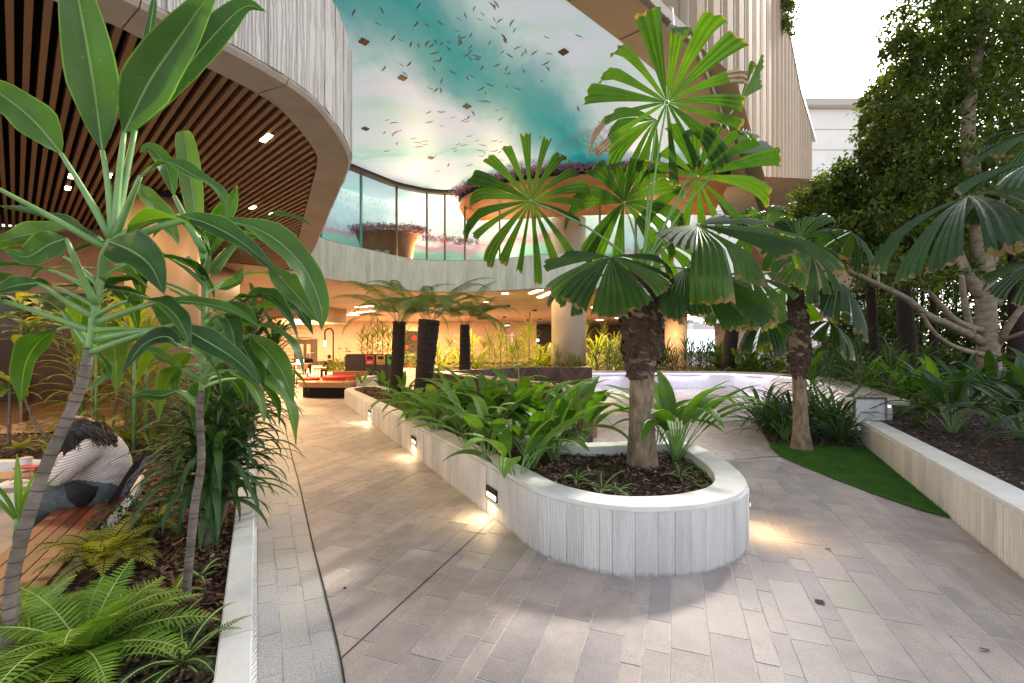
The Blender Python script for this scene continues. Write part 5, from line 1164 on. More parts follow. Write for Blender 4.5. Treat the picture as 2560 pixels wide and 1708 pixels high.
# ================================================================== FAN PALMS
def frond(t, crown, hub, nrm, Rr, span=330, ng=15, k=3, gap=.30, droop=.15, sag=.12, mat='fan', seed=0, rot=0.0, jag=.06, dry=0, main=None):
    q = random.Random(seed); hub = Vector(hub); nrm = Vector(nrm).normalized(); e1 = Vector(main) if main else (hub - Vector(crown)); e1 = (e1 - nrm * e1.dot(nrm)); e1 = e1.normalized() if e1.length > 1e-3 else nrm.orthogonal().normalized(); e2 = nrm.cross(e1)
    fr = MB(); mid = Vector(crown).lerp(hub, .5) + UP * (hub - Vector(crown)).length * .06
    fr.tube(catmull([crown, mid, hub], 10), [.014 - .0007 * i for i in range(11)], 7); fr.tube([hub - nrm * .012, hub + nrm * .012], .016, 8)
    o = fr.build('frond', 'stem_green', t, smooth=True)
    mb = MB(); dl_ = []; sp = R(span); per = sp / ng; rows = [.03, .15, .3, .45, .6, .75, .9, 1.0]
    for g in range(ng):
        c = -sp / 2 + per * (g + .5) + rot + q.uniform(-.03, .03); hwid = per / 2 * (1 - gap * q.uniform(.3, 1.3)); tilt = q.uniform(-.10, .10); rs = q.uniform(.86, 1.06) * (1 - .18 * abs(c - rot) / (sp / 2)); dr = droop * q.uniform(.5, 1.6); sg = sag * q.uniform(.4, 1.9); tw = q.uniform(-.25, .25)
        if q.random() < .06 and ng > 10: continue
        fo = q.uniform(1.0, 3.2) if q.random() < .35 else q.uniform(0, .5)
        n = 2 * k + 1; vs = []; uv = []; tips = [1 - q.uniform(0, jag) for _ in range(n)]
        for ri, r in enumerate(rows):
            sm = max(0, min(1, (r - .04) / .3)); hw_ = per / 2 * .97 * (1 - sm) + hwid * sm
            for j in range(n):
                f = j / (n - 1) * 2 - 1; a = c + hw_ * f; rr = r * Rr * rs * (tips[j] if ri == len(rows) - 1 else 1)
                amp = (.5 if j % 2 else -.5) * hwid / k * rr * .75
                p = hub + (e1 * math.cos(a) + e2 * math.sin(a)) * rr + nrm * (amp + tilt * rr - dr * r * r * Rr + tw * f * hwid * rr) - UP * (sg * r * r + fo * max(0, r - .68) ** 2) * Rr
                uv.append((.5, r * .97 if ri < 7 else 1.0, 0))
                vs.append(p)
        fs = [(i * n + j, i * n + j + 1, (i + 1) * n + j + 1, (i + 1) * n + j) for i in range(len(rows) - 1) for j in range(n - 1)]
        if dry and g in dry:
            db = MB(); cut = (len(rows) - 3) * (n - 1); mb.add(vs, fs[:cut], uv); s0 = (len(rows) - 3) * n; db.add(vs[s0:], [tuple(i_ - s0 for i_ in f_) for f_ in fs[cut:]]); dl_.append(db)
        else: mb.add(vs, fs, uv)
    mb.build('blade', mat, o)
    for db in dl_: db.build('dry_tip', 'dry_leaf', o)
    return o
def palm_trunk(t, base, top, prof, fibre_from, mat='bark_palm', seed=1):
    q = random.Random(seed); base, top = Vector(base), Vector(top); mb = MB(); n = 60; pts = [base.lerp(top, i / n) for i in range(n + 1)]
    def rad(f):
        for (f0, r0), (f1, r1) in zip(prof, prof[1:]):
            if f0 <= f <= f1: return r0 + (r1 - r0) * (f - f0) / (f1 - f0)
        return prof[-1][1]
    rr = [rad(i / n) * (1 + (.02 if i % 4 == 0 else -.008) + q.uniform(-.012, .012)) for i in range(n + 1)]
    mb.tube(pts, rr, 28); o = mb.build('trunk', mat, t, smooth=True)
    # loose fibre sheath: overlapping torn strips wound round the upper trunk
    fb = MB(); H = (top - base).length
    for k in range(240):
        f = fibre_from + (1 - fibre_from) * q.random(); a = q.uniform(0, 6.283); L = q.uniform(.10, .30); sl = q.uniform(-1.0, 1.0); w = q.uniform(.006, .03); pts_ = []
        for i in range(6):
            s = i / 5; ff = f + sl * .12 * s / H * 1.2 - .1 * s * s * q.random() / H; ff = max(fibre_from - .03, min(1.02, ff)); r_ = rad(min(1, ff)) * 1.015 + .006 + .02 * math.sin(s * 3.14) * q.random() + (.03 * s ** 3 if q.random() < .3 else 0)
            aa = a + s * L / r_; pts_.append((base.lerp(top, ff) + Vector((math.cos(aa) * r_, math.sin(aa) * r_, 0)), Vector((math.cos(aa), math.sin(aa), .2))))
        blade(fb, [p for p, _ in pts_], [w * (1 - .5 * abs(i / 5 - .4)) for i in range(6)], [u for _, u in pts_], .1, 2)
    fb.build('fibre_sheath', 'fibre', o, kind='stuff')
    st = MB()
    for k in range(70):
        f = fibre_from + (1.02 - fibre_from) * q.random(); a = q.uniform(0, 6.283); r_ = rad(min(1, f)); p = base.lerp(top, f) + Vector((math.cos(a) * r_, math.sin(a) * r_, 0)); L = q.uniform(.06, .2)
        st.tube([p, p + Vector((math.cos(a) * L * .35, math.sin(a) * L * .35, -L * .3)), p + Vector((math.cos(a + .5) * L * .4, math.sin(a + .5) * L * .4, -L))], [.0016, .0013, .0006], 3, False)
    st.build('loose_fibres', 'fibre', o, kind='stuff'); return o
CAMP = Vector((0, 0, CH))
def tocam(p, up=.0, side=0.0): v = (CAMP - Vector(p)).normalized(); return (v + UP * up + Vector((side, 0, 0))).normalized()
b1 = G(1605, 1162, .345); Y1 = b1.y
pm1 = thing('fan_palm', 'fan palm with shaggy fibrous trunk in the rounded nose of the central planter', 'palm', tuple(b1))
T1 = W(1603, 690, Y1); palm_trunk(pm1, b1 - UP * .03, T1, [(0, .165), (.06, .145), (.2, .125), (.45, .115), (.52, .13), (.62, .165), (.78, .185), (.92, .16), (1, .10)], .50)
cr = W(1607, 672, Y1)
fr_ = lambda u, v, Y, nr, Rpx, **k_: frond(pm1, cr, W(u, v, Y), nr, Rpx / F * Y, **k_)
fr_(1667, 256, Y1 - .25, tocam(W(1667, 256, Y1), -.25), 228, span=345, ng=17, k=3, gap=.5, seed=1, droop=.05, sag=.10, dry={13, 14, 5})
fr_(1327, 503, Y1 - .1, tocam(W(1327, 503, Y1), -.1), 188, span=345, ng=19, k=3, gap=.55, seed=2, droop=.04, sag=.10)
fr_(1743, 444, Y1 + .15, tocam(W(1743, 444, Y1), -.2), 190, span=335, ng=17, k=3, gap=.46, seed=3, droop=.06, sag=.10)
fr_(1560, 507, Y1 + .4, tocam(W(1560, 507, Y1), -.2), 170, span=330, ng=14, k=3, gap=.22, seed=4, droop=.1, sag=.25)
fr_(1745, 563, Y1 - .35, Vector((.06, -.43, .9)), 300, span=190, ng=9, k=5, gap=.06, seed=5, droop=.0, sag=.02, main=(.75, -.5, -.35))
fr_(1527, 642, Y1 - .45, Vector((-.1, -.7, .72)), 190, span=240, ng=9, k=4, gap=.10, seed=6, droop=.05, sag=.08, main=(-.2, -.7, -.7))
fr_(1712, 672, Y1 - .2, Vector((.15, -.55, .82)), 225, span=190, ng=8, k=5, gap=.06, seed=7, droop=.05, sag=.06, main=(.8, -.5, -.2))
fr_(1835, 385, Y1 + .1, Vector((.1, -.75, .65)), 230, span=34, ng=2, k=7, gap=.0, seed=8, droop=.03, sag=.0)
fr_(1640, 300, Y1 + .5, tocam(W(1640, 300, Y1), -.4), 150, span=140, ng=7, k=3, gap=.25, seed=9, droop=.15, sag=.3, rot=2.2)
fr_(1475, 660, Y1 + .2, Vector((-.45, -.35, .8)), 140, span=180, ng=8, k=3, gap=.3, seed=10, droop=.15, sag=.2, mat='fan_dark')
fr_(1640, 600, Y1 + .75, Vector((0, .6, .8)), 130, span=220, ng=10, k=3, gap=.35, seed=12, droop=.1, sag=.15)
fr_(1850, 250, Y1 + .3, tocam(W(1850, 250, Y1), .0, 1.2), 120, span=70, ng=3, k=3, gap=.15, seed=13, droop=.05, sag=.0, rot=.1)
b2 = G(2004, 1122, .012); Y2 = b2.y
pm2 = thing('fan_palm', 'fan palm with pale lower trunk standing on the artificial turf at the right', 'palm', tuple(b2))
T2 = W(1990, 712, Y2); palm_trunk(pm2, b2 - UP * .02, T2, [(0, .155), (.04, .135), (.15, .10), (.47, .085), (.5, .10), (.58, .15), (.72, .155), (.82, .125), (1, .07)], .46, 'bark_palm', 4)
cr2 = W(1990, 690, Y2)
f2 = lambda u, v, Y, nr, Rpx, **k_: frond(pm2, cr2, W(1990 + (u - 1990) * .85, v, Y), nr, Rpx * .78 / F * Y, **{**k_, 'sag': k_['sag'] * .7})
f2(1850, 690, Y2 - .3, Vector((-.2, -.4, .87)), 175, span=250, ng=11, k=3, gap=.15, seed=21, droop=.2, sag=.3)
f2(2035, 640, Y2 - .5, Vector((.1, -.75, .65)), 120, span=260, ng=9, k=3, gap=.15, seed=22, droop=.25, sag=.35)
f2(2110, 700, Y2 - .3, Vector((.4, -.4, .8)), 130, span=240, ng=10, k=3, gap=.2, seed=23, droop=.3, sag=.5, mat='fan_dark')
f2(1900, 800, Y2 - .2, Vector((-.5, -.2, .8)), 120, span=200, ng=7, k=3, gap=.15, seed=24, droop=.25, sag=.3, mat='fan_dark')
f2(2090, 805, Y2 + .2, Vector((.5, -.2, .8)), 120, span=200, ng=7, k=3, gap=.15, seed=25, droop=.25, sag=.3, mat='fan_dark')
f2(2000, 600, Y2 + .3, tocam(W(2000, 600, Y2), .2), 130, span=300, ng=12, k=3, gap=.2, seed=26, droop=.15, sag=.3, mat='fan_dark')
f2(1960, 720, Y2 + .5, Vector((0, .3, .95)), 150, span=260, ng=9, k=3, gap=.2, seed=27, droop=.3, sag=.5)
f2(2150, 580, Y2 + .6, Vector((.3, -.5, .7)), 150, span=240, ng=9, k=3, gap=.2, seed=28, droop=.3, sag=.4, mat='fan_dark')
f2(1900, 560, Y2 + .6, tocam(W(1900, 560, Y2), .3), 130, span=250, ng=10, k=3, gap=.2, seed=29, droop=.2, sag=.35)
# third palm: trunk outside the frame, fronds reach in from the right edge
b3 = Vector((6.7, 4.9, .30)); pm3 = thing('fan_palm', 'dark fan palm reaching into the picture from the right edge above the retaining wall', 'palm', tuple(b3))
palm_trunk(pm3, b3, b3 + Vector((0, 0, 2.6)), [(0, .16), (.1, .12), (.5, .11), (.6, .15), (.85, .16), (1, .1)], .5, 'bark_palm', 6); cr3 = b3 + Vector((0, 0, 2.6))
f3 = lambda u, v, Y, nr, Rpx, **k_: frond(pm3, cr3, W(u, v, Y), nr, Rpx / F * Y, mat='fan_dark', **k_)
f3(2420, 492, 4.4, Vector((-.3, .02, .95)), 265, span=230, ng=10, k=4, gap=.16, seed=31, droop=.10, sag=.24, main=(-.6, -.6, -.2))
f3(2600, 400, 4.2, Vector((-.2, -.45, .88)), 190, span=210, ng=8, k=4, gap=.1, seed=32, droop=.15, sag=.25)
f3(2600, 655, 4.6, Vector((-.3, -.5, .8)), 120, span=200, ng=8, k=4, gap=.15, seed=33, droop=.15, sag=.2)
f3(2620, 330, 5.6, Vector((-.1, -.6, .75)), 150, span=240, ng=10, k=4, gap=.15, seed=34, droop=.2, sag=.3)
# ---- tree ferns
def tree_fern(label, base, top, r0, r1, n, L, Wd, mat='treefern', az=None, skirt=0):
    t = thing('tree_fern', label, 'tree fern', tuple(base)); base, top = Vector(base), Vector(top); mb = MB(); q = random.Random(len(label))
    pts = catmull([base - UP * .02, base.lerp(top, .5) + Vector((.015, 0, 0)), top], 40); mb.tube(pts, [(r0 + (r1 - r0) * i / 40) * (1 + q.uniform(-.05, .05)) for i in range(41)], 18)
    o = mb.build('trunk', 'bark_dark', t)
    sp = MB()
    for k in range(700):
        i = q.randrange(41); a = q.uniform(0, 6.283); r_ = (r0 + (r1 - r0) * i / 40); d = Vector((math.cos(a), math.sin(a), q.uniform(-.2, .5))); p = pts[i] + Vector((math.cos(a), math.sin(a), 0)) * r_ * .97; w = d.cross(UP).normalized() * .006
        sp.add([p - w, p + w, p + d * q.uniform(.01, .035)], [(0, 1, 2)])
    sp.build('root_fibres', 'bark_dark', o, kind='stuff')
    fr = MB(); st = MB()
    for k in range(n):
        a = (k * 2.39996) if az is None else az[k % len(az)] + q.uniform(-.12, .12); f = k / n
        fern_frond(fr, top + Vector((math.cos(a), math.sin(a), 0)) * r1 * .5, a, 1.2 - .6 * f + q.uniform(-.1, .1), L * q.uniform(.8, 1.1), Wd * q.uniform(.85, 1.1), q.uniform(1.3, 2.1) + (.5 if f > .8 else 0), 34, .15, -.12, st, q.uniform(-.15, .15), (0, .5), .26)
    fr.build('fronds', mat, t); st.build('stalks', 'bark_grey', t); return t
B = G(988, 990, .345); tree_fern('slimmer left tree fern with black trunk at the back of the central planter', B, W(998, 804, B.y), .15, .145, 19, 1.75, .46)
B = G(1052, 1006, .345); tree_fern('thicker leaning tree fern with dark shaggy trunk right of the slim one', B, W(1073, 800, B.y), .165, .215, 17, 1.7, .46)
B = W(1161, 955, 15.0); tree_fern('third tree fern with drooping fronds behind the timber banquette', (B.x, B.y, .35), W(1162, 812, 15.0), .2, .16, 18, 2.0, .62, az=[-.5, -.9, .1, 3.4, 2.4, -1.3, 4.2, -.3])
B = W(1815, 905, 17.5); t = tree_fern('leaning bare tree fern trunk with a tiny tuft behind the curved wall', (B.x, B.y, .42), W(1832, 812, 17.5), .24, .25, 7, .45, .16, 'fern_lime')
# ---- understorey by the second palm and the right bed
def strapclump(lab, p, n, L, w, mat='strap', group='strap clumps at the right', el=(.35, 1.4), dr=(.9, 1.9)): return rosette('strap_clump', lab, 'plant', p, n, L, w, el, dr, pr_lance, mat, 10, 2, .35, r0=.07, group=group)
for (x, y, n, L, w, mat, lab) in ((5.05, 6.95, 46, .55, .02, 'strap', 'fine grassy clump right of the pale palm trunk on the turf edge'), (4.45, 7.6, 40, .75, .045, 'strap', 'dark arching strap clump left of the pale palm trunk'), (4.9, 7.9, 36, .9, .05, 'strap', 'tall strap clump directly behind the pale palm trunk'), (5.5, 7.7, 34, .9, .05, 'strap', 'strap clump in front of the violet wall end'), (4.75, 8.6, 34, .85, .05, 'strap', 'strap clump at the back of the turf bed'), (5.9, 8.7, 30, .95, .05, 'strap', 'strap clump below the bend of the curved wall')):
    strapclump(lab, (x, y, .012), int(n * 1.4), L * 1.25, w * 1.1, mat)
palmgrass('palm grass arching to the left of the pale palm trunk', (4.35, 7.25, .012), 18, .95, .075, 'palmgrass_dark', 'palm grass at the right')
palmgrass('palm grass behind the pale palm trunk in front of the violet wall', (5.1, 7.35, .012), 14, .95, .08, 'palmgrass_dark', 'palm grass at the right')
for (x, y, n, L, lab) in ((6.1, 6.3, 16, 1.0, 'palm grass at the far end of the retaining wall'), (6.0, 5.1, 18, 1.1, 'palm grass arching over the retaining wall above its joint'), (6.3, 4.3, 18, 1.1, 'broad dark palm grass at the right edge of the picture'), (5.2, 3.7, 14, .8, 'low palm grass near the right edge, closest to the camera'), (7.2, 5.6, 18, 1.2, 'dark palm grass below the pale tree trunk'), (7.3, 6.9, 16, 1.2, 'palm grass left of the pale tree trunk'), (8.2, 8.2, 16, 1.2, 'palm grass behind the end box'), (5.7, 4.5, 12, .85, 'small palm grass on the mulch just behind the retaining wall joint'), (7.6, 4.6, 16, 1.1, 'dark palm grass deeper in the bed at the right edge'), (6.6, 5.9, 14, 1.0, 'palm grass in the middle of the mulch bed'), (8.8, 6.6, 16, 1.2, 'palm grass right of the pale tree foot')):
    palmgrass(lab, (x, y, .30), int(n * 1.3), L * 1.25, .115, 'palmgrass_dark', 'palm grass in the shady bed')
p = Vector((6.15, 6.8, .3)); bushlet('leafy_shrub', 'small round-leaved shrub beside the metal-edged end box', tuple(p), .3, 420, .07, 'tree_leaf', group=None)
# bed behind the curved wall and hall beds: shared prototypes copied
protos = []
for k, (mat, n, L, w, pr, hgt) in enumerate((('strap', 40, .75, .035, pr_lance, .7), ('palmgrass', 16, 1.0, .13, pr_lance, .25), ('strap', 52, .6, .03, pr_lance, 1.0), ('gold_leaf', 34, .7, .05, pr_lance, .7), ('gold_leaf', 15, .9, .11, pr_lance, .2), ('gold_leaf', 60, .5, .035, pr_lance, 1.3))):
    t = thing('bed_plant', 'x', 'plant', (0, 0, 0)); mb = MB(); ps = MB()
    for j in range(n):
        az = j * 2.39996; f = j / n; leaf(mb, Vector((math.cos(az) * .1 * rnd.random(), math.sin(az) * .1 * rnd.random(), hgt * (1 - f) * rnd.uniform(.6, 1))), az, 1.4 - 1.15 * f, L * rnd.uniform(.7, 1.1), w, rnd.uniform(.9, 2.0), pr, .3, 7, 2)
    ps.tube([(0, 0, -.02), (0, 0, hgt)], [.02, .01], 6); mb.build('leaves', mat, t); ps.build('stem', 'bark_grey', t); protos.append(t)
used = set()
def put(kind, x, y, z, sc, lab, grp):
    pr = protos[kind]; rz = rnd.uniform(0, 6.28)
    if kind not in used:
        used.add(kind); pr.location = (x, y, z); pr.rotation_euler = (0, 0, rz); pr.scale = (sc,) * 3; pr['label'] = lab; pr['group'] = grp
    else: copy_tree(pr, (x, y, z), rz, sc, label=lab, group=grp)
for k in range(46):
    u = 1500 + k / 45 * 520 + rnd.uniform(-8, 8); Y = rnd.uniform(16.9, 19.5); p = W(u, 0, Y); kind = 1 if 1800 < u < 1960 and rnd.random() < .6 else rnd.choice((0, 0, 2))
    put(kind, p.x, p.y, .42, rnd.uniform(.9, 1.45), 'green strap-leaved plant crowded in the bed behind the curved white wall', 'plants behind the curved white wall')
for k in range(26):
    t_ = k / 25; x, y = 9.2 + rnd.uniform(-.2, 1.6) - 2.6 * t_, 15.5 - 7.0 * t_ + rnd.uniform(-.6, .6); put(rnd.choice((0, 2, 1)), x, y, .40, rnd.uniform(.8, 1.3), 'shaded strap-leaved plant along the bend of the curved wall', 'plants along the wall bend')
for k in range(34):
    u = 1095 + k / 33 * 470; Y = rnd.uniform(18.3, 24); p = W(u, 0, Y)
    if abs(u - 1421) < 40: Y = 16.6; p = W(u, 0, Y)
    put(rnd.choice((3, 4, 5)), p.x, p.y, .40, rnd.uniform(1.15, 1.75) * (.6 if abs(u - 1421) < 40 else 1), 'golden-lit plant in the hall bed behind the timber banquette', 'golden plants of the hall bed')
for k in range(9):
    p = W(905 + k * 13, 0, 17.5 + (k % 3) * .6); put(5, p.x, p.y, .9, rnd.uniform(1.0, 1.25), 'golden bamboo-like plant above the waste bins', 'golden plants above the waste bins')
for k, (u, Y) in enumerate(((835, 17.5), (850, 16.2), (865, 15.6), (1025, 20), (1045, 22))): p = W(u, 0, Y); put(4 if k < 3 else 3, p.x, p.y, .5, .8, 'golden-lit plant beside the bench and sign in the hall', 'golden plants by the hall bench')
hb = MB().prism([(-3.6, 17.9), (-2, 17.6), (1.2, 16.5), (3.0, 16.4), (4.2, 17.5), (5.6, 22), (5, 25.5), (-4, 25.5)], 0, .40).build('hall_planter', 'concrete_top', label='low pale planter kerb round the golden plants in the hall', cat='planter')
MB().poly([(-3.5, 18.0), (-2, 17.75), (1.2, 16.65), (2.9, 16.55), (4.0, 17.6), (5.4, 22), (4.9, 25.3), (-3.9, 25.3)], .404).build('soil', 'soil', hb)

# ================================================================== TREES AT THE RIGHT
def blobs_px(seq): return [(W(x * K, y * K, Y), (rx * K / F * Y, dy, ry * K / F * Y)) for x, y, rx, ry, Y, dy in seq]
def limb(mb, seq, r0, r1, n=14):
    pts = catmull(P3([d_(x, y, Y) for x, y, Y in seq]), n); mb.tube(pts, [r0 + (r1 - r0) * i / n for i in range(n + 1)], 10); return pts
YT = 10.0
t1 = thing('fig_tree', 'pale smooth-barked tree with a forked trunk and wide leafy crown at the right', 'tree', tuple(W(2478, 1010, YT)))
mb = MB(); rr = [.25, .20, .185, .18, .185, .165, .15, .125, .105, .09, .08]
tp = catmull(P3([d_(2278, 930, YT), d_(2272, 860, YT), d_(2266, 780, YT), d_(2262, 700, YT), d_(2262, 650, YT), d_(2250, 560, YT), d_(2238, 440, YT), d_(2222, 320, YT), d_(2228, 220, YT), d_(2250, 100, YT), d_(2270, -60, YT)]), 60)
mb.tube(tp, [np.interp(i / 6, range(11), rr) * (1 + rnd.uniform(-.02, .02)) for i in range(61)], 22); mb.build('trunk', 'bark_pale', t1, smooth=True)
lb = MB()
for seq, r0, r1 in (([(2262, 790, YT), (2200, 755, YT - .3), (2130, 725, YT - .6), (2080, 685, YT - .8), (2010, 650, YT - 1), (1950, 620, YT - 1.1)], .10, .03), ([(2258, 760, YT), (2200, 740, YT - .4), (2150, 690, YT - .6), (2110, 640, YT - .7)], .08, .03), ([(2262, 815, YT), (2200, 800, YT - .6), (2150, 770, YT - .9), (2115, 720, YT - 1)], .06, .025), ([(2255, 680, YT), (2215, 620, YT), (2195, 560, YT + .1), (2180, 500, YT + .2)], .13, .05), ([(2232, 770, YT - .2), (2215, 700, YT - .3), (2205, 620, YT - .3), (2200, 560, YT - .3)], .07, .04), ([(2285, 700, YT), (2320, 640, YT - .2), (2380, 590, YT - .4)], .10, .06), ([(2285, 800, YT), (2320, 740, YT - .3), (2380, 660, YT - .5)], .08, .05), ([(2280, 790, YT), (2330, 770, YT - .5), (2390, 750, YT - .8)], .05, .03), ([(2262, 650, YT), (2290, 560, YT + .2), (2300, 450, YT + .3)], .1, .05)): limb(lb, seq, r0, r1)
lb.build('branches', 'bark_pale', t1, smooth=True)
leafcloud('crown', blobs_px([(2250, 60, 130, 110, YT, 1.6), (2150, 60, 80, 90, YT + .6, 1.2), (2110, 20, 60, 70, YT + .6, 1.0), (2085, 130, 50, 60, YT + .6, 1.0), (2040, 230, 45, 50, YT + .6, .9), (2180, 160, 120, 110, YT + .5, 1.5), (2310, 170, 90, 130, YT, 1.5), (2130, 270, 110, 80, YT + .5, 1.4), (2260, 300, 110, 90, YT + .8, 1.4), (2170, 380, 120, 70, YT, 1.5), (2300, 430, 90, 80, YT + .5, 1.5), (2090, 620, 90, 45, YT - .6, .8), (2000, 600, 80, 40, YT - .8, .8), (2180, 600, 60, 60, YT + .5, .9), (2330, 600, 60, 70, YT, .9), (2100, 480, 130, 50, YT, 1.2)]), 26000, .125, 'tree_leaf', t1)
def bg_tree(label, trunk, r, blobs, n, ls=.13, bark='bark_dark', mat='tree_leaf'):
    b = W(trunk[0][0] * K, trunk[0][1] * K, trunk[0][2]); b.z = .3; t = thing('tree', label, 'tree', tuple(b), 'trees of the shady bed'); mb = MB(); pts = [b] + P3([d_(*q) for q in trunk[1:]]); c = catmull(pts, 24)
    mb.tube(c, [r * (1 - .5 * i / 24) * (1 + rnd.uniform(-.04, .04)) for i in range(25)], 12); mb.build('trunk', bark, t, smooth=True)
    leafcloud('crown', blobs_px(blobs), int(n * 1.15), ls * .95, mat, t); return t
bg_tree('leafy tree in front of the louvred building, crown bulging left', [(2010, 850, 13), (2000, 700, 13), (1985, 560, 13), (1960, 450, 13)], .14, [(1890, 450, 75, 40, 13, 1.0), (1960, 430, 80, 60, 13, 1.2), (2030, 370, 80, 70, 13, 1.2), (2080, 300, 70, 60, 13.4, 1.2), (1930, 510, 100, 45, 13, 1.2), (2030, 480, 90, 60, 13.3, 1.3), (1850, 500, 50, 30, 12.8, .8), (2010, 310, 45, 50, 13, .9), (2060, 210, 60, 60, 13, 1.0), (2120, 400, 90, 80, 13, 1.2)], 21000, .15)
bg_tree('tree with reddish dark trunk left of the pale tree', [(2085, 855, 11.5), (2080, 760, 11.5), (2070, 650, 11.5), (2060, 560, 11.5)], .22, [(2060, 540, 110, 70, 12, 1.2), (2140, 520, 90, 70, 12, 1.2), (1990, 560, 80, 50, 12.3, 1)], 9000, .14)
bg_tree('slim dark trunk between the reddish trunk and the pale tree', [(2142, 850, 12.5), (2142, 700, 12.5), (2140, 560, 12.6)], .11, [(2140, 430, 100, 70, 13, 1.2), (2200, 500, 80, 60, 13, 1.2)], 7000, .14)
bg_tree('very thin grey sapling left of the slim dark trunk', [(2112, 855, 11.8), (2114, 760, 11.8), (2118, 640, 11.8)], .05, [(2110, 600, 60, 50, 11.8, .8)], 2500, .13)
bg_tree('dark trunk right of the pale tree at the picture edge', [(2335, 860, 11), (2332, 700, 11), (2325, 560, 11)], .19, [(2320, 350, 80, 110, 11.5, 1.4), (2340, 520, 70, 90, 11.5, 1.2), (2360, 200, 90, 140, 12, 1.4)], 9000, .14)
bg_tree('tall tree at the back filling the upper right corner', [(2380, 860, 14), (2370, 600, 14), (2330, 200, 14)], .2, [(2240, 120, 110, 90, 14.5, 1.6), (2200, 250, 110, 80, 14.5, 1.6), (2330, 20, 120, 100, 14, 1.8), (2200, 30, 90, 60, 14, 1.6), (2330, 160, 100, 100, 14, 1.8), (2120, 130, 60, 60, 13, 1.2)], 12000, .16)
# dense shrubs closing the bed
for k, (x, y, rx, ry, Y) in enumerate(((1985, 760, 60, 75, 15), (2060, 760, 70, 90, 15.5), (2140, 740, 80, 110, 16), (2220, 760, 80, 100, 16), (2300, 740, 80, 120, 15.5), (2370, 760, 70, 110, 14.5), (2020, 680, 70, 60, 16.5), (2190, 640, 110, 60, 17), (1930, 800, 40, 40, 17), (2110, 830, 110, 40, 13.5), (2330, 840, 90, 40, 13), (2210, 840, 60, 35, 13), (2300, 560, 130, 110, 18), (2150, 570, 120, 90, 18), (2360, 640, 80, 100, 17))):
    c = W(x * K, y * K, Y); t = thing('shrub', 'dense dark green shrub ' + ('behind the pale palm trunk', 'left of the reddish dark trunk', 'between the reddish trunk and the slim dark trunk', 'just left of the pale forked tree', 'just right of the pale forked tree', 'at the right picture edge behind the fan palm', 'high above the wall bend', 'high behind the fork of the pale tree', 'small, beside the slim white column', 'low in front of the reddish trunk', 'low at the right edge below the pale tree', 'low between the slim dark trunk and the pale tree', 'tall and broad behind the upper fork of the pale tree', 'tall, behind the crown of the slim dark trunk', 'tall at the far right edge')[k], 'shrub', (c.x, c.y, .3), 'shrubs at the back of the shady bed')
    leafcloud('leaves', blobs_px([(x, y, rx, ry, Y, 1.0)]), 4200, .14, 'tree_leaf', t, shell=.3)
    s = MB(); s.tube([(c.x, c.y, .28), (c.x + .1, c.y, c.z)], [.05, .02], 7); s.build('stem', 'bark_dark', t)
# shrub hanging over the roof edge of the louvred building
c = W(1958, 45, 36); t = thing('roof_shrub', 'green shrub spilling over the roof edge of the louvred building', 'shrub', tuple(c)); leafcloud('leaves', [(W(1952, 40, 36), (1.1, 1.2, 1.6)), (W(1972, 60, 36), (.6, .8, 1.0)), (W(1945, 0, 36), (.9, 1.2, 1.8)), (W(1940, -40, 36), (1, 1.2, 1.6))], 2600, .26, 'tree_leaf', t)
s = MB(); s.tube([W(1925, -2, 36.8), W(1940, 0, 36.3), W(1955, 40, 36)], [.07, .05, .02], 6); s.build('stem', 'bark_dark', t)
# ================================================================== FURNITURE
# herringbone timber banquette: V-shaped, low front wing and tall back wing
bq = thing('banquette', 'dark V-shaped timber banquette clad in herringbone planks behind the palm grass', 'bench', (-.4, 9, 0))
ZB = .9
def clad(a, b, z0, z1, flip=1, pw=.085):
    # chevron planks on the face a-b
    a, b = Vector(a), Vector(b); t = (b - a); L = t.length; t.normalize(); n = Vector((t.y, -t.x)); zig = .42; k = 0; H = z1 - z0
    nz = int(L / zig)
    if nz < 1: nz = 1
    zig = L / nz
    for j in range(nz):
        s = 1 if j % 2 else -1; y = -zig
        while y < H + zig:
            q = []
            for xx, yy in ((0, y), (zig, y + s * zig), (zig, y + s * zig + pw - .006), (0, y + pw - .006)): q.append(Vector((xx, yy)))
            for p_, nn in ((Vector((0, .004)), Vector((0, 1))), (Vector((0, H - .004)), Vector((0, -1)))): q = clip(q, p_, nn) if len(q) > 2 else q
            y += pw
            if len(q) < 3: continue
            f = lambda p_, d: Vector((*(a + t * (j * zig + max(.003, min(zig - .003, p_.x))) + n * d), z0 + p_.y))
            m_ = len(q); vs = [f(p_, .012) for p_ in q] + [f(p_, 0) for p_ in q]
            MB().add(vs, [tuple(range(m_))] + [(i, i + m_, (i + 1) % m_ + m_, (i + 1) % m_) for i in range(m_)]).build('plank', 'chevron_wood', bq)
F0, F1 = Vector((-1.85, 10.3)), Vector((.88, 6.1)); E1 = Vector((1.12, 6.35)); B1 = Vector((.33, 12.9)); B2 = Vector((2.2, 12.9)); F0b = Vector((-1.6, 10.55))
MB().prism([F0, F1, E1, F0b], 0, ZB).build('front_wing', 'chevron_wood', bq)
MB().prism([F0b + Vector((.02, .02)), Vector((.42, 12.6)), Vector((2.2, 12.6)), B2, B1, F0 + Vector((-.02, .1))], 0, ZB + .02).build('back_wing', 'chevron_wood', bq)
MB().prism([F0 + Vector((-.02, -.02)), F1 + Vector((-.02, -.02)), E1 + Vector((.02, 0)), F0b], ZB + .004, ZB + .03).build('top_board', 'table_wood', bq)
MB().prism([Vector((-1.0, 9.9)), Vector((.9, 7.1)), Vector((1.4, 7.5)), Vector((.6, 12.3)), Vector((.3, 12.3))], 0, .42).build('seat', 'table_wood', bq)
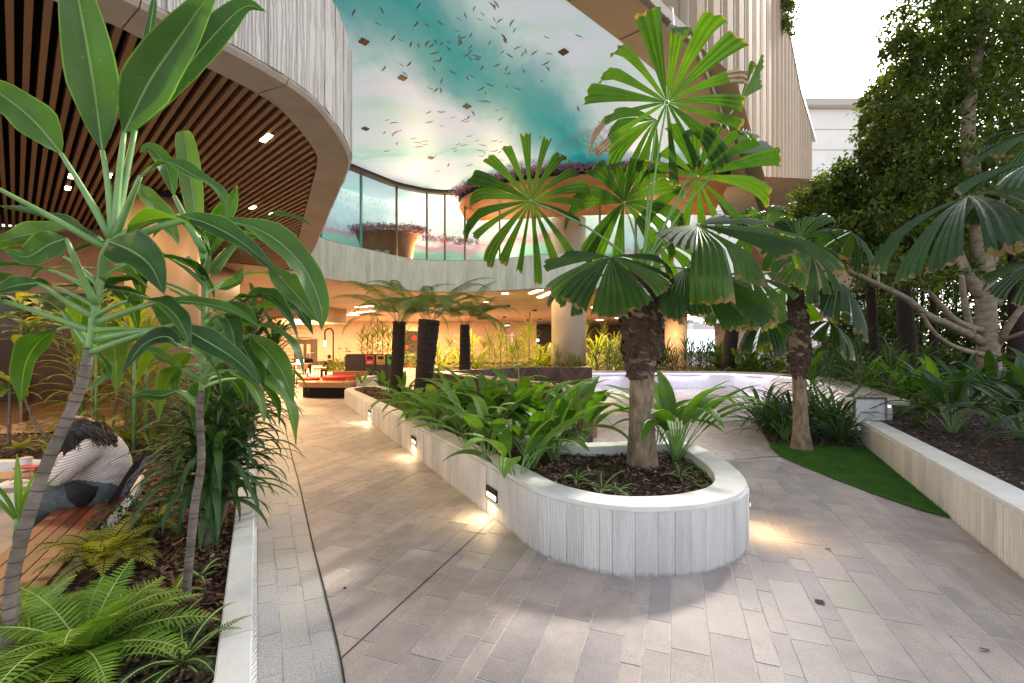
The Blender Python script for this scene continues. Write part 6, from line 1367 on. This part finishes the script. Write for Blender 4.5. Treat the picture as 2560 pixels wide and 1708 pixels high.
clad(F0, F1, 0.0, ZB); clad(F1, E1, 0.0, ZB); clad((.42, 12.59), (2.2, 12.59), .0, ZB + .02); clad((-1.58, 10.57), (.42, 12.59), .42, ZB + .02); clad((2.21, 12.6), (2.21, 12.9), 0, ZB + .02)
# waste bins
bi = thing('waste_bins', 'dark waste bin cabinet with red, yellow and green openings by the planter end', 'bin', (-4.4, 15.1, 0))
x0 = W(908, 0, 15).x; wB = .37
MB().box(((W(871, 0, 15).x + x0) / 2 - .05, 15.35, .62), (.62, .6, 1.24)).build('cabinet', 'bin_body', bi)
for k, (mt, wd) in enumerate((('bin_red', '0000'), ('bin_yellow', 'RECYCLE'), ('bin_green', ''))):
    xc = x0 + .22 + k * (wB - .01); d = MB().box((xc, 15.3, .62), (wB - .025, .6, 1.24)).build('door', 'bin_body', bi)
    pn = MB(); pts = [(xc + sx, z) for sx, z in ((-.14, 1.22), (-.14, .94), (-.115, .90), (.115, .90), (.14, .94), (.14, 1.22))]
    pn.add([Vector((x, y, z)) for y in (14.992, 15.0) for x, z in pts], [(0, 1, 2, 3, 4, 5)] + [(i, (i + 1) % 6, (i + 1) % 6 + 6, i + 6) for i in range(6)]).build('label_panel', mt, d)
    op = MB(); op.add([Vector((xc + .10 * math.copysign(abs(math.cos(a)) ** .5, math.cos(a)), 14.988, 1.12 + .055 * math.copysign(abs(math.sin(a)) ** .5, math.sin(a)))) for a in np.linspace(0, 6.283, 24)[:-1]], [tuple(range(23))]).build('opening', 'print_dark', d)
    if wd: text(wd, (xc, 14.985, .945), .085 if k == 0 else .05, 'print_white' if k == 0 else 'print_dark', d)
# hall bench with red round cushions
hbn = thing('bench', 'curved pale timber bench on a recessed dark base in the hall', 'bench', (-5.6, 14, 0))
out = [(-6.55, 14.4), (-6.45, 13.75), (-6.1, 13.35), (-5.5, 13.2), (-4.75, 13.15), (-4.75, 15.0), (-6.2, 15.2)]
oc = curve2(out[:5], 24) + [Vector(out[5]), Vector(out[6])]
MB().prism(oc, .30, .45).build('seat', 'table_wood', hbn)
MB().prism([(c.x * .9 - .55, c.y * .9 + 1.45) for c in oc], 0, .30).build('base', 'black_void', hbn)
MB().box((-5.2, 14.75, .57), (1.1, .3, .24)).build('upstand', 'table_wood', hbn)
for (c, r_, h_, lab) in (((-5.35, 14.3), .62, .13, 'large round red cushion on the hall bench'), ((-6.35, 14.2), .36, .07, 'smaller flat red cushion at the left end of the hall bench')):
    mb = MB(); vs = []
    for z, f in ((.452, .93), (.452 + h_ * .3, 1), (.452 + h_ * .7, 1), (.452 + h_, .92), (.452 + h_ * .9, .5)): vs += [Vector((c[0] + math.cos(a) * r_ * f, c[1] + math.sin(a) * r_ * f * .6, z)) for a in np.linspace(0, 2 * math.pi, 33)[:-1]]
    mb.add(vs, [(i * 32 + k_, i * 32 + (k_ + 1) % 32, (i + 1) * 32 + (k_ + 1) % 32, (i + 1) * 32 + k_) for i in range(4) for k_ in range(32)] + [tuple(range(4 * 32, 5 * 32))]).build('cushion', 'red_pad', label=lab, cat='cushion', smooth=True)
MB().box((-4.5, 14.2, .28), (.36, 1.0, .56)).build('concrete_block', 'concrete_top', label='pale concrete block at the right end of the hall bench', cat='block')
# café tables and chairs of the hall
def cafe_table(x, y, z, w, d, lab):
    t = thing('table', lab, 'table', (x, y, 0), 'hall tables'); MB().box((x, y, z - .02), (w, d, .04)).build('table_top', 'table_wood', t); MB().cyl((x, y), .035, 0, z - .04, 10).build('leg', 'dark_metal', t); MB().cyl((x, y), .25, 0, .02, 16).build('base', 'dark_metal', t)
def chair(x, y, rz, lab, sc=1.0):
    t = thing('chair', lab, 'chair', (x, y, 0), 'hall chairs'); M = Matrix.Rotation(rz, 3, 'Z'); c = Vector((x, y, 0)); f = lambda a, b, z: c + M @ Vector((a, b, z))
    MB().box(f(0, 0, .45), (.44, .42, .03), M=M).build('seat', 'table_wood', t)
    bk = MB(); n = 8; vs = []
    for i in range(n + 1):
        a = -.9 + 1.8 * i / n
        for z in (.62, .80): vs.append(f(math.sin(a) * .25, .02 + math.cos(a) * .22, z))
    bk.add(vs, [(2 * i, 2 * i + 2, 2 * i + 3, 2 * i + 1) for i in range(n)]).build('backrest', 'table_wood', t)
    for a, b in ((-.18, -.18), (.18, -.18), (-.18, .19), (.18, .19)): MB().tube([f(a, b, .44), f(a * 1.15, b * 1.15, 0)], .014, 6).build('leg', 'dark_metal', t)
cafe_table(-9.9, 20.3, .74, 1.6, .75, 'long table behind the red cushions'); cafe_table(-8.9, 18.6, .74, .9, .7, 'table with an open laptop')
for x, y, rz, lab in ((-8.9, 16.9, 3.3, 'timber chair just left of the smaller red cushion'), (-9.6, 18.4, 2.9, 'timber chair at the long table, left one'), (-8.2, 17.8, 3.6, 'timber chair behind the smaller red cushion'), (-9.1, 21.6, 0, 'timber chair beyond the long table'), (-11.0, 19.4, 1.5, 'timber chair at the far left of the hall tables'), (-7.8, 19.9, 1.2, 'timber chair under the person in black at the laptop')): chair(x, y, rz, lab)
lt = thing('laptop', 'open silver laptop with glowing screen on the hall table', 'laptop', (-8.75, 18.5, .74)); MB().box((-8.75, 18.5, .752), (.32, .22, .015)).build('keyboard', 'steel', lt); MB().box((-8.68, 18.62, .86), (.32, .015, .21), M=Matrix.Rotation(R(-15), 3, 'X')).build('screen', 'screen', lt)
# arched lamp
p = W(818, 866, 22); al = thing('arched_lamp', 'tall black arched floor lamp with a small glowing tip in the hall', 'lamp', (p.x + .25, 22, 0)); h = p.x + .12
pts = [(h + .17, 22, 0), (h + .17, 22, 1.9)] + [(h - .03 + .20 * math.cos(a), 22, 2.15 + .2 * math.sin(a)) for a in np.linspace(0, math.pi, 12)] + [(h - .23, 22, 1.75)]
MB().tube(pts, .035, 8).build('pole', 'dark_metal', al); MB().cyl((h - .23, 22), .04, 1.5, 1.76, 10).build('bulb', 'lamp_warm', al); MB().cyl((h + .17, 22), .16, 0, .03, 16).build('base', 'dark_metal', al)
# table by the bench at the left with things on it
ct = thing('table', 'pale timber table beside the seated person at the left edge', 'table', (-3.5, 2.95, 0))
A = Vector((-3.02, 2.87)); Bv = Vector((-3.42, 3.26)); dn = NK * 1.3
MB().prism([A, Bv, Bv + dn, A + dn], .59, .62).build('table_top', 'table_wood', ct)
for f in (.18, .85):
    c = A.lerp(Bv, .5) + dn * f; MB().box((c.x, c.y, .295), (.09, .09, .59), math.atan2(NK.y, NK.x)).build('leg', 'black_void', ct)
p = G(65, 1176, .62); MB().tube([(p.x, p.y, .621), (p.x, p.y, .70)], [.026, .034], 18).build('paper_cup', 'print_white', label='pale paper cup on the table at the left edge', cat='cup', smooth=False)
o = bpy.data.objects['paper_cup']; mbl = MB(); mbl.tube([(p.x, p.y, .701), (p.x, p.y, .712)], [.037, .034], 18); mbl.build('lid', 'coping', o)
p = G(48, 1212, .62); MB().box((p.x, p.y, .629), (.19, .14, .016), R(20)).build('notebook', 'print_white', label='open white notebook on the table edge', cat='notebook')
p = G(20, 1206, .62); MB().box((p.x, p.y, .628), (.22, .10, .012), R(20)).build('tablet', 'print_dark', label='dark flat device beside the notebook', cat='tablet')
p = G(88, 1175, .64); MB().box((p.x - .04, p.y, .66), (.14, .075, .012), R(10)).build('phone', 'red_pad', label='phone in a red case held above the table', cat='phone')
# tote bag on the bench behind the person
bgp = thing('tote_bag', 'black tote bag with a violet printed side leaning on the bench behind the person', 'bag', tuple(G(300, 1255, .452)))
c0 = G(270, 1262, .455); c1_ = G(318, 1238, .455); tp0 = c0 + Vector((.10, .10, .26)); tp1 = c1_ + Vector((.10, .10, .26))
th = Vector((.03, -.05, .01)); mb = MB(); mb.add([c0, c1_, tp1, tp0, c0 + th, c1_ + th, tp1 + th, tp0 + th], [(0, 1, 2, 3), (7, 6, 5, 4), (0, 4, 5, 1), (1, 5, 6, 2), (2, 6, 7, 3), (3, 7, 4, 0)]).build('body', 'black_cloth', bgp)
e = th * .12; a_, b_ = c0.lerp(c1_, .6) + th + e, c1_ + th + e; MB().add([a_, b_, tp1 + th + e, tp0.lerp(tp1, .6) + th + e], [(0, 1, 2, 3)]).build('print', 'bag_print', bgp)
MB().tube(catmull([tp0.lerp(tp1, .2), tp0.lerp(tp1, .35) + Vector((.05, .03, .1)), tp0.lerp(tp1, .8) + Vector((.06, .03, .09)), tp0.lerp(tp1, .8)], 14), .006, 6).build('handle', 'black_cloth', bgp)

# ================================================================== PEOPLE
def skin_body(name, verts, edges, mat, parent, sub=2, root=0):
    me = bpy.data.meshes.new(name); o_ = off(parent) if parent else Vector((0, 0, 0))
    me.from_pydata([tuple(Vector(v[0]) - o_) for v in verts], edges, []); o = bpy.data.objects.new(name, me); col.objects.link(o)
    o.modifiers.new('skin', 'SKIN'); sk = me.skin_vertices[0].data
    for i, v in enumerate(verts):
        r = v[1]; sk[i].radius = r if isinstance(r, tuple) else (r, r); sk[i].use_root = (i == root)
    ss = o.modifiers.new('sub', 'SUBSURF'); ss.levels = sub; ss.render_levels = sub
    dg = bpy.context.evaluated_depsgraph_get(); m2 = bpy.data.meshes.new_from_object(o.evaluated_get(dg)); bpy.data.objects.remove(o)
    for pg in m2.polygons: pg.use_smooth = True
    m2.materials.clear(); m2.materials.append(MATS[mat]); o = bpy.data.objects.new(name, m2); col.objects.link(o); WL[o.name] = Vector((0, 0, 0))
    if parent: o.parent = parent
    return o
def ellipsoid(mb, c, r, M=None, nu=20, nv=12, fn=None):
    vs = []; M = M or Matrix.Identity(3); c = Vector(c)
    for i in range(nv + 1):
        th = math.pi * i / nv
        for k in range(nu):
            a = 2 * math.pi * k / nu; d = Vector((math.sin(th) * math.cos(a), math.sin(th) * math.sin(a), math.cos(th))); f = fn(d) if fn else 1
            vs.append(c + M @ Vector((d.x * r[0] * f, d.y * r[1] * f, d.z * r[2] * f)))
    mb.add(vs, [(i * nu + k, (i + 1) * nu + k, (i + 1) * nu + (k + 1) % nu, i * nu + (k + 1) % nu) for i in range(nv) for k in range(nu)])
# seated reader at the left
ps = thing('person', 'seated person in a striped top and jeans, bent over the table with long dark hair', 'person', (-2.92, 3.2, .45))
def loft(name, rings, mat, parent, n=22, steps=6, fold=.0, seed=1):
    # rings: (centre, radius across the view, radius along it)
    q = random.Random(seed); C = catmull([r_[0] for r_ in rings], steps * (len(rings) - 1)); m_ = len(C); A = [r_[1] for r_ in rings]; B = [r_[2] for r_ in rings]; vs = []
    vd = (rings[0][0] - CAMP); vd.z = 0; vd.normalize()
    for i, c in enumerate(C):
        t = (C[min(i + 1, m_ - 1)] - C[max(0, i - 1)]).normalized(); x = t.cross(vd).normalized(); y = x.cross(t); k = i / steps
        a = np.interp(k, range(len(A)), A); b = np.interp(k, range(len(B)), B)
        for j in range(n):
            g = 2 * math.pi * j / n; w = 1 + fold * math.sin(i * 1.9 + 3 * math.sin(g * 2 + seed)) + q.uniform(-.008, .008)
            vs.append(c + x * math.cos(g) * a * w + y * math.sin(g) * b * w)
    mb = MB(); mb.add(vs, [(i * n + j, i * n + (j + 1) % n, (i + 1) * n + (j + 1) % n, (i + 1) * n + j) for i in range(m_ - 1) for j in range(n)] + [tuple(range(n))[::-1], tuple((m_ - 1) * n + j for j in range(n))])
    return mb.build(name, mat, parent, smooth=True)
loft('body', [(W(258, 1243, 3.2), .12, .12), (W(256, 1225, 3.2), .165, .15), (W(256, 1195, 3.2), .168, .16), (W(258, 1162, 3.2), .158, .16), (W(252, 1128, 3.2), .138, .17), (W(238, 1104, 3.17), .105, .15), (W(214, 1092, 3.13), .06, .07), (W(198, 1086, 3.1), .052, .055)], 'striped_knit', ps, 28, 6, .018, 2)
loft('sleeve', [(W(244, 1108, 3.12), .05, .05), (W(226, 1124, 3.05), .078, .075), (W(186, 1156, 2.98), .068, .066), (W(150, 1190, 2.94), .06, .058), (W(122, 1192, 2.92), .046, .046), (W(98, 1187, 2.92), .034, .034)], 'striped_knit', ps, 18, 6, .03, 3)
loft('sleeve', [(W(222, 1106, 3.3), .06, .06), (W(165, 1150, 3.34), .06, .06), (W(130, 1178, 3.28), .048, .048), (W(108, 1178, 3.2), .036, .036)], 'striped_knit', ps, 16, 6, .03, 4)
loft('trousers', [(W(292, 1236, 3.22), .05, .06), (W(268, 1234, 3.2), .115, .15), (W(232, 1236, 3.1), .115, .14), (W(165, 1243, 3.0), .098, .10), (W(112, 1254, 2.95), .088, .088), (W(82, 1286, 2.96), .074, .074), (W(66, 1350, 3.02), .062, .062), (W(56, 1425, 3.06), .052, .052)], 'denim', ps, 20, 6, .03, 5)
loft('trousers', [(W(255, 1230, 3.3), .10, .11), (W(190, 1232, 3.33), .095, .095), (W(138, 1242, 3.32), .085, .085), (W(116, 1270, 3.3), .072, .072), (W(110, 1330, 3.3), .06, .06), (W(106, 1400, 3.3), .05, .05)], 'denim', ps, 18, 6, .03, 6)
sh_ = MB()
for c in (W(50, 1428, 3.05), W(102, 1402, 3.3)): ellipsoid(sh_, (c.x - .05, c.y - .02, .05), (.13, .05, .05))
sh_.build('shoes', 'black_cloth', ps, smooth=True)
loft('jacket', [(W(240, 1246, 3.05), .05, .03), (W(218, 1242, 3.0), .075, .04), (W(194, 1228, 2.96), .06, .04), (W(172, 1208, 2.95), .022, .022)], 'black_cloth', ps, 16, 6, .06, 7)
for ax, Yh, s_ in (((98, 1186), 2.92, 1), ((108, 1178), 3.2, -1)):
    w_ = W(ax[0] - 2, ax[1], Yh); d = Vector((-.95, -.25, -.08)).normalized(); sd_ = d.cross(UP).normalized() * s_; vs = [(w_, .026), (w_ + d * .05, (.036, .02))]; ed = [(0, 1)]
    for k, (o_, L) in enumerate(((-.024, .070), (-.008, .082), (.009, .078), (.024, .062))):
        b = len(vs); q0 = w_ + d * .075 + sd_ * o_; vs += [(q0, .0105), (q0 + d * L * .5 + UP * .008, .0095), (q0 + d * L * .85 - UP * .014, .0085)]; ed += [(1, b), (b, b + 1), (b + 1, b + 2)]
    b = len(vs); vs += [(w_ + d * .03 - sd_ * .035, .011), (w_ + d * .06 - sd_ * .055, .0095)]; ed += [(0, b), (b, b + 1)]
    skin_body('hand', vs, ed, 'skin', ps)
hc = W(192, 1090, 3.1); hd = MB(); ellipsoid(hd, hc, (.095, .078, .115), Matrix.Rotation(R(-50), 3, 'Y')); hd.build('head', 'skin', ps, smooth=True)
hr = MB(); ellipsoid(hr, hc + Vector((.018, -.004, .022)), (.112, .098, .118), Matrix.Rotation(R(-35), 3, 'Y'), 24, 14); q = random.Random(3)
for k in range(620):
    a = q.uniform(-1.5, 1.5); st = hc + Vector((.03 + .06 * q.uniform(-1, 1), -.07 * math.sin(a), .075 * q.uniform(.2, 1)))
    if k % 2: en = W(q.uniform(232, 296), q.uniform(1086, 1120), 3.02 + q.uniform(-.04, .14)); mid = st.lerp(en, .5) + UP * .045
    else: en = W(q.uniform(160, 205), q.uniform(1118, 1150), 2.98 + q.uniform(-.03, .15)); mid = st.lerp(en, .5) + Vector((-.03, -.02, .05))
    pts = catmull([st, mid, en], 8); blade(hr, pts, [.0045 * (1 - .8 * i / 8) + .0008 for i in range(9)], [(CAMP - p_).normalized() for p_ in pts], .1, 2)
hr.build('hair', 'hair', ps, smooth=True)
def far_person(label, u, vtop, Y, face, seat=.45):
    h = W(u, vtop, Y); t = thing('person', label, 'person', (h.x, Y, 0)); s = (h.z - seat) / .80; c = Vector((h.x, Y, 0)); M = Matrix.Rotation(face, 3, 'Z'); f = lambda a, b, z: c + M @ Vector((a * s, b * s, seat + z * s))
    skin_body('body', [(f(0, 0, .05), (.15 * s, .12 * s)), (f(0, 0, .3), (.16 * s, .11 * s)), (f(0, .02, .46), (.19 * s, .10 * s)), (f(0, .03, .56), .055 * s), (f(.2, .02, .46), .06 * s), (f(.25, .1, .25), .05 * s), (f(.12, .33, .24), .04 * s), (f(-.2, .02, .46), .06 * s), (f(-.25, .1, .25), .05 * s), (f(-.12, .33, .24), .04 * s), (f(.1, .05, .02), .09 * s), (f(.13, .45, .06), .075 * s), (f(.13, .46, -.42), .05 * s), (f(-.1, .05, .02), .09 * s), (f(-.13, .45, .06), .075 * s), (f(-.13, .46, -.42), .05 * s)], [(0, 1), (1, 2), (2, 3), (2, 4), (4, 5), (5, 6), (2, 7), (7, 8), (8, 9), (0, 10), (10, 11), (11, 12), (0, 13), (13, 14), (14, 15)], 'black_cloth', t)
    hd = MB(); ellipsoid(hd, f(0, .04, .69), (.075 * s, .09 * s, .115 * s), M); ellipsoid(hd, f(0, .13, .68), (.014 * s, .02 * s, .02 * s), M)
    
    for q_ in (-1, 1): am = MB(); ellipsoid(am, f(q_ * .13, .36, .24), (.03 * s, .05 * s, .025 * s), M); ellipsoid(am, f(q_ * .2, .22, .245), (.048 * s, .12 * s, .042 * s), M); am.build('forearm', 'skin', t, smooth=True)
    hd.build('head', 'skin', t, smooth=True); hr = MB(); ellipsoid(hr, f(0, .02, .725), (.083 * s, .097 * s, .095 * s), M); hr.build('hair', 'hair', t, smooth=True)
far_person('person in black seated facing the camera by the hall doors', 771, 885, 23.0, R(200))
far_person('person in black seated with their back to the camera at the laptop table', 824, 888, 19.6, R(60))

# ================================================================== LAMPS OF THE PLACE AND ADDED UPLIGHTS
for x, y, e in ((-8, 14.5, 200), (-2.5, 21, 300), (3, 20, 240), (-12, 26, 460), (-4, 30, 420), (4, 30, 260), (-17, 32, 520), (9, 25, 130), (-9, 34, 420)):
    area_light('hall_lamp', (x, y, ZS - .08), (x, y, 0), 1.6, e * LAMP, (1, .60, .28))
for x, y, e in ((-4.6, 4.9, 17), (-6.3, 5.6, 24), (-3.4, 6.6, 14), (-4.4, 2.6, 9), (-5.0, 8.8, 30)):
    area_light('canopy_lamp', (x, y, ZS - .05), (x, y, 0), .5, e * LAMP, (1, .64, .30))
for x, y in ((-8.2, 9.5), (-11, 10)): area_light('shop_lamp', (x, y, 3.2), (x, y, 0), .6, 45 * LAMP, (1, .58, .25))
spot('column_uplight', (-4.35, 5.55, .42), (-4.7, 6.1, 2.2), 2.2 * LAMP, 70)
for x, y in ((-1.6, 17.5), (.4, 17.0), (2.8, 16.8), (4.2, 19), (-5.2, 16.8), (1.6, 19.5)): spot('plant_uplight', (x, y - .3, .5), (x, y + .8, 1.8), 42 * LAMP, 130, (1, .72, .28))
for x, y in ((-5.8, 16.0),): spot('plant_uplight', (x, y, .6), (x + .3, y + 1, 1.5), 25 * LAMP, 110, (1, .72, .28))
for x, y in ((-3.5, 17.6), (-.5, 18.2), (2.5, 17.6), (5.2, 17.8)): area_light('added_uplight', (x, y, ZP + .15), (x, y - 1.2, ZM), .5, 45 * LAMP, (1, .66, .36))  # unseen uplights added to brighten the bulkhead from below
for k in (6, 16, 26, 36, 46, 54):       # the light strip under the coping of the curved wall
    p = cwp[k]; n = normals2(cwp)[k]; area_light('wall_strip_lamp', (p.x + n.x * .06, p.y + n.y * .06, .52), (p.x + n.x * .9, p.y + n.y * .9, 0), 1.4, 4.5 * LAMP, (.86, .83, 1), .05)
for o in list(bpy.data.objects):
    if o.name.startswith('downlight') and o.parent is None and 'label' not in o: setp(o, 'lit downlight in the slatted soffit', 'downlight')
